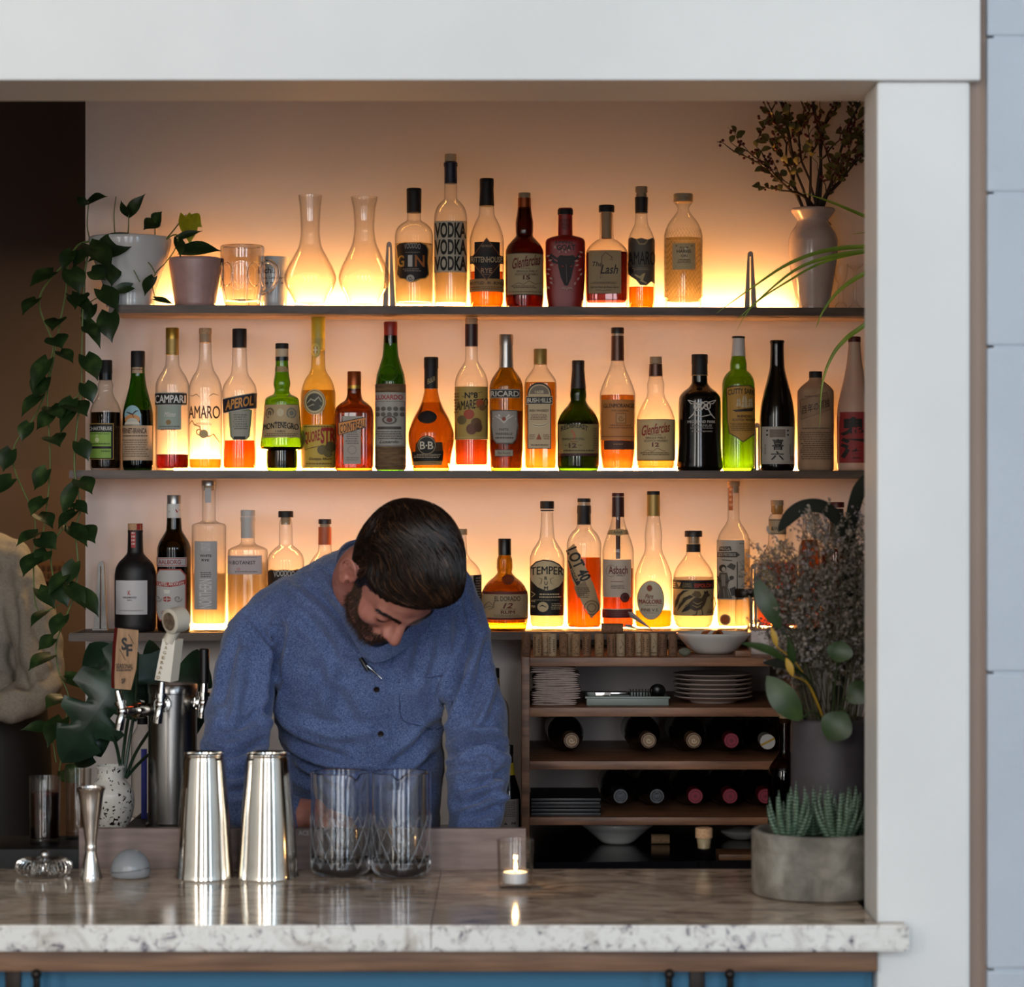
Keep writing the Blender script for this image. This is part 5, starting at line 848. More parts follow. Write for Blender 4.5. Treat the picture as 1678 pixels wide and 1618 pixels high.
# spider plant hanging out of sight behind the post, its leaves arching in
sp = thing('hanging_planter', 'spider plant whose long green leaves arch in from behind the white post', 'hanging plant', W(1570, 480, 5.12))
c = sp.location
link('pot', MB().lathe([(.045, -.01), (.06, .05), (.065, .10), (.061, .10), (.056, .05), (.02, .04)], 28).mesh('pot', M_WHITE), sp)
link('cord', MB().tube([(0, 0, .10), (0, 0, 3.3 - c.z)], .002, 6).tube([(.06, 0, .09), (0, 0, .3)], .0015, 5).tube([(-.06, 0, .09), (0, 0, .3)], .0015, 5).mesh('cord', paint('8a7a66', .8)), sp)
M_SPID = textured('spider leaf', [(.3, '6f8f2a'), (.6, '93ad3c'), (.8, 'b5c25a')], tscale=9, scale=(1, 1, 3), rough=.4)
crown = W(1570, 425, 5.12)
for pts, w in ([((1500, 390), (1417, 355), (1360, 331), (1312, 315)), 7], [((1510, 392), (1450, 380), (1394, 384)), 4], [((1490, 408), (1417, 405), (1350, 412), (1290, 434), (1235, 470), (1172, 515)), 8], [((1490, 410), (1417, 412), (1350, 424), (1300, 445), (1245, 490), (1204, 528)), 7], [((1495, 412), (1417, 414), (1345, 432), (1290, 462), (1235, 500), (1205, 545)), 5], [((1490, 420), (1417, 449), (1376, 476), (1350, 508), (1337, 538)), 8], [((1500, 470), (1417, 533), (1386, 556), (1363, 585), (1347, 632), (1343, 706)), 8], [((1620, 400), (1680, 420), (1740, 470)), 8], [((1600, 380), (1640, 360), (1690, 400)), 8]):
    path = spline([crown] + [W(p[0], p[1], 5.14 if i else 5.12) for i, p in enumerate(pts)], 7); n = len(path); m = MB(); vs = []; fs = []
    for i, p in enumerate(path):
        t_ = i / (n - 1); tg = (path[min(i+1, n-1)] - path[max(i-1, 0)]).normalized(); sd = tg.cross(Vector((0, -1, .35))).normalized(); ww = w * 1.22e-3 * (.35 + .65 * min(1, t_ * 4)) * (1 - max(0, t_ - .45) / .55) ** .8 * .5
        up = sd.cross(tg)
        vs += [p + sd * ww + up * ww * .5, p, p - sd * ww + up * ww * .5]
    for i in range(n - 1):
        for j in (0, 1): fs.append((i*3+j, i*3+j+1, i*3+j+4, i*3+j+3))
    m.add(vs, fs); link('leaf', m.mesh('leaf', M_SPID, True, 80), sp, world=True)

# ------------------------------------------------------------------ wine rack and what stands on it
RD0, RD1 = 5.15, 5.585
rz = lambda y: Zp(y, RD0)
rack = thing('wine_rack', 'brown wooden four-tier rack under the lowest wall shelf', 'rack', (X(1080, RD0), RD0 + .2, BBZ))
XL0, XL1, XR0, XR1 = X(855, RD0), X(868, RD0), X(1297, RD0), X(1310, RD0)
def dslab(x0, x1, y0, y1, z0, z1): return MB().box(x0, x1, y0, y1, z0, z1, bev=.0015)
for a, b in ((XL0, XL1), (XR0, XR1)): link('upright', dslab(a, b, RD0, RD1, BBZ, rz(1077)).mesh('upright', M_RACK), rack, world=True)
RZ = [rz(1078), rz(1160), rz(1248), rz(1340)]
for zt, zb in zip((1078, 1160, 1248, 1340), (1092.5, 1175, 1262, 1353)): link('tier', dslab(XL1, XR0, RD0 + .002, RD1 , rz(zb), rz(zt)).mesh('tier', M_RACK), rack, world=True)
# corks along the front of the top tier
M_CORKS = [textured('wine cork %d' % i, [(.3, a), (.6, b), (.8, c)], tscale=260, detail=3, rough=.8) for i, (a, b, c) in enumerate((('5f4330', '7a5840', '4a3224'), ('8a6a4c', 'a5835f', '6a4c34'), ('6a4a34', '8c6648', '4f3626'), ('a08a6c', 'b59c7c', '7f6a50')))]
rc = random.Random(3); uses = ('standing at the end of the row', 'standing in the row')
corks = [(862, 5.2, 0), (880.5, 5.2, 1), (895.5, 5.225, 3), (905, 5.2, 3), (923.5, 5.2, 2), (933.5, 5.235, 3), (943.5, 5.2, 1), (961, 5.2, 2), (982, 5.2, 1), (1002, 5.2, 2), (1017, 5.2, 3), (1032.5, 5.2, 2), (1047.5, 5.22, 3), (1058, 5.2, 1), (1071, 5.22, 3), (1085.5, 5.2, 0), (1102.5, 5.2, 0)]
for i, (px, d, mi) in enumerate(corks):
    r = .0092; h = .0455
    prof = [(r * .94, 0), (r, .0012), (r * 1.0, h - .0012), (r * .94, h)]
    o = link('wine_cork', MB().lathe(prof, 20).mesh('wine_cork', M_CORKS[mi])); o.location = (X(px, d), d, RZ[0]); o.rotation_euler = (0, 0, rc.uniform(0, 6))
    tag(o, 'used wine cork standing upright in the row on top of the wine rack', 'cork', 'upright wine corks on the rack')
    def cm(px_, py_, li): a = -PI / 2 + (px_ - 0) / 9.2 - rc_rot; return ((r + .00025) * math.cos(a), (r + .00025) * math.sin(a), py_ * .001)
    rc_rot = o.rotation_euler.z
    mb, ms = flat_mesh([LN(-7, 6, -3, 40, 9, '2e2018'), LN(1, 8, 6, 36, 7, '2e2018')] if i % 2 else [A([(-5, 10), (0, 18), (5, 24), (0, 34)], 1.2, '2e2018'), LN(-6, 4, 6, 8, 2, '2e2018')], cm); link('printing', mb.mesh('printing', ms, False), o)
o = link('wine_cork', MB().lathe([(.0098, 0), (.0104, .0012), (.0102, .042), (.0095, .044)], 20).mesh('wine_cork', M_CORKS[2])); o.location = (X(985.5, 5.2), 5.2, RZ[0] + .0455 + .0105); o.rotation_euler = (0, PI / 2, 0)
tag(o, 'wine cork lying flat across the tops of the upright corks', 'cork')
o = link('wine_cork', MB().lathe([(.0098, 0), (.0104, .0012), (.0102, .036), (.0095, .038)], 20).mesh('wine_cork', M_CORKS[1])); o.location = (X(1067, 5.3), 5.3, BBZ + .0104); o.rotation_euler = (0, PI / 2, 0)
tag(o, 'pale wine cork lying on the black worktop under the rack', 'cork')
o = link('paper_twist', MB().add([W(1029, 1003, 5.205), W(1036, 1003, 5.2), W(1074, 1036, 5.2), W(1033, 1012, 5.19)], [(0, 1, 2), (0, 2, 3)]).add([W(1024, 1023, 5.2), W(1033, 1024, 5.195), W(1048, 1032, 5.2), W(1026, 1028, 5.19)], [(0, 1, 2), (0, 2, 3)]).mesh('paper_twist', paint('b3a29c', .7), False)); tag(o, 'folded scrap of paper on top of the corks before the calvados bottle', 'paper'); recenter(o)
# white bowl of corks, stone, wooden block, white box
bd = 5.26; BW = [(1037.5, 60), (1039.5, 61), (1046, 56), (1056, 47), (1066, 37), (1072, 31), (1079, 30)]
bt_, s, by = vessel('serving_bowl', 1169, RZ[0], BW, 'wide white bowl on top of the wine rack at the end of the cork row', 'bowl', M_PORCELAIN, d=bd, part='bowl_body', wall=2.5, floor_=5)
for k, (dx, dy, rr) in enumerate(((-22, 4, .3), (2, -10, 1.1), (20, 6, 2.0), (-4, 12, .1))):
    o = link('citrus_peel', MB().add([(0, 0, 0), (.016, .003, .004), (.024, -.002, .014), (.008, .002, .010), (.001, .006, .001), (.017, .009, .005), (.025, .004, .015), (.009, .008, .011)], [(0, 1, 2, 3), (7, 6, 5, 4), (0, 4, 5, 1), (1, 5, 6, 2), (2, 6, 7, 3), (3, 7, 4, 0)]).mesh('citrus_peel', paint('a85a2c', .6)))
    o.location = (bt_.location.x + dx * s, bt_.location.y + dy * s, RZ[0] + (by - 1041.5) * s - .004); o.rotation_euler = (0, 0, rr); tag(o, 'dried orange peel piece showing above the rim of the white bowl', 'peel', 'dried peel in the white bowl')
# bowl filling carries the peel
o = link('bowl_filling', MB().lathe([(30 * s, (by - 1066) * s), (51 * s, (by - 1047) * s), (50 * s, (by - 1045.5) * s), (10 * s, (by - 1043) * s)], 28).mesh('bowl_filling', M_CORKS[0]), bt_); o['kind'] = 'stuff'
m = MB(); m.ball((0, 0, .0085), .0085, 8, 0, (1.5, .8, 1)); o = link('pebble', m.mesh('pebble', textured('grey green stone', [(.3, '56584a'), (.7, '7a7c6a')], tscale=60, rough=.7))); o.location = (X(1122, 5.2), 5.2, RZ[0]); tag(o, 'small grey green pebble at the foot of the white bowl', 'pebble')
o = link('wood_block', MB().box(-.016, .016, -.014, .014, 0, .011, bev=.001).mesh('wood_block', M_RACK)); o.location = (X(1217, 5.2), 5.2, RZ[0]); tag(o, 'small brown wooden block beside the white box on the rack', 'block')
o = link('marble_box', MB().box(X(1231, 5.25), X(1304, 5.25), 5.25, 5.33, RZ[0], RZ[0] + .049, bev=.002).mesh('marble_box', textured('white marble', [(.35, 'b9a9a4'), (.6, 'cfc4c0')], tscale=14, distort=2, rough=.5))); tag(o, 'white marbled box at the end of the rack top behind the flowers', 'box'); recenter(o)
# glass jars on the lowest wall shelf in front of the mezcal
for cx, lab, liqc in ((1221, 'clear glass jar with dark lid standing before the mezcal bottle', None), (1279, 'glass jar of amber liquid with dark lid, partly behind the dried flowers', 'e8901c')):
    t, s, by = vessel('jar', cx, 'B', [(978, 15), (984, 16), (1026, 16.5), (1034, 15)], lab, 'jar', G_WARE, d=5.462, part='jar_body', seg=24)
    link('lid', MB().lathe([(16.2 * s, (by - 979) * s), (17 * s, (by - 977) * s), (17 * s, (by - 967) * s), (15.5 * s, (by - 965) * s)], 24).mesh('lid', M_IRON), t)
    if liqc: link('liquid', MB().lathe([(14.5 * s, 3 * s), (15 * s, (by - 990) * s)], 24).mesh('liquid', liquid(liqc)), t)
# napkins
rn = random.Random(9); M_NAP = textured('linen', [(.3, '9a877f'), (.7, 'b09c93')], tscale=90, rough=.9, bump=.2, bscale=400)
zc = RZ[1] + .0012
for k in range(6):
    h = .0131; m = MB(); x0 = X(872 + rn.uniform(-3, 4), 5.22); x1 = X(947 + rn.uniform(-5, 5), 5.22)
    for l in range(3):
        nx = 18; ny = 5; lay = h / 3; vs = []; fs = []
        ph = rn.uniform(0, 6)
        for j in range(ny + 1):
            for i in range(nx * 2):
                t_ = i / nx
                if t_ <= 1: u = t_; sgn = 1
                else: u = 2 - t_; sgn = -1
                xx = x0 + (x1 - x0) * u + rn.uniform(-.0002, .0002) + (l - 1) * .003 * math.sin(ph)
                th = lay * .5 * max(.0, 1 - (abs(2 * u - 1)) ** 8)
                zz = zc + lay * (l + .5) + sgn * th * .93 + .0012 * math.sin(u * 5 + k * 1.3) * (.6 + .4 * (l / 2)) * (0 if k == 0 and l == 0 else 1)
                vs.append((xx, 5.19 + .11 * j / ny + .003 * math.sin(u * 9 + ph), zz))
        L = nx * 2
        for j in range(ny):
            for i in range(L): i2 = (i + 1) % L; fs.append((j*L+i, j*L+i2, (j+1)*L+i2, (j+1)*L+i))
        fs.append(tuple(range(L))[::-1]); fs.append(tuple(ny * L + i for i in range(L)))
        m.add(vs, fs)
    o = link('napkin', m.mesh('napkin', M_NAP, True, 60)); recenter(o); zc += h
    tag(o, ['folded beige linen napkin at the very bottom of the pile', 'folded beige linen napkin, second up in the pile', 'folded beige linen napkin, third up in the pile', 'folded beige linen napkin, fourth up in the pile', 'folded beige linen napkin, just under the topmost one', 'folded beige linen napkin, topmost of the pile on the rack'][k], 'napkin', 'linen napkins on the rack')
# tray with cutlery
tx0, tx1 = X(961, 5.2), X(1095, 5.2); m = MB(); m.box(tx0 + .004, tx1 - .004, 5.19, 5.32, RZ[1] + .0004, RZ[1] + .004, bev=.001)
for a in ((tx0, tx0 + .004, 5.19, 5.32), (tx1 - .004, tx1, 5.19, 5.32), (tx0, tx1, 5.186, 5.19), (tx0, tx1, 5.32, 5.324)): m.box(a[0], a[1], a[2], a[3], RZ[1] + .001, RZ[1] + .018, bev=.001)
m.box(tx0 - .003, tx1 + .003, 5.184, 5.188, RZ[1] + .015, RZ[1] + .0195, bev=.001)
o = link('tray', m.mesh('tray', paint('7d8880', .35))); tag(o, 'shallow grey green tray of cutlery on the rack beside the napkins', 'tray'); recenter(o)
o = link('steel_knife', MB().box(X(975, 5.23), X(1032, 5.23), 5.225, 5.24, RZ[1] + .0195, RZ[1] + .0245, bev=.001).box(X(975, 5.23), X(1000, 5.23), 5.215, 5.25, RZ[1] + .004, RZ[1] + .0195).mesh('steel_knife', M_CHROME)); tag(o, 'bright steel knife lying in the grey green tray', 'knife'); recenter(o)
for k, px in enumerate((1040, 1060)):
    m = MB()
    for j in range(4): m.tube(spline([(-.009 + j * .006, .03, .006), (-.009 + j * .006, .012, .010), (-.009 + j * .006, .002, .020), (-.009 + j * .006, 0, .032)], 4), .0013, 5)
    m.box(-.011, .011, .028, .05, .004, .008, bev=.001); m.box(-.003, .003, .05, .08, .004, .007)
    o = link('fork', m.mesh('fork', M_IRON)); o.location = (X(px, 5.22), 5.215, RZ[1] + .0005); tag(o, ['dark fork with upturned tines in the tray, nearer the knife', 'dark fork with upturned tines in the tray, nearer the black ladle'][k], 'fork', 'forks in the tray')
m = MB().lathe([(.0005, .0), (.011, .003), (.0165, .011), (.0165, .0125), (.010, .006), (.0005, .003)], 24, M=Matrix.Translation((0, 0, .018)) @ Matrix.Rotation(-1.1, 4, 'X')); m.tube([(0, .012, .010), (0, .06, .008)], .003, 6)
o = link('ladle', m.mesh('ladle', M_BLACK)); o.location = (X(1078, 5.22), 5.22, RZ[1] + .004); tag(o, 'round black ladle at the end of the cutlery tray', 'ladle')
# stack of six plates
prof = [(.045, 0), (.047, .0), (.05, .004), (.070, .0085), (.0805, .0125), (.0812, .0142), (.079, .0145), (.068, .0105), (.048, .0065), (.001, .0058)]
me = MB().lathe(prof, 56, cap1=False).mesh('dinner_plate', paint('b8a8a0', .25, coat=.3)); zc = RZ[1] + .0008
names = ['at the bottom of', 'second from the bottom of', 'third from the bottom of', 'fourth from the bottom of', 'just below the top of', 'on top of']
for k in range(6):
    o = link('dinner_plate', me); o.location = (X(1168.5, 5.27) + rn.uniform(-.0015, .0015), 5.28, zc); zc += .0092; tag(o, 'pale stoneware plate %s the plate stack on the rack' % names[k], 'plate', 'stacked plates on the rack')
# wine bottles lying in the rack, necks to the front
M_DG = paint('120f0e', .12)
def lying(name, px, d, z, capc, lab, glassm=M_DG, r=.0365, yaw=0.0):
    t = thing(name, lab, 'wine bottle', (X(px, d), 5.20, z + r + .0004), 'wine bottles lying in the rack'); t.rotation_euler = (0, 0, yaw)
    M = Matrix.Rotation(-PI / 2, 4, 'X')
    L = .29 if r > .03 else .25
    prof = [(.0145, .0), (.0152, .006), (.0138, .009), (.0138, .075), (.018, .10), (.030, .125), (r, .15), (r, L), (r * .93, L + .006)]
    link('bottle_glass', MB().lathe(prof, 36, M=M).mesh('bottle_glass', glassm), t)
    link('foil_capsule', MB().lathe([(.0146, -.0012), (.0158, .0003), (.0160, .008), (.0146, .010), (.0146, .06)], 28, M=M).mesh('foil_capsule', paint(capc[0], .35, capc[2] if len(capc) > 2 else 0)), t)
    its = capc[1]
    mb, ms = flat_mesh(its, lambda x, y, li: (x * .001, -.0014 - .0003 * li, -y * .001)); link('capsule_stamp', mb.mesh('capsule_stamp', ms, False), t)
    return t
CK = ('8f6f55', [O(0, 0, 13, 13, 'a58a6c'), Q(0, 0, 14, 14, 2, '3a241c'), O(0, 0, 10, 10, '8f7458'), A(swirl(0, 0, 6), 2, 'c9b79a')])
RDc = ('6a1626', [O(0, 0, 14, 14, '8c2038'), Q(0, 0, 11, 11, 1.5, '5a1020'), O(0, 0, 4, 4, '6a1626')])
BKc = ('17161a', [Q(0, 0, 13.5, 13.5, 1.2, '6a6c74'), Q(0, 0, 8, 8, .8, '6a6c74'), T('1977', -5, -3.5, 5, 3.5, '7a7c84'), A([(-4, -10), (0, -11), (4, -10)], 1.5, '6a6c74'), A([(-4, 10), (0, 11), (4, 10)], 1.5, '6a6c74')])
SVc = ('b9b6ae', [O(0, 0, 15, 15, 'b5b4b2'), P([(-14.5, 5), (-13, 9), (14.5, -5), (13, -9)], 'a8862c')], .3)
for px, c_, lab, ya, nm in ((936.5, CK, 'dark wine bottle lying alone at the open end of the upper bottle tier', .05, 'wine_bottle'), (1063, CK, 'dark wine bottle on the upper tier with the cork seen, before the gap', .03, 'wine_bottle'), (1137, CK, 'dark wine bottle on the upper tier, cork end, beside the red capsule', .02, 'wine_bottle'), (1198.5, RDc, 'wine bottle with a red capsule on the upper bottle tier', .0, 'wine_bottle')):
    lying(nm, px, 5.2, RZ[2], c_, lab, yaw=ya)
lying('wine_bottle', 1258, 5.2, RZ[2], SVc, 'greyish bottle with silver and yellow cap lying on the upper tier', thin_glass('smoky glass', '6a6a66', '2a2a28'), .034, 0)
for px, c_, lab in ((1017, BKc, 'wine bottle with stamped black capsule on the lower tier, next to the menus'), (1076.5, BKc, 'wine bottle with stamped black capsule on the lower tier, beside a red capsule'), (1139.5, RDc, 'first wine bottle with red capsule along the lower tier, beside the black ones'), (1196.5, RDc, 'second wine bottle with red capsule along the lower tier'), (1254, RDc, 'wine bottle with red capsule at the far end of the lower tier by the flask')):
    lying('wine_bottle', px, 5.2, RZ[3], c_, lab)
for k in range(5):
    z = RZ[3] + .0006 + k * .0072; o = link('menu_folder', MB().box(X(868, 5.16) + .003, X(985, 5.16) - .002 * (k % 2), 5.165 + .004 * (k % 3), 5.36, z, z + .0066, bev=.0012).mesh('menu_folder', paint('1d1b1e', .4))); recenter(o)
    tag(o, 'flat black menu folder, %s of five on the lowest tier' % ('lowest', 'second', 'middle', 'fourth', 'topmost')[k], 'menu', 'black menu folders')
# under the rack
vessel('salad_bowl', 1011.5, BBZ, [(1346, 62), (1349, 62), (1360, 50), (1372, 36), (1381, 27), (1386, 26), (1398, 25.5)], 'white round bowl under the wine rack on the black worktop', 'bowl', M_PORCELAIN, d=5.3, part='bowl_body', wall=2, floor_=4)
t, s, by = vessel('side_dish', 1215, BBZ, [(1361, 33), (1363, 34), (1369, 28), (1374, 20), (1394, 19)], 'white dish half hidden under the far end of the rack', 'dish', M_PORCELAIN, d=5.35, part='dish_body', wall=2, floor_=22)
o = link('bar_caddy', MB().box(X(1178, 5.06), X(1262, 5.06), 5.062, 5.145, BBZ, BBZ + .012, bev=.002).mesh('bar_caddy', textured('brown leather', [(.3, '5a3a20'), (.7, '7a5230')], tscale=20, rough=.5))); tag(o, 'flat brown leather pad on the worktop behind the concrete planter', 'pad'); recenter(o)
# bottles standing on the worktop either side of the rack
bottle(810.5, BBZ, [(1108, 7.5), (1130, 9), (1142, 14), (1155, 22), (1170, 24), (1380, 24), (1390, 23)], 'slim bottle with black cap and tan neck band on the worktop, behind the bartender arm', liq=(1200, 'c9a87a'), d=5.34, parts=[cap('black', 1095, 1111, 7.8), ('neck_band', 'goldfoil', [(1111, 7.8), (1128, 9)])], labels=[(FLB, [R(788, 1178, 832, 1290, '6a4f3c')], [LN(792, 1182, 828, 1210, 4, '3a2a20')])])
bottle(834, BBZ, [(1236, 6.5), (1260, 7.5), (1272, 10), (1285, 14), (1300, 18), (1320, 19.5), (1380, 19.5), (1395, 19)], 'black bottle with yellow neck band and white label beside the rack upright', glass='black', d=5.24, parts=[cap('gloss', 1221, 1237, 7.2), ('neck_band', 'yellow', [(1250, 8.0), (1270, 9.8)])], labels=[(FLB, [R(815, 1308, 850, 1362, '8d807a')], [LN(818, 1312, 846, 1338, 9, '4a423e'), T('INK', 838, 1345, 846, 1349.5, K, b=.03), P([(826, 1350), (829, 1345), (832, 1350)], '3a3430')])])
bottle(1286, BBZ, [(1177, 10.5), (1190, 9.5), (1230, 9), (1240, 13), (1252, 22), (1262, 26.5), (1275, 28), (1395, 28), (1410, 27)], 'dark corked flask with wire loop in front of the rack end', glass=thin_glass('smoked flask', '8f7f74', '2a1e18'), liq=(1262, '2a1712'), d=5.055, name='flask_bottle', parts=[stop('cork', 1160, 1172, 11.5), ('stopper_shank', 'tan', [(1172, 9.8), (1186, 8.4)])])
t = bottle(1153.5, .80, [(1382, 11.5), (1400, 11), (1430, 12), (1460, 18), (1490, 30), (1530, 35), (1650, 35)], 'clear corked bottle whose neck rises behind the edge of the countertop', d=4.48 / back_k(1153.5), name='water_bottle', parts=[stop('cork', 1357, 1373, 14), ('stopper_shank', paint('c9b48c', .4, trans=.4), [(1373, 11.8), (1390, 10)])])

# ------------------------------------------------------------------ on the counter
def cv(name, cx, base, prof, label, cat, m, wall=0.0, floor_=6.0, part='body', seg=64, z=None, Y=None):
    Y = Y or (CAMZ - CTZ) * F / (base - CY); z = CTZ if z is None else z
    s = Y / F; t = thing(name, label, cat, (X(cx, Y), Y, z))
    ys, f, g = prof_rings(prof, 3)
    out = [(max(.3, f(y)) * s, (base - y) * s) for y in reversed(ys)]
    if wall:
        inn = [(max(.3, f(y) - wall) * s, (base - y) * s) for y in ys if base - y > floor_]
        rings = out + [((f(ys[0]) - wall / 2) * s, (base - ys[0] + wall * .5) * s)] + inn + [(.3 * s, floor_ * s)]
    else: rings = out
    link(part, MB().lathe(rings, seg, cap1=bool(wall)).mesh(part, m), t)
    return t, s, Y
# shaker tins standing mouth down
for cx, base, lab, w0, w1 in ((335, 1438, 'silver shaker tin standing mouth down, nearer the jigger', 34, 48), (439, 1438, 'silver shaker tin standing mouth down, nearer the mixing glasses', 35.5, 50)):
    cv('shaker_tin', cx, base, [(1233, w0 - 3), (1235, w0 - .5), (1238, w0 - .5), (1240, w0 - 1.2), (1244, w0 + .3), (1252, w0 + .8), (1330, w0 + (w1 - w0) * .52), (1400, w1 - 2.6), (1434, w1), (1437, w1 + .8), (1438, w1)], lab, 'shaker tin', M_SILVER, part='tin_body', seg=96)
    t = S.objects[-1] if False else None
# mixing glasses with pouring lip and cut diamonds
for cx, sp_, lab in ((558, .55, 'cut crystal mixing glass next to the shaker tins, lip turned to its twin'), (657.5, -.05, 'cut crystal mixing glass nearer the candle, lip turned to the front')):
    base = 1434; Y = (CAMZ - CTZ) * F / (base - CY); s = Y / F; t = thing('mixing_glass', lab, 'mixing glass', (X(cx, Y), Y, CTZ))
    prof = [(1266, 48.6), (1300, 48.6), (1380, 49), (1418, 48.6), (1428, 46), (1433, 40), (1434, 38)]
    ys, f, g = prof_rings(prof, 3); out = [(f(y) * s, (base - y) * s) for y in reversed(ys)]; fl = 22
    inn = [((f(y) - 3.2 - max(0, (fl + 12 - (base - y)) / 12) ** 2 * 9) * s, (base - y) * s) for y in ys if base - y > fl]
    mb = MB().lathe(out + [((f(1266) - 1.6) * s, (base - 1265) * s)] + inn + [(.3 * s, (fl - 1.5) * s)], 96)
    top = (base - 1266) * s
    for i, v in enumerate(mb.v):                        # pull the pouring lip outward
        a = math.atan2(v[1], v[0]) + PI / 2 - sp_; a = (a + PI) % (2 * PI) - PI
        k = math.exp(-(a / .16) ** 2) * max(0, 1 - (top - v[2]) / .022)
        mb.v[i] = (v[0] * (1 + .16 * k), v[1] * (1 + .16 * k), v[2] - .007 * k * k)
    link('glass_body', mb.mesh('glass_body', G_CRYSTAL), t)
    cut = MB(); r = 49.1 * s
    for k in range(14):
        for sg in (-1, 1):
            a0 = 2 * PI * k / 14
            cut.tube([(r * math.cos(a0 + sg * q * .9), r * math.sin(a0 + sg * q * .9), (base - 1418) * s + q * 84 * s) for q in np.linspace(0, 1, 12)], 0.0007, 4, caps=False)
    link('cut_diamond_grooves', cut.mesh('cut_diamond_grooves', paint('eef3fa', .15, trans=.85)), t)
# tealight in a small glass
t, s, Y = cv('candle_glass', 844.5, 1456, [(1377, 30.5), (1380, 30.3), (1440, 28.6), (1452, 28), (1456, 26.5)], 'small clear tealight glass on the granite counter', 'candle holder', G_WARE, wall=2.2, floor_=9, part='glass_body')
tl = thing('tealight', 'lit white tealight burning inside the small glass', 'candle', (t.location.x, t.location.y, CTZ + 9.4 * s))
link('tin_cup', MB().lathe([(19 * s, 0), (19.5 * s, .001), (20 * s, .017), (19.2 * s, .017), (18.8 * s, .012)], 32, cap1=False).mesh('tin_cup', paint('dcdde2', .35)), tl)
link('wax', MB().lathe([(18.6 * s, .002), (18.8 * s, .0145), (10 * s, .0142), (1 * s, .0135)], 32).mesh('wax', paint('efe6dc', .4)), tl)
link('wick', MB().tube([(0, 0, .013), (.0003, 0, .019), (.0008, 0, .021)], .0006, 6).mesh('wick', M_BLACK), tl)
fl = MB().lathe([(.0004, .0), (.0022, .003), (.0028, .006), (.0018, .012), (.0003, .018)], 14)
cl_ = bpy.data.lights.new('flame_light', 'POINT'); cl_.energy = .12; cl_.color = (1, .55, .2); cl_.shadow_soft_size = .004; lo_ = bpy.data.objects.new('flame_light', cl_); C.objects.link(lo_); lo_.location = tl.location + Vector((0, 0, .034))
link('flame', fl.mesh('flame', emit('flame', (1.0, .55, .18), 30)), tl, loc=(.0006, 0, .0185))
# jigger
cv('jigger', 149, 1440, [(1290, 22), (1291, 23.5), (1294, 23), (1297, 21.5), (1330, 16.5), (1368, 11), (1385, 9.2), (1388, 9.8), (1391, 9.8), (1394, 9.2), (1410, 12.5), (1432, 17), (1437, 18.5), (1440, 18.6)], 'slim double-ended silver jigger standing on the counter', 'jigger', paint('cfc6bd', .14, 1.0), part='jigger_body')
# strainer
Ys = (CAMZ - CTZ) * F / (1440 - CY); s = Ys / F; st = thing('hawthorne_strainer', 'coiled steel cocktail strainer lying on the counter by the dark drink', 'strainer', (X(67, Ys), Ys + .03, CTZ))
m = MB(); pts = []
for i in range(34 * 14):
    a = i / (34 * 14) * 2 * PI; b = i / 14 * 2 * PI; R_ = .034; q = .0135
    pts.append(((R_ + q * math.cos(b)) * math.cos(a), (R_ + q * math.cos(b)) * math.sin(a) * .8, .0146 + q * math.sin(b)))
link('coil_spring', m.tube(pts, .0009, 5).mesh('coil_spring', M_CHROME), st)
link('strainer_plate', MB().lathe([(.001, .0292), (.033, .0288), (.0335, .0296), (.001, .0302)], 40, dr=.8).mesh('strainer_plate', M_STEEL), st)
m = MB(); m.ball((.004, -.016, .0375), .0078, 10); m.tube([(.004, -.016, .028), (.004, -.016, .036)], .003, 8); link('knob', m.mesh('knob', M_STEEL), st)
# ice ball
Yi = (CAMZ - CTZ) * F / (1441 - CY); s = Yi / F; ib = thing('ice_dome', 'cloudy clear dome with a seam line, between the jigger and the tins', 'ice', (X(211, Yi), Yi + .02, CTZ))
Mr = Matrix.Rotation(.13, 4, 'Y')
prof = [(.024, .0), (.031, .002), (.0335, .006)] + [(.0335 * math.cos(a), .011 + .036 * math.sin(a)) for a in np.linspace(.02, PI / 2 - .02, 12)]
link('dome', MB().lathe(prof, 40).mesh('dome', paint('c3c8cc', .22, trans=.55)), ib)
link('seam', MB().lathe([(.0338, -.0006), (.0352, 0), (.0338, .0009)], 40, M=Matrix.Translation((0, 0, .0135)) @ Matrix.Rotation(-.12, 4, 'Y')).mesh('seam', M_CHROME), ib)
# dark drink and an empty tumbler on the tray
DTZ = 1.103
def onz(py, z): return (CAMZ - z) * F / (py - CY)
t, s, Y = cv('highball_glass', 73.5, 1383, [(1273, 25.5), (1276, 25.4), (1340, 24.6), (1383, 23.8)], 'straight glass of dark red-brown drink at the end of the counter', 'glass', G_WARE, wall=1.6, floor_=9, part='glass_body', z=DTZ, Y=onz(1383, DTZ))
link('drink', MB().lathe([(22 * s, 10 * s), (22.6 * s, 40 * s), (23.2 * s, 82 * s)], 40).mesh('drink', liquid('3a0e08')), t)
cv('tumbler', 128, 1372, [(1258, 22), (1262, 21.8), (1372, 19.5)], 'empty clear tumbler behind the jigger', 'glass', G_WARE, wall=1.3, floor_=7, part='glass_body', z=DTZ, Y=4.505)
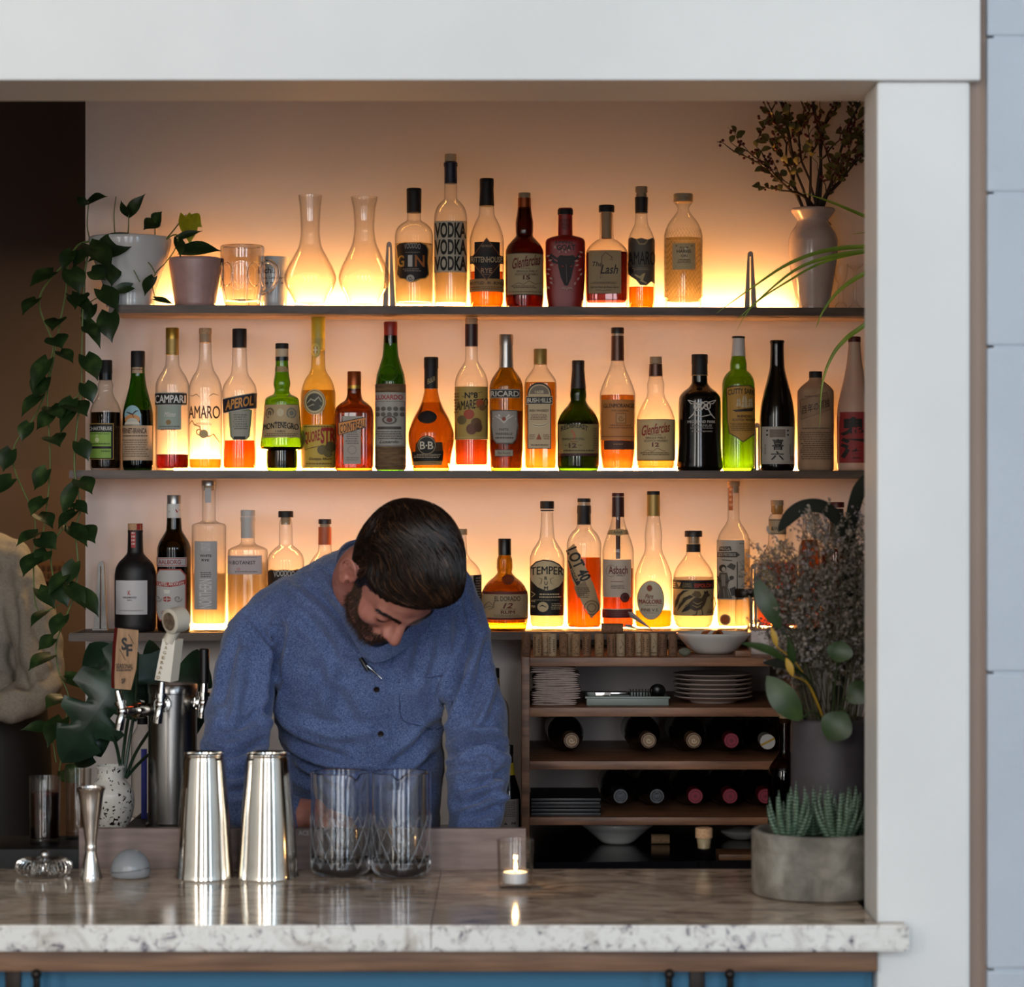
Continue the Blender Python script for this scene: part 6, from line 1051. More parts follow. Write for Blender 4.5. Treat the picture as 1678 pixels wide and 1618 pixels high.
# concrete planter with succulents
Yp = 4.095; pl = thing('succulent_planter', 'round grey concrete planter of striped succulents at the corner of the counter', 'planter', (X(1338, Yp), Yp, CTZ))
M_CONC = textured('concrete', [(.3, '5a554d'), (.5, '787268'), (.7, '9a958a')], tscale=22, detail=7, rough=.85, bump=.3, bscale=120, distort=.4)
rp = .1035; ht = .103
link('pot', MB().lathe([(rp - .006, 0), (rp - .001, .004), (rp, .012), (rp, ht - .003), (rp - .003, ht), (rp - .010, ht), (rp - .012, ht - .004), (rp - .014, .07)], 72).mesh('pot', M_CONC), pl)
link('soil', MB().lathe([(.05, ht - .022), (rp - .0135, ht - .014), (.001, ht - .012)], 36).mesh('soil', textured('dark soil', [(.3, '1f1712'), (.7, '3a2c22')], tscale=80, rough=.9, bump=.6, bscale=200)), pl)
def succ_mat():
    m, nt, b = new_mat('striped succulent'); tc = N(nt, 'ShaderNodeTexCoord'); w = N(nt, 'ShaderNodeTexWave'); w.bands_direction = 'Z'; w.inputs['Scale'].default_value = 62; w.inputs['Distortion'].default_value = 2.5; w.inputs['Detail Scale'].default_value = 3
    nt.links.new(tc.outputs['Object'], w.inputs['Vector']); r = ramp(nt, [(.55, '2c4634'), (.75, '3f5f46'), (.92, '8a9c84')]); nt.links.new(w.outputs['Fac'], r.inputs[0]); nt.links.new(r.outputs[0], b.inputs['Base Color']); b.inputs['Roughness'].default_value = .5; return m
M_SUCC = succ_mat(); rs = random.Random(4)
for (dx, dy, sc) in ((-.048, -.030, 1.0), (.030, -.035, 1.05), (-.004, .03, 1.0), (.06, .025, .9)):
    ro = bpy.data.objects.new('succulent', None); C.objects.link(ro); ro.parent = pl; ro.location = (dx, dy, ht - .016)
    for k in range(17):
        a = k * 2.4 + rs.uniform(-.2, .2); lean = 1.05 - .80 * k / 17; L = (.062 + .030 * k / 17) * sc * rs.uniform(.9, 1.1)
        pts = []
        for i in range(8):
            q = i / 7; el = lean * (1 - .45 * q); pts.append((math.cos(a) * (math.sin(el) * L * q + .006), math.sin(a) * (math.sin(el) * L * q + .006), math.cos(el * .9) * L * q))
        m = MB().tube(pts, [.0058 * sc * (1 - (i / 7) ** 1.6) + .0004 for i in range(8)], 8)
        link('leaf', m.mesh('leaf', M_SUCC), ro)
# dark vase with dried flowers behind the planter
Yv = 4.292; vz = CTZ; vs_ = Yv / F; vv = thing('flower_vase', 'tall dark grey vase behind the concrete planter', 'vase', (X(1362, Yv), Yv, vz))
bY0 = CY + (CAMZ - vz) * F / Yv
prof = [(1178, 62), (1180, 64), (1200, 65.5), (1300, 66), (1400, 60), (bY0 - 3, 55), (bY0, 53)]
ys, f, g = prof_rings(prof, 6); out = [(f(y) * vs_, (bY0 - y) * vs_) for y in reversed(ys)]
link('vase_body', MB().lathe(out + [((f(1178) - 2) * vs_, (bY0 - 1177) * vs_), ((f(1178) - 4) * vs_, (bY0 - 1180) * vs_), (56 * vs_, (bY0 - 1260) * vs_)], 56).mesh('vase_body', textured('dark vase glaze', [(.3, '3a3538'), (.7, '474246')], tscale=20, rough=.6)), vv)
bq = thing('dried_bouquet', 'bunch of dried grey-mauve flowers with dark leaves in the dark vase', 'bouquet', (vv.location.x, Yv, vz + .12))
rq = random.Random(21); M_FLOR = [textured('dried florets %d' % i, [(.3, a), (.7, b)], tscale=90, rough=.9) for i, (a, b) in enumerate((('6a5f54', '958a7e'), ('574d44', '80756a'), ('6c6266', '968c8c')))]
M_DSTEM = paint('4a4530', .8)
def sprig_mesh(L, n):
    st_ = MB(); fl_ = MB()
    main = spline([(0, 0, 0), (rq.uniform(-.008, .008), rq.uniform(-.008, .008), L * .5), (rq.uniform(-.02, .02), rq.uniform(-.02, .02), L)], 6)
    st_.tube(main, [.0011 * (1 - .6 * i / len(main)) for i in range(len(main))], 4, 0)
    for k in range(n):
        q = main[int(len(main) * rq.uniform(.38, .98))]; d = Vector((rq.uniform(-1, 1), rq.uniform(-1, 1), rq.uniform(.2, 1.1))).normalized(); l = rq.uniform(.02, .055)
        e = q + d * l; st_.tube([q, q.lerp(e, .5) + Vector((0, 0, .003)), e], .0005, 3, 0, False)
        for j in range(rq.randint(4, 8)):
            c_ = q.lerp(e, rq.uniform(.45, 1.08)) + Vector((rq.uniform(-1, 1), rq.uniform(-1, 1), rq.uniform(-1, 1))) * .004; r_ = rq.uniform(.0016, .0032)
            A_ = [Vector((rq.uniform(-1, 1), rq.uniform(-1, 1), rq.uniform(-1, 1))).normalized() * r_ for _ in range(3)]
            st_.add([c_ + A_[0] * 1.4, c_ - A_[0] * 1.4, c_ + A_[1], c_ - A_[1], c_ + A_[2] , c_ - A_[2]], [(0, 2, 4), (2, 1, 4), (1, 3, 4), (3, 0, 4), (2, 0, 5), (1, 2, 5), (3, 1, 5), (0, 3, 5)], 1)
    return st_
SPR = [sprig_mesh(.30, 22).mesh('flower_sprig', [M_DSTEM, M_FLOR[i % 3]], False) for i in range(5)]
mouth = W(1362, 1182, Yv)
for k in range(78):
    tx = rq.uniform(1268, 1470) if k > 12 else rq.uniform(1228, 1310); ty = rq.uniform(835, 1010) if k > 12 else rq.uniform(900, 1040)
    if tx < 1300: ty = max(ty, 870 + (1300 - tx) * 1.2)
    tip = W(tx, ty, Yv + rq.uniform(-.09, .10)); tip.y = min(max(tip.y, 4.15), 4.43)
    b0 = mouth + Vector(((tx - 1362) * .0003 + rq.uniform(-.02, .02), rq.uniform(-.035, .035), -.03)); d = tip - b0; L = d.length
    o = link('flower_sprig', SPR[k % 5], bq); q = d.to_track_quat('Z', 'Y')
    o.location = b0 - bq.location; o.rotation_mode = 'QUATERNION'; o.rotation_quaternion = q @ Matrix.Rotation(rq.uniform(0, 6), 4, 'Z').to_quaternion(); sc = L / .30; o.scale = (1, 1, sc)
M_BLEAF = textured('broad leaf', [(.3, '1f2f16'), (.6, '31461f'), (.8, '465c2a')], tscale=14, rough=.45); M_DKLEAF = textured('near black leaf', [(.3, '161812'), (.7, '1d2016')], tscale=20, rough=.75, spec=.2)
M_YLEAF = paint('b08a2a', .6)
def bleaf(b, t_, w, m, up=(0, -1, .4), dep=4.2, dep2=None, nm='leaf', droop=.12):
    mb = MB(); p0 = W(b[0], b[1], dep); loc_leaf(mb, p0, W(t_[0], t_[1], dep2 or dep), up, w * dep / F, fold=.16, droop=droop, seg=10, heart=False)
    mb.tube(spline([mouth + Vector((0, 0, -.03)), mouth.lerp(p0, .55) + Vector((0, -.01, .015)), p0], 5), .0014, 5)
    link(nm, mb.mesh(nm, m, True, 80), bq, world=True)
bleaf((1312, 1180), (1256, 1108), 23, M_BLEAF, (-.4, -1, .3), 4.22)
bleaf((1385, 1168), (1356, 1214), 27, M_BLEAF, (.1, -1, .5), 4.18)
bleaf((1290, 1085), (1216, 1052), 9, M_BLEAF, (0, -1, .9), 4.2)
bleaf((1296, 1096), (1292, 1050), 9, M_BLEAF, (.6, -1, .2), 4.2)
bleaf((1278, 1030), (1236, 945), 16, M_BLEAF, (-.3, -1, .3), 4.24)
bleaf((1300, 1095), (1250, 1085), 9, M_DKLEAF, (0, -1, .6), 4.2)
bleaf((1372, 1085), (1380, 1050), 22, M_BLEAF, (0, -1, .5), 4.2); bleaf((1390, 1150), (1425, 1120), 20, M_BLEAF, (.3, -1, .5), 4.2)
bleaf((1273, 1060), (1264, 1028), 5, M_YLEAF, (0, -1, .2), 4.18); bleaf((1299, 1108), (1288, 1078), 6, M_YLEAF, (0, -1, .2), 4.18)
def strap(pts, w, dep):
    path = spline([W(p[0], p[1], dep) for p in pts], 7); n = len(path); vs = []; fs = []
    for i, p in enumerate(path):
        tg = (path[min(i+1, n-1)] - path[max(i-1, 0)]).normalized(); sd = tg.cross(Vector((0, -1, .25))).normalized(); q = i / (n - 1); ww = 1.35 * (w[0] + (w[1] - w[0]) * q); ww *= dep / F * (1 - max(0, (q - .82) / .18) ** 2)
        up = sd.cross(tg)
        for j, (a, h) in enumerate(((-1, 0), (0, .25), (1, 0), (0, -.12))): vs.append(p + sd * ww * a + up * ww * h)
    for i in range(n - 1):
        for j in range(4): fs.append((i*4+j, i*4+(j+1) % 4, (i+1)*4+(j+1) % 4, (i+1)*4+j))
    link('strap_leaf', MB().add(vs, fs).mesh('strap_leaf', M_DKLEAF), bq, world=True)
strap([(1368, 1180), (1392, 1000), (1394, 900), (1378, 858), (1350, 832), (1320, 830), (1296, 845), (1275, 872)], (8, 9), 4.30)
strap([(1372, 1180), (1386, 1000), (1392, 880), (1404, 815), (1420, 790), (1445, 775)], (6, 10), 4.33)

# ------------------------------------------------------------------ beer tap tower, speckled vase, bottle
TY = 4.80; tt = thing('beer_tower', 'brushed steel beer tower with three taps and tall handles', 'beer tap', (X(283, TY), TY, 1.086)); s = TY / F; tb = CY + (CAMZ - 1.086) * F / TY
tz = lambda y: (tb - y) * s
link('column', MB().lathe([(44 * s, 0), (44 * s, .006), (40 * s, .010), (39.5 * s, tz(1136)), (41 * s, tz(1135)), (41 * s, tz(1123)), (39 * s, tz(1120.5)), (20 * s, tz(1119.5))], 64).mesh('column', paint('9a9896', .26, 1.0)), tt)
def tl_(px, py, d): return W(px, py, d) - tt.location
def faucet(shank, body, spout, stem_top, d0, d1):
    m = MB(); a = tl_(*shank, d0); b = tl_(*body, d1)
    m.tube([a, a.lerp(b, .25), a.lerp(b, .26), a.lerp(b, .55), a.lerp(b, .56), b], [.012, .012, .015, .015, .009, .009], 16)
    m.ball(b, .0105, 10)
    sp_ = tl_(*spout, d1 - .005); m.tube(spline([b, b.lerp(sp_, .4) + Vector((0, -.004, 0)), sp_], 5), [.008] * 6 + [.0085] * 5, 14)
    c_ = tl_(*stem_top, d1); m.tube([b, b.lerp(c_, .3), b.lerp(c_, .31), b.lerp(c_, .5), b.lerp(c_, .51), c_], [.009, .0085, .0115, .0115, .0075, .006], 14)
    return link('faucet', m.mesh('faucet', M_CHROME), tt)
M_OAKH = textured('beech handle', [(.3, '8a6440'), (.6, 'a67c52'), (.8, '7a5636')], scale=(16, 16, 2), tscale=9, rough=.5)
def prism(front, d, back_shift, mats, its, nm, fa):
    """Slab-like tap handle from its front outline; its print lies on the front face."""
    fr = [tl_(x, y, d) for x, y in front]; bk = [p + Vector(back_shift) for p in fr]; n = len(front); mb = MB()
    mb.add(fr + bk, [tuple(range(n))], 0); mb.add(fr + bk, [tuple(range(2 * n - 1, n - 1, -1))] + [(i, n + i, n + (i + 1) % n, (i + 1) % n) for i in range(n)], 1)
    m2, ms = flat_mesh(its, lambda x, y, li: tl_(x, y, d) + Vector((0, -.0006 - .0004 * li, 0)), step=50)
    allm = list(mats)
    for m in ms:
        if m not in allm: allm.append(m)
    b = len(mb.v); mb.v += m2.v; mb.f += [tuple(i + b for i in f) for f in m2.f]; mb.m += [allm.index(ms[k]) for k in m2.m]
    return link(nm, mb.mesh(nm, allm, False), fa)
f1 = faucet((246, 1163), (201, 1166), (195, 1196), (192.5, 1132), TY - .01, TY - .07)
dh = TY - .085
prism([(193, 1029.8), (227, 1033.2), (226, 1058), (223.3, 1096), (214.5, 1131), (188, 1129), (187.5, 1110), (190, 1060)], dh, (-.0095, .022, 0), [M_OAKH, paint('7a201c', .4)],
  [T('S', 199, 1045, 208.5, 1066, K, b=.04), T('F', 207, 1056, 217, 1076, K, b=.03), A([(210.5, 1039), (219.5, 1056)], 1.6, K), A([(196, 1064), (206, 1082)], 1.6, K), T('SEASONAL', 190.5, 1088, 218, 1096, '2a1c12', slope=-.5), LN(191, 1098.5, 217, 1101.5, 1, '3a2a1c'), R(191, 1097, 217, 1097.7, '3a2a1c'), T('SF', 199.5, 1112, 206, 1120, '2a1c12', b=.02), A([(204, 1110), (206, 1114)], .8, K), A([(199.5, 1117), (202, 1122)], .8, K)], 'tap_handle', f1)
f2 = faucet((268, 1155), (263, 1155), (258, 1185), (266, 1118), TY - .042, TY - .10)
dh = TY - .12; CW = paint('d6cbb8', .3, coat=.3)
h2 = prism([(266.5, 1047), (287, 1050), (285.5, 1064), (279, 1118.5), (253.5, 1114.5), (257.5, 1092)], dh, (.0125, .018, .002), [CW, CW],
  [T(ch, 271.5 - i * 2.05, 1051 + i * 8.1, 276.5 - i * 2.05, 1056.5 + i * 8.1, '8a6a2c', b=.01) for i, ch in enumerate('DAGERAAD')], 'tap_handle', f2)
m = MB(); ax = (tl_(277, 1019, dh - .012), tl_(301, 1014, dh + .012)); dd = (ax[1] - ax[0])
m.tube([ax[0], ax[0] + dd * .04, ax[0] + dd * .05, ax[0] + dd * .9, ax[1]], [.0205, .0225, .0235, .0235, .020], 36)
m.tube([tl_(276.5, 1052, dh + .008), tl_(282, 1040, dh + .006), tl_(287, 1028, dh + .004)], [.0125, .011, .014], 16)
link('barrel_top', m.mesh('barrel_top', CW), f2)
m = MB(); m.tube([ax[0] - dd * .012, ax[0] + dd * .02], [.0165, .0175], 32); link('medallion', m.mesh('medallion', textured('medallion', [(.3, '5a4a3c'), (.7, '8a7862')], tscale=120, rough=.5)), f2)
f3 = faucet((322, 1152), (334, 1152), (331, 1176), (335, 1117), TY - .01, TY - .055)
m = MB(); a = tl_(335, 1120, TY - .055); b = tl_(335, 1063, TY - .055); m.tube([a, a.lerp(b, .02), a.lerp(b, .97), b], [.0075, .009, .0093, .0075], 24); link('tap_handle', m.mesh('tap_handle', M_BLACK), f3)
YV = 4.78; vb = CY + (CAMZ - 1.086) * F / YV; s = YV / F
def speckle():
    m, nt, b = new_mat('speckled glaze'); tc = N(nt, 'ShaderNodeTexCoord'); v = N(nt, 'ShaderNodeTexNoise'); v.inputs['Scale'].default_value = 150; v.inputs['Detail'].default_value = 1.0
    v2 = N(nt, 'ShaderNodeTexNoise'); v2.inputs['Scale'].default_value = 18; nt.links.new(tc.outputs['Object'], v2.inputs['Vector']); nt.links.new(tc.outputs['Object'], v.inputs['Vector'])
    ad = N(nt, 'ShaderNodeMath', operation='MULTIPLY_ADD'); ad.inputs[1].default_value = .45; nt.links.new(v2.outputs['Fac'], ad.inputs[0]); nt.links.new(v.outputs['Fac'], ad.inputs[2])
    r = ramp(nt, [(.86, 'cfc9c0'), (.885, '15120f')]); nt.links.new(ad.outputs[0], r.inputs[0]); nt.links.new(r.outputs[0], b.inputs['Base Color']); b.inputs['Roughness'].default_value = .25; return m
sv = thing('bud_vase', 'cream vase with black speckles beside the beer tower', 'vase', (X(181, YV), YV, 1.086))
pr = [(1255, 23), (1257, 24.5), (1262, 22.5), (1275, 22.3), (1283, 28), (1292, 35), (1302, 38.5), (1315, 39), (1335, 36), (vb - 3, 29), (vb, 27)]
ys, f, g = prof_rings(pr, 3); out = [(f(y) * s, (vb - y) * s) for y in reversed(ys)]
link('vase_body', MB().lathe(out + [(21 * s, (vb - 1254.4) * s), (19.5 * s, (vb - 1256) * s), (19 * s, (vb - 1285) * s)], 48).mesh('vase_body', speckle()), sv)
# split leaves standing in it
ml = thing('monstera_cutting', 'big dark monstera leaves rising from the speckled vase', 'leaves', (sv.location.x, YV, 1.15))
def split_leaf(base, tip, w, d, d2, up, holes, stem):
    b = W(*base, d); t_ = W(*tip, d2); ax = t_ - b; L = ax.length; ax.normalize(); sd = ax.cross(Vector(up)).normalized(); nr = sd.cross(ax).normalized(); m = MB(); n = 26; wd = w * d / F
    for sg in (-1, 1):
        rows = []
        for i in range(n + 1):
            q = i / n; ww = wd * (math.sin(PI * min(1, q * .9 + .1)) ** .7) if q < 1 else 0
            cut = 1.0
            for h0, h1, dep in holes:
                if h0 < q < h1: cut = 1 - dep * math.sin(PI * (q - h0) / (h1 - h0)) ** .5
            rows.append([b + ax * (L * q - L * .12 * k * k * (1 - q) ** 2 + L * .10 * k * k * q) + sd * (sg * ww * cut * k) + nr * (-.012 * k * k + .03 * math.sin(PI * q)) for k in (0, .2, .45, .7, 1)])
        vs = [v for r_ in rows for v in r_]; fs = []
        for i in range(n):
            for j in range(4): a = i * 5 + j; fs.append((a, a + 1, a + 6, a + 5) if sg > 0 else (a + 1, a, a + 5, a + 6))
        m.add(vs, fs)
    m.tube(spline([W(*p) for p in stem], 6), .0032, 7)
    link('leaf', m.mesh('leaf', M_MONST, True, 80), ml, world=True)
split_leaf((225, 1070), (112, 1235), 62, 4.88, 4.86, (.3, -1, .3), [(.22, .34, .55), (.48, .56, .7), (.68, .75, .6)], [(203, 1275, 4.785), (212, 1215, 4.80), (222, 1150, 4.83), (225, 1070, 4.88)])
split_leaf((215, 1150), (150, 1062), 44, 4.92, 4.95, (-.2, -1, .3), [(.35, .45, .6), (.62, .7, .6)], [(198, 1275, 4.785), (205, 1210, 4.82), (215, 1150, 4.92)])
split_leaf((262, 1175), (248, 1058), 26, 4.95, 4.98, (.3, -1, .2), [(.5, .6, .6)], [(206, 1275, 4.785), (225, 1230, 4.83), (262, 1175, 4.95)])
split_leaf((300, 1200), (322, 1075), 36, 4.95, 4.98, (.2, -1, .2), [(.45, .55, .6)], [(207, 1275, 4.785), (240, 1240, 4.85), (300, 1200, 4.95)])
split_leaf((172, 1190), (128, 1255), 24, 4.9, 4.92, (.2, -1, .2), [(.5, .6, .5)], [(200, 1275, 4.785), (190, 1220, 4.83), (172, 1190, 4.9)])
bottle(233.5, 1.086, [(1185, 8), (1192, 10), (1204, 16.5), (1215, 18.5), (1340, 18.5), (1358, 18)], 'clear bottle with deep blue strip label behind the beer tower', d=4.975, parts=[cap('black', 1175, 1187, 8.6)], labels=[(FLB, [R(234, 1226, 243, 1340, '2c2f86')], [])])

# ------------------------------------------------------------------ small things on the back wall and passage
pc = link('wall_calendar', MB().box(X(57, 7.55), X(102, 7.55), 7.555, 7.578, Zp(953, 7.55), Zp(921, 7.55)).mesh('wall_calendar', [paint('6b4c34', .6)])); tag(pc, 'small brown framed panel on the passage wall behind the trailing vine', 'wall panel'); recenter(pc)
mb = MB()
for i in range(5):
    for j in range(2): mb.box(-.036 + i * .016, -.026 + i * .016, -.0145, -.0118, .010 + j * .022, .024 + j * .022)
link('dark_squares', mb.mesh('dark_squares', paint('3f2a1c', .6)), pc)

mb, ms = flat_mesh([T('ACE', 489, 1361.5, 507, 1369.5, 'b8b0ac', b=.02)], lambda x, y, li: W(x, y, 4.3732) - SPB.location); link('lettering', mb.mesh('lettering', ms, False), SPB)

# ------------------------------------------------------------------ people
def bake(mb, voxel, smooth=6, fac=.5, subd=0):
    """One continuous skin round the overlapping volumes of mb."""
    me = bpy.data.meshes.new('volumes'); me.from_pydata(mb.v, [], mb.f); o = bpy.data.objects.new('volumes', me); C.objects.link(o)
    r = o.modifiers.new('r', 'REMESH'); r.mode = 'VOXEL'; r.voxel_size = voxel
    if smooth: sm = o.modifiers.new('s', 'SMOOTH'); sm.iterations = smooth; sm.factor = fac
    dg = bpy.context.evaluated_depsgraph_get(); out = bpy.data.meshes.new_from_object(o.evaluated_get(dg)); bpy.data.objects.remove(o); return out
def arr(me):
    n = len(me.vertices); a = np.empty(n * 3, 'f'); me.vertices.foreach_get('co', a); b = np.empty(n * 3, 'f'); me.vertices.foreach_get('normal', b); return a.reshape(-1, 3).astype(float), b.reshape(-1, 3).astype(float)
def setv(me, a): me.vertices.foreach_set('co', a.astype('f').ravel()); me.update()
def smin(a, b, k): h = np.clip(.5 + .5 * (b - a) / k, 0, 1); return b * (1 - h) + a * h - k * h * (1 - h)
def smax(a, b, k): return -smin(-a, -b, k)
def ell(p, c, r):
    r = np.array(r); q = (p - np.array(c)) / r; k0 = np.linalg.norm(q, axis=1); k1 = np.linalg.norm(q / r, axis=1); return k0 * (k0 - 1) / np.maximum(k1, 1e-6)
def cap_(p, a, b, ra, rb):
    a = np.array(a); b = np.array(b); ab = b - a; t = np.clip(((p - a) @ ab) / (ab @ ab), 0, 1); return np.linalg.norm(p - a - t[:, None] * ab, axis=1) - (ra + (rb - ra) * t)
def head_sdf(p):
    """x to his right, y forward, z up, metres from the point between the ears."""
    ax = p.copy(); ax[:, 0] = np.abs(ax[:, 0])
    d = ell(ax, (0, -.012, .045), (.074, .094, .088))
    d = smin(d, ell(ax, (0, .028, .048), (.060, .056, .056)), .02)
    d = smin(d, ell(ax, (0, .032, -.026), (.058, .052, .066)), .03)
    d = smin(d, ell(ax, (0, .030, -.072), (.050, .050, .034)), .025)
    d = smin(d, ell(ax, (0, .072, -.092), (.020, .014, .014)), .02)
    d = smin(d, ell(ax, (.042, .058, -.014), (.022, .020, .018)), .02)
    d = smin(d, cap_(ax, (.008, .083, .030), (.042, .068, .030), .0075, .007), .014)
    d = smax(d, -ell(ax, (.031, .088, .012), (.018, .013, .012)), .012)
    d = smin(d, ell(ax, (.031, .071, .010), (.0155, .0125, .0115)), .003)
    d = smin(d, cap_(ax, (0, .084, .024), (0, .107, -.020), .0075, .0115), .010)
    d = smin(d, ell(ax, (.0115, .094, -.026), (.0085, .010, .0075)), .006)
    d = smin(d, ell(ax, (0, .083, -.047), (.024, .010, .012)), .012)
    d = smin(d, ell(ax, (0, .087, -.0515), (.021, .007, .0042)), .004)
    d = smin(d, ell(ax, (0, .086, -.060), (.018, .007, .005)), .004)
    return d
HC0 = np.array((0, .008, .012))
def head_radius(dirs):
    lo = np.full(len(dirs), .02); hi = np.full(len(dirs), .18)
    for _ in range(26):
        mid = (lo + hi) / 2; s = head_sdf(HC0 + dirs * mid[:, None]) < 0; lo = np.where(s, mid, lo); hi = np.where(s, hi, mid)
    return lo
def sphere_dirs(nu, nv):
    u = np.linspace(0, 2 * PI, nu, endpoint=False); v = np.linspace(.004, PI - .004, nv); U_, V_ = np.meshgrid(u, v)
    d = np.stack([np.sin(V_) * np.cos(U_), np.cos(V_), np.sin(V_) * np.sin(U_)], -1).reshape(-1, 3)       # pole on the nose axis
    fs = [(j * nu + i, (j + 1) * nu + i, (j + 1) * nu + (i + 1) % nu, j * nu + (i + 1) % nu) for j in range(nv - 1) for i in range(nu)]
    fs += [tuple(range(nu)), tuple((nv - 1) * nu + i for i in range(nu))[::-1]]
    return d, fs
Fv = Vector((.143, -.321, -.936)).normalized(); Uv = Vector((.489, -.799, .349)); Uv = (Uv - Fv * Uv.dot(Fv)).normalized(); Rv = Fv.cross(Uv)
HC = W(642, 948, 4.5)
HM = Matrix(((Rv.x, Fv.x, Uv.x, HC.x), (Rv.y, Fv.y, Uv.y, HC.y), (Rv.z, Fv.z, Uv.z, HC.z), (0, 0, 0, 1)))
HMn = np.array(HM)
def hw_(a): return a @ HMn[:3, :3].T + HMn[:3, 3]
def skin_mat():
    m, nt, b = new_mat('skin'); tc = N(nt, 'ShaderNodeTexCoord'); n = N(nt, 'ShaderNodeTexNoise'); n.inputs['Scale'].default_value = 35; n.inputs['Detail'].default_value = 5; nt.links.new(tc.outputs['Object'], n.inputs['Vector'])
    r = ramp(nt, [(.3, 'a9685a'), (.55, 'bd7d6c'), (.75, 'c88c7a')]); nt.links.new(n.outputs['Fac'], r.inputs[0]); nt.links.new(r.outputs[0], b.inputs['Base Color'])
    b.inputs['Roughness'].default_value = .55; b.inputs['Subsurface Weight'].default_value = .12; b.inputs['Subsurface Radius'].default_value = (.012, .004, .002); b.inputs['Subsurface Scale'].default_value = .5; return m
M_SKIN = skin_mat()
def chambray():
    m, nt, b = new_mat('blue chambray'); tc = N(nt, 'ShaderNodeTexCoord')
    n = N(nt, 'ShaderNodeTexNoise'); n.inputs['Scale'].default_value = 520; n.inputs['Detail'].default_value = 2; nt.links.new(tc.outputs['Object'], n.inputs['Vector'])
    n2 = N(nt, 'ShaderNodeTexNoise'); n2.inputs['Scale'].default_value = 9; n2.inputs['Detail'].default_value = 3; nt.links.new(tc.outputs['Object'], n2.inputs['Vector'])
    ad = N(nt, 'ShaderNodeMath', operation='MULTIPLY_ADD'); ad.inputs[1].default_value = .3; nt.links.new(n2.outputs['Fac'], ad.inputs[0]); nt.links.new(n.outputs['Fac'], ad.inputs[2])
    r = ramp(nt, [(.42, '333f60'), (.62, '4b5a84'), (.82, '7080a6')]); nt.links.new(ad.outputs[0], r.inputs[0]); nt.links.new(r.outputs[0], b.inputs['Base Color'])
    b.inputs['Roughness'].default_value = .85; b.inputs['Sheen Weight'].default_value = .25; b.inputs['Sheen Roughness'].default_value = .5; b.inputs['Specular IOR Level'].default_value = .2
    bn = N(nt, 'ShaderNodeBump'); bn.inputs['Strength'].default_value = .25; bn.inputs['Distance'].default_value = .0008; nt.links.new(n.outputs['Fac'], bn.inputs['Height']); nt.links.new(bn.outputs[0], b.inputs['Normal']); return m
M_SHIRT = chambray()
def hand(mb, wrist, fwd, pn, thumb_sgn, curl=.55, r0=.026):
    """Palm and five bent fingers; fwd along the fingers, pn out of the palm."""
    fwd = Vector(fwd).normalized(); pn = Vector(pn); pn = (pn - fwd * pn.dot(fwd)).normalized(); sd = fwd.cross(pn) * thumb_sgn; w = Vector(wrist)
    for k, o_ in enumerate((-.028, -.0095, .0095, .027)):
        mb.tube([w + sd * o_ * .5, w + fwd * .045 + sd * o_ * .9, w + fwd * .088 + sd * o_], [.017, .0155, .0115], 10)
        L = (.062, .078, .083, .070)[k]; p = w + fwd * .084 + sd * o_; d = fwd.copy(); pts = [p]; ang = 0
        for s_ in (.45, .30, .25):
            ang += curl * (1.1 + .1 * k); d = (fwd * math.cos(ang) + pn * math.sin(ang)).normalized(); p = p + d * L * s_; pts.append(p)
        mb.tube(spline(pts, 4), [.0098 - .0002 * i for i in range(13)], 8)
        mb.ball(pts[-1], .0076, 6)
    p = w + sd * .020 + fwd * .02; t1 = p + (sd * .75 + fwd * .7 + pn * .25).normalized() * .045; t2 = t1 + (fwd * .9 + sd * .15 + pn * .45).normalized() * .034; t3 = t2 + (fwd * .85 + pn * .6 - sd * .1).normalized() * .026
    mb.tube(spline([p, t1, t2, t3], 4), [.016, .0155, .0145, .0135, .0128, .0122, .0118, .0115, .0112, .011, .0105, .0098, .009], 9); mb.ball(t3, .0086, 6)
def loft(mb, secs, seg=40):
    """secs: (px y, centre px x, half width px, depth, half depth m)."""
    ys = [s_[0] for s_ in secs]; fs_ = [pchip(ys, [s_[k] for s_ in secs]) for k in (1, 2, 3, 4)]; rings = []
    for y in np.linspace(ys[0], ys[-1], 50):
        cx, hwp, D, hd = [f(y) for f in fs_]; c = W(cx, y, D); rings.append([(c.x + hwp * D / F * math.copysign(abs(math.cos(a)) ** .85, math.cos(a)), c.y + hd * math.copysign(abs(math.sin(a)) ** .85, math.sin(a)), c.z) for a in np.linspace(0, 2 * PI, seg, endpoint=False)])
    vs = [v for r_ in rings for v in r_]; fs = []
    for i in range(len(rings) - 1):
        for k in range(seg): k2 = (k + 1) % seg; fs.append((i*seg+k, (i+1)*seg+k, (i+1)*seg+k2, i*seg+k2))
    fs.append(tuple(range(seg))); fs.append(tuple((len(rings)-1)*seg+k for k in range(seg))[::-1]); mb.add(vs, fs)
def limb(mb, pts, n=8, seg=20, k=1.0):
    """pts: (px, py, depth, radius px)."""
    P3 = spline([W(*p[:3]) for p in pts], n); rr = pchip(list(range(len(pts))), [p[3] * p[2] / F * k for p in pts]); m = len(P3) - 1
    mb.tube(P3, [rr(i / m * (len(pts) - 1)) for i in range(m + 1)], seg); mb.ball(P3[0], rr(0), 10); mb.ball(P3[-1], rr(len(pts) - 1), 10)
TOR = [(893, 640, 62, 4.745, .045), (908, 636, 98, 4.735, .07), (930, 630, 132, 4.725, .09), (960, 612, 166, 4.72, .105), (1000, 596, 186, 4.72, .115), (1040, 590, 180, 4.73, .122), (1100, 588, 160, 4.75, .125), (1160, 586, 144, 4.77, .122), (1250, 596, 128, 4.79, .120), (1350, 603, 118, 4.80, .118), (1500, 603, 128, 4.81, .12)]
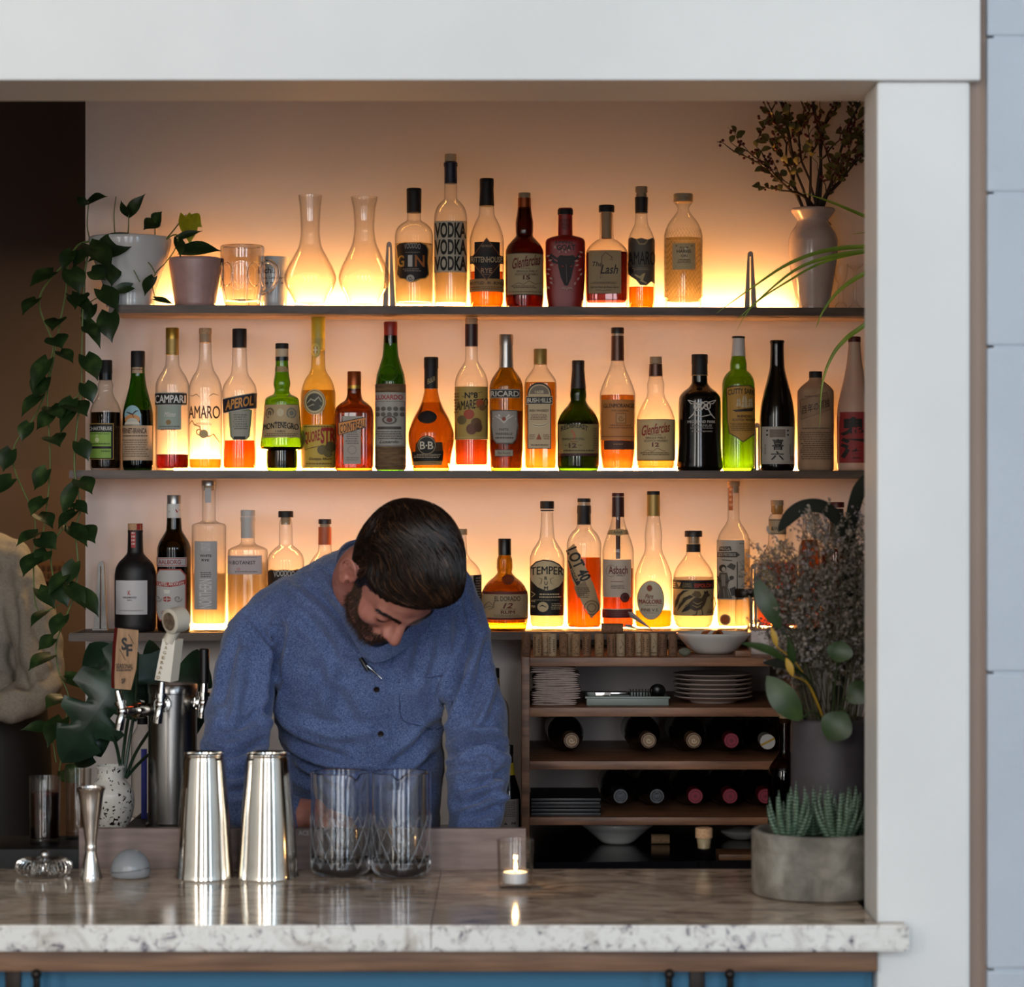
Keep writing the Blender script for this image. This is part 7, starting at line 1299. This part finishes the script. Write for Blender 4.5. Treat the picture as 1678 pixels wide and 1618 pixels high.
RAR = [(440, 1005, 4.71, 40), (420, 1045, 4.69, 50), (406, 1100, 4.66, 52), (393, 1160, 4.62, 53), (385, 1230, 4.57, 54), (392, 1292, 4.52, 50), (425, 1330, 4.505, 44), (470, 1338, 4.495, 38)]
LAR = [(752, 1005, 4.73, 40), (758, 1060, 4.72, 46), (768, 1120, 4.70, 47), (781, 1180, 4.67, 49), (785, 1250, 4.63, 51), (779, 1310, 4.59, 48), (775, 1365, 4.56, 42), (771, 1420, 4.54, 38)]
base = W(603, 1700, 4.82); per = thing('person', 'bearded bartender in a blue long-sleeved shirt, head bowed over his work behind the counter', 'person', (base.x, 4.82, 0))
# body: head, neck, trunk, arms, hands, legs in one skin
bd_ = MB()
dirs, hf = sphere_dirs(150, 110); rad = head_radius(dirs); hp = HC0 + dirs * rad[:, None]
bd_.add([tuple(v) for v in hw_(hp)], hf)
def HL(x, y, z): return HM @ Vector((x, y, z))
for sg in (1, -1):                                       # ears
    e = lambda a, b, o_: HL(sg * (.0735 + o_ * 1.5), -.004 + a * 1.08, .004 + b * 1.12)
    hel = [(.010, -.004, .004), (.013, .012, .006), (.008, .026, .010), (-.004, .032, .013), (-.016, .026, .016), (-.019, .010, .017), (-.015, -.008, .015), (-.008, -.022, .011), (.003, -.029, .008)]
    bd_.tube(spline([e(*h) for h in hel], 5), .0036, 8)
    bd_.tube(spline([e(*h) for h in ((.003, .020, .008), (-.008, .016, .010), (-.011, .002, .010), (-.006, -.012, .009), (.006, -.013, .008))], 5), .0032, 8)
    bd_.tube([e(.006, -.018, .006), e(.001, -.026, .008)], .0068, 10); bd_.tube([e(.010, -.004, .003), e(.009, -.008, .005)], .004, 8)
    vs = [e(-.004 + .014 * math.cos(a), .002 + .027 * math.sin(a), .007 - .006 * math.cos(a)) for a in np.linspace(0, 2 * PI, 20, endpoint=False)]; n_ = len(vs)
    bd_.add(vs + [v - Rv * sg * .004 for v in vs], [tuple(range(n_)), tuple(range(2 * n_ - 1, n_ - 1, -1))] + [(i, n_ + i, n_ + (i + 1) % n_, (i + 1) % n_) for i in range(n_)])
bd_.tube(spline([HL(0, -.028, -.005), HL(0, -.030, -.05), HL(0, -.036, -.095), W(606, 985, 4.66), W(612, 1040, 4.72)], 5), [.054] * 6 + [.056] * 5 + [.060] * 5 + [.066] * 5, 26)
TOR_B = [(max(s_[0], 915), s_[1], s_[2] - 30, s_[3] + .01, s_[4] - .034) for s_ in TOR[2:]]
loft(bd_, TOR_B)
limb(bd_, [(p[0], p[1], p[2] + .008, p[3] - 22) for p in RAR[:5]] + [(392, 1292, 4.53, 32), (425, 1330, 4.51, 32), (470, 1336, 4.495, 30), (505, 1338, 4.49, 28)])
hand(bd_, W(500, 1338, 4.49), (.96, .12, -.25), (.1, .15, -.95), -1, .5)
limb(bd_, [(p[0], p[1], p[2] + .008, p[3] - 22) for p in LAR[:5]] + [(779, 1310, 4.60, 32), (775, 1365, 4.565, 31), (771, 1430, 4.53, 30), (768, 1488, 4.51, 26)])
hand(bd_, W(768, 1482, 4.512), (-.05, -.12, -1), (-.3, .9, -.1), 1, .35)
for x in (558, 648):
    h = W(x, 1500, 4.81); f_ = Vector((h.x, 4.80, .06))
    bd_.tube([h + Vector((0, 0, .06)), h - Vector((0, 0, .1)), Vector((h.x, 4.795, .52)), Vector((h.x, 4.81, .36)), f_], [.085, .085, .055, .055, .036], 18); bd_.tube([f_ + Vector((0, .03, -.03)), f_ + Vector((0, -.17, -.04))], [.034, .026], 14)
bme = bake(bd_, .0032, 3, .5)
a, nm_ = arr(bme)
bme.materials.append(M_SKIN); bme.polygons.foreach_set('use_smooth', [True] * len(bme.polygons))
link('body', bme, per, world=True)
# hair: combed cap over the skull with strands on it
hl = pchip([-.2, -.058, -.045, -.015, -.004, .012, .030, .045, .062, .076, .088, .2], [-.2, -.2, -.055, -.022, .014, .016, .020, .040, .060, .074, .10, .3])
def hair_in(p): return np.array([hl(z) for z in p[:, 2]]) - p[:, 1]
def sst(x): x = np.clip(x, 0, 1); return x * x * (3 - 2 * x)
def thick(p):
    top = sst((p[:, 2] - .03) / .07); front = sst((p[:, 1] - .0) / .07)
    return .006 + .012 * top + .007 * top * front + .013 * sst((p[:, 2] - .01) / .06) * sst((-p[:, 0] - .005) / .06)
hd_, hfs = sphere_dirs(220, 160); hr = head_radius(hd_); hp = HC0 + hd_ * hr[:, None]; ins = hair_in(hp) + .007 * np.array([noise.noise(Vector((p[0] * 90, p[1] * 40, p[2] * 90))) for p in hp]); th = thick(hp)
groove = np.array([noise.noise(Vector((p[0] * 130 + p[1] * 30, p[1] * 14, p[2] * 70))) for p in hp])
lock = np.array([noise.noise(Vector((p[0] * 55 + p[1] * 22, p[1] * 9, p[2] * 34 + 3))) for p in hp]); off_ = (th * sst(ins / .030) ** .8 + (.0022 * groove + .0045 * lock) * sst(ins / .025)); off_ = np.where(ins > 0, off_, -.004)
pos = HC0 + hd_ * (hr + off_)[:, None]; keep = ins > -.006
hm = MB(); idx = np.cumsum(keep) - 1; hm.v = [tuple(v) for v in hw_(pos[keep])]
for f in hfs[:-2]:
    if all(keep[i] for i in f): hm.f.append(tuple(int(idx[i]) for i in f)); hm.m.append(0)
hm.f.append(tuple(int(idx[i]) for i in hfs[-1])); hm.m.append(0)
rh = np.random.RandomState(2); cand = np.where(ins > .001)[0]; sel = rh.choice(cand, 5200)
def surf(p):
    d = p - HC0; d /= np.linalg.norm(d, axis=1)[:, None]; r = head_radius(d); q = HC0 + d * r[:, None]; i_ = hair_in(q); return HC0 + d * (r + thick(q) * sst(i_ / .030) ** .8)[:, None], d, i_
P_ = pos[sel].copy(); paths = [P_.copy()]
for k in range(6):
    P_, d, i_ = surf(P_); side = sst((np.abs(P_[:, 0]) - .045) / .03)[:, None] * sst((.075 - P_[:, 2]) / .04)[:, None]
    flow = np.stack([-.55 - .6 * P_[:, 1] * 6, np.full(len(P_), .8), -.05 + 0 * P_[:, 0]], 1) * (1 - side) + np.stack([0 * P_[:, 0], np.full(len(P_), -.45), np.full(len(P_), -.8)], 1) * side
    flow += rh.normal(0, .13, flow.shape) + .34 * np.sin(P_[:, [1, 2, 0]] * 60)
    flow -= d * (flow * d).sum(1)[:, None]; flow /= np.linalg.norm(flow, axis=1)[:, None]; P_ = P_ + flow * .0105; P_, d, i_ = surf(P_); paths.append(P_ + d * (.0020 + .0042 * math.sin(k / 6 * PI)) * np.where(i_ > -.004, 1, -2)[:, None])
paths = np.stack(paths, 1)
st_v = []; st_f = []
wst = rh.uniform(.0006, .0013, len(sel))
for i in range(len(sel)):
    q = hw_(paths[i]); b = len(hm.v); t_ = q[-1] - q[0]; sd = np.cross(t_, q[0] - np.array(HC)); sd /= np.linalg.norm(sd) + 1e-9; up = q[0] - np.array(HC); up /= np.linalg.norm(up)
    for k in range(7):
        w_ = wst[i] * (1 - (k / 6.2) ** 2) + .0001; hm.v += [tuple(q[k] + sd * w_), tuple(q[k] + up * w_ * .8), tuple(q[k] - sd * w_)]
    for k in range(6):
        for j in range(3): hm.f.append((b + k*3+j, b + k*3+(j+1) % 3, b + k*3+3+(j+1) % 3, b + k*3+3+j)); hm.m.append(i % 9 == 0)
M_HAIR = textured('dark brown hair', [(.3, '140d09'), (.6, '241710'), (.8, '382418')], tscale=60, rough=.42, spec=.35)
M_HAIRL = textured('lighter brown hair', [(.3, '3c2516'), (.7, '5c3d25')], tscale=60, rough=.4, spec=.4)
link('hair', hm.mesh('hair', [M_HAIR, M_HAIRL], True, 70), per, world=True)
# beard, moustache and brows of short hairs
M_BEARD = textured('brown beard', [(.3, '2e1d13'), (.6, '4a3020'), (.8, '644430')], tscale=80, rough=.6)
def hairs(name, pts, dirs3, lens, w, m):
    mb = MB()
    for p, d, l in zip(pts, dirs3, lens):
        s_ = np.cross(d, (.3, .5, .8)); s_ /= np.linalg.norm(s_) + 1e-9; u_ = np.cross(s_, d); b = len(mb.v); e = p + d * l; c_ = p + d * l * .5 + np.array((0, 0, -.0004))
        mb.v += [tuple(hw_((p + s_ * w)[None])[0]), tuple(hw_((p - s_ * w)[None])[0]), tuple(hw_((c_ + u_ * w)[None])[0]), tuple(hw_(e[None])[0])]; mb.f += [(b, b + 2, b + 3), (b + 2, b + 1, b + 3), (b, b + 1, b + 2)]; mb.m += [0] * 3
    return link(name, mb.mesh(name, m, False), per, world=True)
x_, y_, z_ = np.abs(hp[:, 0]), hp[:, 1], hp[:, 2]
line = .012 - np.clip(y_ - .016, 0, 1) * .80
bmask = (y_ > .002) & (z_ < line) & (z_ > -.125) & (hd_[:, 2] > -.93) & ~((x_ < .021) & (z_ > -.066) & (z_ < -.049) & (y_ > .06))
bmask |= (x_ < .031) & (z_ < -.036 - x_ * .25) & (z_ > -.052 - x_ * .1) & (y_ > .07)
cand = np.where(bmask)[0]; wgt = np.sin(np.arccos(np.clip(hd_[cand, 1], -1, 1))); sel = rh.choice(cand, 5200, p=wgt / wgt.sum())
pt_ = hp[sel] + rh.normal(0, .0008, (len(sel), 3)); dd = hd_[sel] * .55 + np.array((0, .1, -1)) + rh.normal(0, .3, (len(sel), 3)); dd /= np.linalg.norm(dd, axis=1)[:, None]
hairs('beard', pt_, dd, rh.uniform(.006, .013, len(sel)) * (1 + .6 * (pt_[:, 2] < -.07)), .00055, M_BEARD)
for sg in (1, -1):
    t_ = rh.uniform(0, 1, 420); bx = sg * (.009 + .036 * t_); bz = .0285 + .006 * np.sin(t_ * PI * .8) - .004 * t_ + rh.normal(0, .0016, 420); d0 = np.stack([bx, np.full(420, .09) - .03 * t_ ** 2, bz], 1) - HC0; d0 /= np.linalg.norm(d0, axis=1)[:, None]; r_ = head_radius(d0); p_ = HC0 + d0 * r_[:, None]
    dd = np.stack([np.full(420, sg * 1.0), -.1 - .5 * t_, .35 - .7 * t_], 1) + rh.normal(0, .15, (420, 3)) + d0 * .4; dd /= np.linalg.norm(dd, axis=1)[:, None]
    hairs('eyebrow', p_, dd, rh.uniform(.005, .010, 420), .0005, M_HAIR)
    lp_ = []
    for q in np.linspace(-1, 1, 12): d0 = np.array([[sg * (.031 + .0145 * q), .085 - .006 * abs(q), .0035 + .0032 * q * q]]) - HC0; d0 /= np.linalg.norm(d0); lp_.append(Vector(hw_(HC0 + d0 * (head_radius(d0)[:, None] + .0006))[0].tolist()))
    link('eyelash', MB().tube(lp_, [.0004] + [.0010] * 10 + [.0004], 6).mesh('eyelash', M_HAIR), per, world=True)
# shirt
sh = MB(); loft(sh, [s_ for s_ in TOR]); limb(sh, RAR); limb(sh, LAR)
for p in (RAR[-1], LAR[-1]): pass
sme = bake(sh, .0058, 9, .5); a, n_ = arr(sme)
px = CX + a[:, 0] / a[:, 1] * F; py = CY + (CAMZ - a[:, 2]) / a[:, 1] * F
FOLDS = [([(462, 1030), (452, 1085), (446, 1140), (441, 1170)], 7, -.011), ([(441, 1168), (462, 1200), (505, 1228), (560, 1242)], 7, -.008), ([(446, 1200), (480, 1240), (540, 1268), (610, 1272)], 7, -.007), ([(452, 1232), (490, 1268), (545, 1292)], 7, -.006), ([(470, 1180), (540, 1205), (600, 1200)], 9, .004),
 ([(404, 1005), (430, 1035), (448, 1075), (455, 1110)], 4, -.005), ([(385, 1050), (372, 1100), (362, 1150)], 6, -.006), ([(400, 1070), (392, 1130), (380, 1190)], 7, .005), ([(340, 1228), (380, 1236), (430, 1216)], 6, -.007), ([(345, 1262), (385, 1272), (432, 1250)], 6, -.006), ([(350, 1300), (395, 1296), (425, 1280)], 6, -.006), ([(365, 1190), (400, 1186), (432, 1160)], 7, -.005),
 ([(776, 1040), (752, 1100), (735, 1150), (726, 1180)], 7, -.011), ([(762, 985), (772, 1030), (768, 1075)], 4, -.005), ([(797, 1050), (785, 1110), (765, 1170)], 6, -.005), ([(808, 1095), (800, 1150), (775, 1205)], 6, .005), ([(738, 1236), (770, 1218), (800, 1214), (830, 1228)], 6, -.010), ([(742, 1225), (775, 1206), (812, 1204)], 6, .006), ([(738, 1262), (772, 1256), (806, 1262)], 5, -.006), ([(760, 1290), (800, 1280), (830, 1262)], 6, -.007), ([(745, 1320), (780, 1312), (820, 1296)], 6, -.006), ([(765, 1345), (800, 1330), (822, 1318)], 6, -.005), ([(790, 1240), (815, 1290), (822, 1320)], 6, .005),
 ([(480, 945), (530, 985), (570, 1030), (592, 1062)], 7, -.007), ([(520, 930), (555, 990), (580, 1040)], 6, .005), ([(455, 975), (500, 1010), (540, 1060), (560, 1110)], 8, -.004), ([(700, 1000), (690, 1060), (680, 1110)], 9, -.004), ([(730, 1010), (735, 1060), (720, 1110)], 8, .004), ([(640, 1260), (680, 1230), (712, 1190)], 8, -.006), ([(625, 1300), (670, 1280), (710, 1240)], 8, -.005), ([(520, 1100), (560, 1150), (590, 1200)], 10, -.003), ([(560, 1060), (540, 1120), (530, 1170)], 10, .003)]
disp = np.zeros(len(a)); front = np.clip(-n_[:, 1] * 2 + .35, 0, 1)
def seg_d(px, py, p, q):
    p = np.array(p, float); q = np.array(q, float); d = q - p; t = np.clip(((px - p[0]) * d[0] + (py - p[1]) * d[1]) / (d @ d), 0, 1); return np.hypot(px - p[0] - t * d[0], py - p[1] - t * d[1])
for pts, w, amp in FOLDS:
    pl = [(v.x, v.y) for v in spline([(x, y, 0) for x, y in pts], 5)]; d = np.full(len(a), 1e9); tt_ = np.zeros(len(a))
    for i in range(len(pl) - 1):
        dn = seg_d(px, py, pl[i], pl[i + 1]); tt_ = np.where(dn < d, i / (len(pl) - 1), tt_); d = np.minimum(d, dn)
    taper = .35 + .65 * np.sin(np.clip(tt_, .04, .96) * PI); disp += front * 2.5 * amp * taper * (np.exp(-(d / w) ** 2) - .45 * np.exp(-((d - 2.1 * w) / w) ** 2))
wr = np.array([noise.fractal(Vector((v[0] * 16, v[1] * 16, v[2] * 11)), 1.0, 2.0, 3) for v in a]); disp += .006 * wr
pl_x = np.interp(py, [1050, 1130, 1200, 1290, 1360], [590, 604, 610, 622, 626]); disp += front * .0022 * (sst((px - pl_x) / 2.5) * sst((pl_x + 32 - px) / 3))           # button placket
pk = sst((px - 652) / 2.5) * sst((744 - px) / 2.5) * sst((py - (1112 + (px - 690) * -.05)) / 2.5) * sst((1195 - py) / 3); disp += front * .0014 * pk
loop = np.array([(x, y) for x, y, _ in [(585, 893, 0), (563, 908, 0), (556, 935, 0), (561, 966, 0), (578, 1008, 0), (601, 1052, 0), (630, 1060, 0), (668, 1034, 0), (702, 985, 0), (716, 940, 0), (700, 910, 0), (640, 893, 0)]], float)
inside = np.zeros(len(a), bool); dl = np.full(len(a), 1e9)
for i in range(len(loop)):
    p, q = loop[i], loop[(i + 1) % len(loop)]; dl = np.minimum(dl, seg_d(px, py, p, q)); c1 = (p[1] > py) != (q[1] > py); inside ^= c1 & (px < (q[0] - p[0]) * (py - p[1]) / (q[1] - p[1] + 1e-9) + p[0])
sunk = np.where(inside & (a[:, 1] < 4.76), sst(dl / 14), 0) * .10                 # the open neck of the shirt
a[:, 1] = np.where(sunk > 0, np.minimum(a[:, 1] + sunk, np.maximum(4.775, a[:, 1])), a[:, 1])
setv(sme, a + n_ * (disp * (sunk < .001))[:, None]); sme.materials.append(M_SHIRT); sme.polygons.foreach_set('use_smooth', [True] * len(sme.polygons))
shirt = link('shirt', sme, per, world=True)
from mathutils.bvhtree import BVHTree
a, n_ = arr(sme); bvh = BVHTree.FromPolygons([tuple(v) for v in a], [tuple(p.vertices) for p in sme.polygons])
def on_shirt(x, y):
    o_ = Vector((0, 0, CAMZ)); h = bvh.ray_cast(o_, (W(x, y, 4.5) - o_).normalized()); return h[0], h[1]
col_p = [(700, 905, 4.76), (640, 886, 4.77), (580, 889, 4.74), (556, 906, 4.70), (549, 935, 4.655), (554, 968, 4.615), (572, 1010, 4.59), (596, 1056, 4.575), (622, 1068, 4.575), (668, 1040, 4.59), (705, 990, 4.62), (722, 940, 4.68), (700, 905, 4.76)]
pth = spline([W(*p) for p in col_p], 6); cen = W(622, 968, 4.62); cm_ = MB(); vs = []; fs = []
for i, p in enumerate(pth):
    inn = (cen - p); inn.normalize(); upv = (Vector((0, -.75, .5)) + inn * .35).normalized(); o_ = -inn
    for q, h in ((.004, -.020), (.005, .006), (.001, .012), (-.003, .006), (-.004, -.018)): vs.append(p + o_ * q + upv * h)
for i in range(len(pth) - 1):
    for j in range(5): fs.append((i*5+j, i*5+(j+1) % 5, (i+1)*5+(j+1) % 5, (i+1)*5+j))
link('collar', cm_.add(vs, fs).mesh('collar', M_SHIRT), shirt, world=True)
for x, y in ((617, 1130), (624, 1203)):
    h, nn = on_shirt(x, y)
    if h is not None:
        M = Matrix.Translation(h) @ nn.to_track_quat('Z', 'Y').to_matrix().to_4x4()
        link('button', MB().lathe([(.0052, .0), (.0056, .001), (.0054, .0024), (.0036, .0019), (.0005, .0019)], 20, M=M).mesh('button', paint('1c1210', .35)), shirt, world=True)
pk_pts = [on_shirt(x, y) for x, y in [(654, 1114), (700, 1111), (742, 1109), (741, 1150), (738, 1178), (715, 1196), (690, 1190), (660, 1180), (655, 1150), (654, 1114)]]
if all(h[0] is not None for h in pk_pts):
    link('pocket_seam', MB().tube(spline([h + nn * .0003 for h, nn in pk_pts], 5), .0006, 5).mesh('pocket_seam', paint('2c375a', .9)), shirt, world=True)
    link('sleeve_cuff', MB().tube([W(463, 1338, 4.496), W(476, 1339, 4.494)], [.0425, .040], 24).mesh('sleeve_cuff', M_SHIRT), shirt, world=True)
h, nn = on_shirt(600, 1092); pn_ = thing('pen', 'silver and black pen clipped in the button placket of the blue shirt', 'pen', h); d0 = (W(626, 1113, h.y - .012) - W(593, 1083, h.y - .010)).normalized(); o0 = W(595, 1085, h.y - .009) - h
link('barrel', MB().tube([o0, o0 + d0 * .028, o0 + d0 * .029, o0 + d0 * .045], [.0024, .0026, .0018, .0012], 12).mesh('barrel', M_CHROME), pn_)
link('clip', MB().tube([o0 + Vector((-.004, .003, .006)), o0 + Vector((.002, -.002, -.004)), o0 + d0 * .016 + Vector((-.003, -.002, -.006))], [.0042, .004, .0028], 10).mesh('clip', M_BLACK), pn_)
# trousers and shoes
tr = MB()
for x in (558, 648):
    h = W(x, 1500, 4.81); tr.tube([h + Vector((0, 0, .16)), h - Vector((0, 0, .1)), Vector((h.x, 4.795, .52)), Vector((h.x, 4.80, .10))], [.10, .102, .078, .066], 22)
tr.tube([W(603, 1440, 4.81), W(603, 1520, 4.81)], .125, 28)
tme = bake(tr, .010, 6); tme.materials.append(paint('1c1b1f', .8)); tme.polygons.foreach_set('use_smooth', [True] * len(tme.polygons)); link('trousers', tme, per, world=True)
for x in (558, 648):
    h = W(x, 1500, 4.81); m = MB(); pts = [(h.x, 4.87, .045), (h.x, 4.80, .05), (h.x, 4.70, .04), (h.x, 4.60, .032)]; m.tube(pts, [.036, .044, .043, .026], 16); link('shoe', m.mesh('shoe', M_BLACK), per, world=True)
# ---- the second person, seen only as a back and an elbow beside the vine
b2 = W(-40, 900, 6.2); p2 = thing('person', 'person in loose pale shirt and black apron in the dark passage behind the vine', 'person', (b2.x, 6.2, 0))
T2 = [(868, -55, 30, 6.2, .06), (880, -52, 60, 6.19, .09), (905, -48, 88, 6.18, .11), (950, -45, 104, 6.18, .125), (1020, -45, 112, 6.18, .135), (1090, -42, 112, 6.2, .135), (1160, -42, 108, 6.2, .13), (1185, -42, 104, 6.2, .125)]
A2 = [(20, 925, 6.15, 40), (42, 985, 6.1, 42), (58, 1050, 6.05, 42), (64, 1105, 6.0, 41), (48, 1140, 5.96, 36), (10, 1158, 5.93, 30), (-30, 1158, 5.9, 25)]
s2 = MB(); loft(s2, T2); limb(s2, A2); m2 = bake(s2, .008, 8); a, n_ = arr(m2); px = CX + a[:, 0] / a[:, 1] * F; py = CY + (CAMZ - a[:, 2]) / a[:, 1] * F; disp = .011 * np.array([noise.fractal(Vector((v[0] * 12, v[1] * 12, v[2] * 7)), 1.0, 2.0, 3) for v in a])
for pts, w, amp in [([(10, 930), (25, 1000), (20, 1080), (40, 1120)], 9, -.014), ([(45, 960), (62, 1040), (92, 1090)], 8, -.012), ([(35, 985), (40, 1060), (60, 1120)], 8, .010), ([(5, 1110), (50, 1118), (90, 1100)], 8, -.012), ([(20, 1135), (60, 1142), (95, 1125)], 8, .009)]:
    d = np.min([seg_d(px, py, pts[i], pts[i + 1]) for i in range(len(pts) - 1)], 0); disp += amp * np.exp(-(d / w) ** 2) * np.clip(-n_[:, 1] * 2 + .3, 0, 1)
setv(m2, a + n_ * disp[:, None]); m2.materials.append(textured('pale shirt', [(.3, '847c70'), (.7, '989083')], tscale=200, rough=.85)); m2.polygons.foreach_set('use_smooth', [True] * len(m2.polygons)); link('shirt', m2, p2, world=True)
bb = MB(); c_ = W(-75, 770, 6.15)
d2_, f2_ = sphere_dirs(60, 44); hp2 = HC0 + d2_ * head_radius(d2_)[:, None]; bb.add([(c_.x - v[1] * .8 - v[0] * .6, c_.y - v[0] * .8 + v[1] * .6, c_.z + v[2]) for v in hp2], f2_)
bb.tube([c_ + Vector((.01, .01, -.03)), c_ + Vector((.03, .02, -.16))], [.052, .06], 18); loft(bb, [(s_[0], s_[1], s_[2] - 24, s_[3] + .01, s_[4] - .04) for s_ in T2[1:]] + [(1330, -42, 100, 6.2, .11)]); limb(bb, [(p[0], p[1], p[2] + .01, p[3] - 18) for p in A2] + [(-30, 1158, 5.9, 18)])
hand(bb, W(-34, 1150, 5.9), (-1, -.1, .1), (0, .3, -.9), 1, .4)
for x in (-90, 0):
    h = W(x, 1330, 6.2); bb.tube([h + Vector((0, 0, .05)), Vector((h.x, 6.2, .5)), Vector((h.x, 6.2, .07))], [.085, .055, .038], 16); bb.tube([Vector((h.x, 6.22, .05)), Vector((h.x, 6.02, .04))], [.036, .03], 12)
bm2 = bake(bb, .007, 4); bm2.materials.append(M_SKIN); bm2.polygons.foreach_set('use_smooth', [True] * len(bm2.polygons)); link('body', bm2, p2, world=True)
hh = MB(); hh.ball(c_ + Vector((.012, .012, .05)), .092, 14, 0, (1, 1, .98)); link('hair', hh.mesh('hair', M_HAIR), p2, world=True)
ap = MB(); loft(ap, [(1150, -42, 116, 6.2, .142), (1250, -42, 124, 6.2, .15), (1450, -42, 128, 6.2, .15), (1700, -42, 118, 6.2, .13), (1850, -42, 110, 6.2, .12)]); link('apron', ap.mesh('apron', M_MATTEBLACK), p2, world=True)
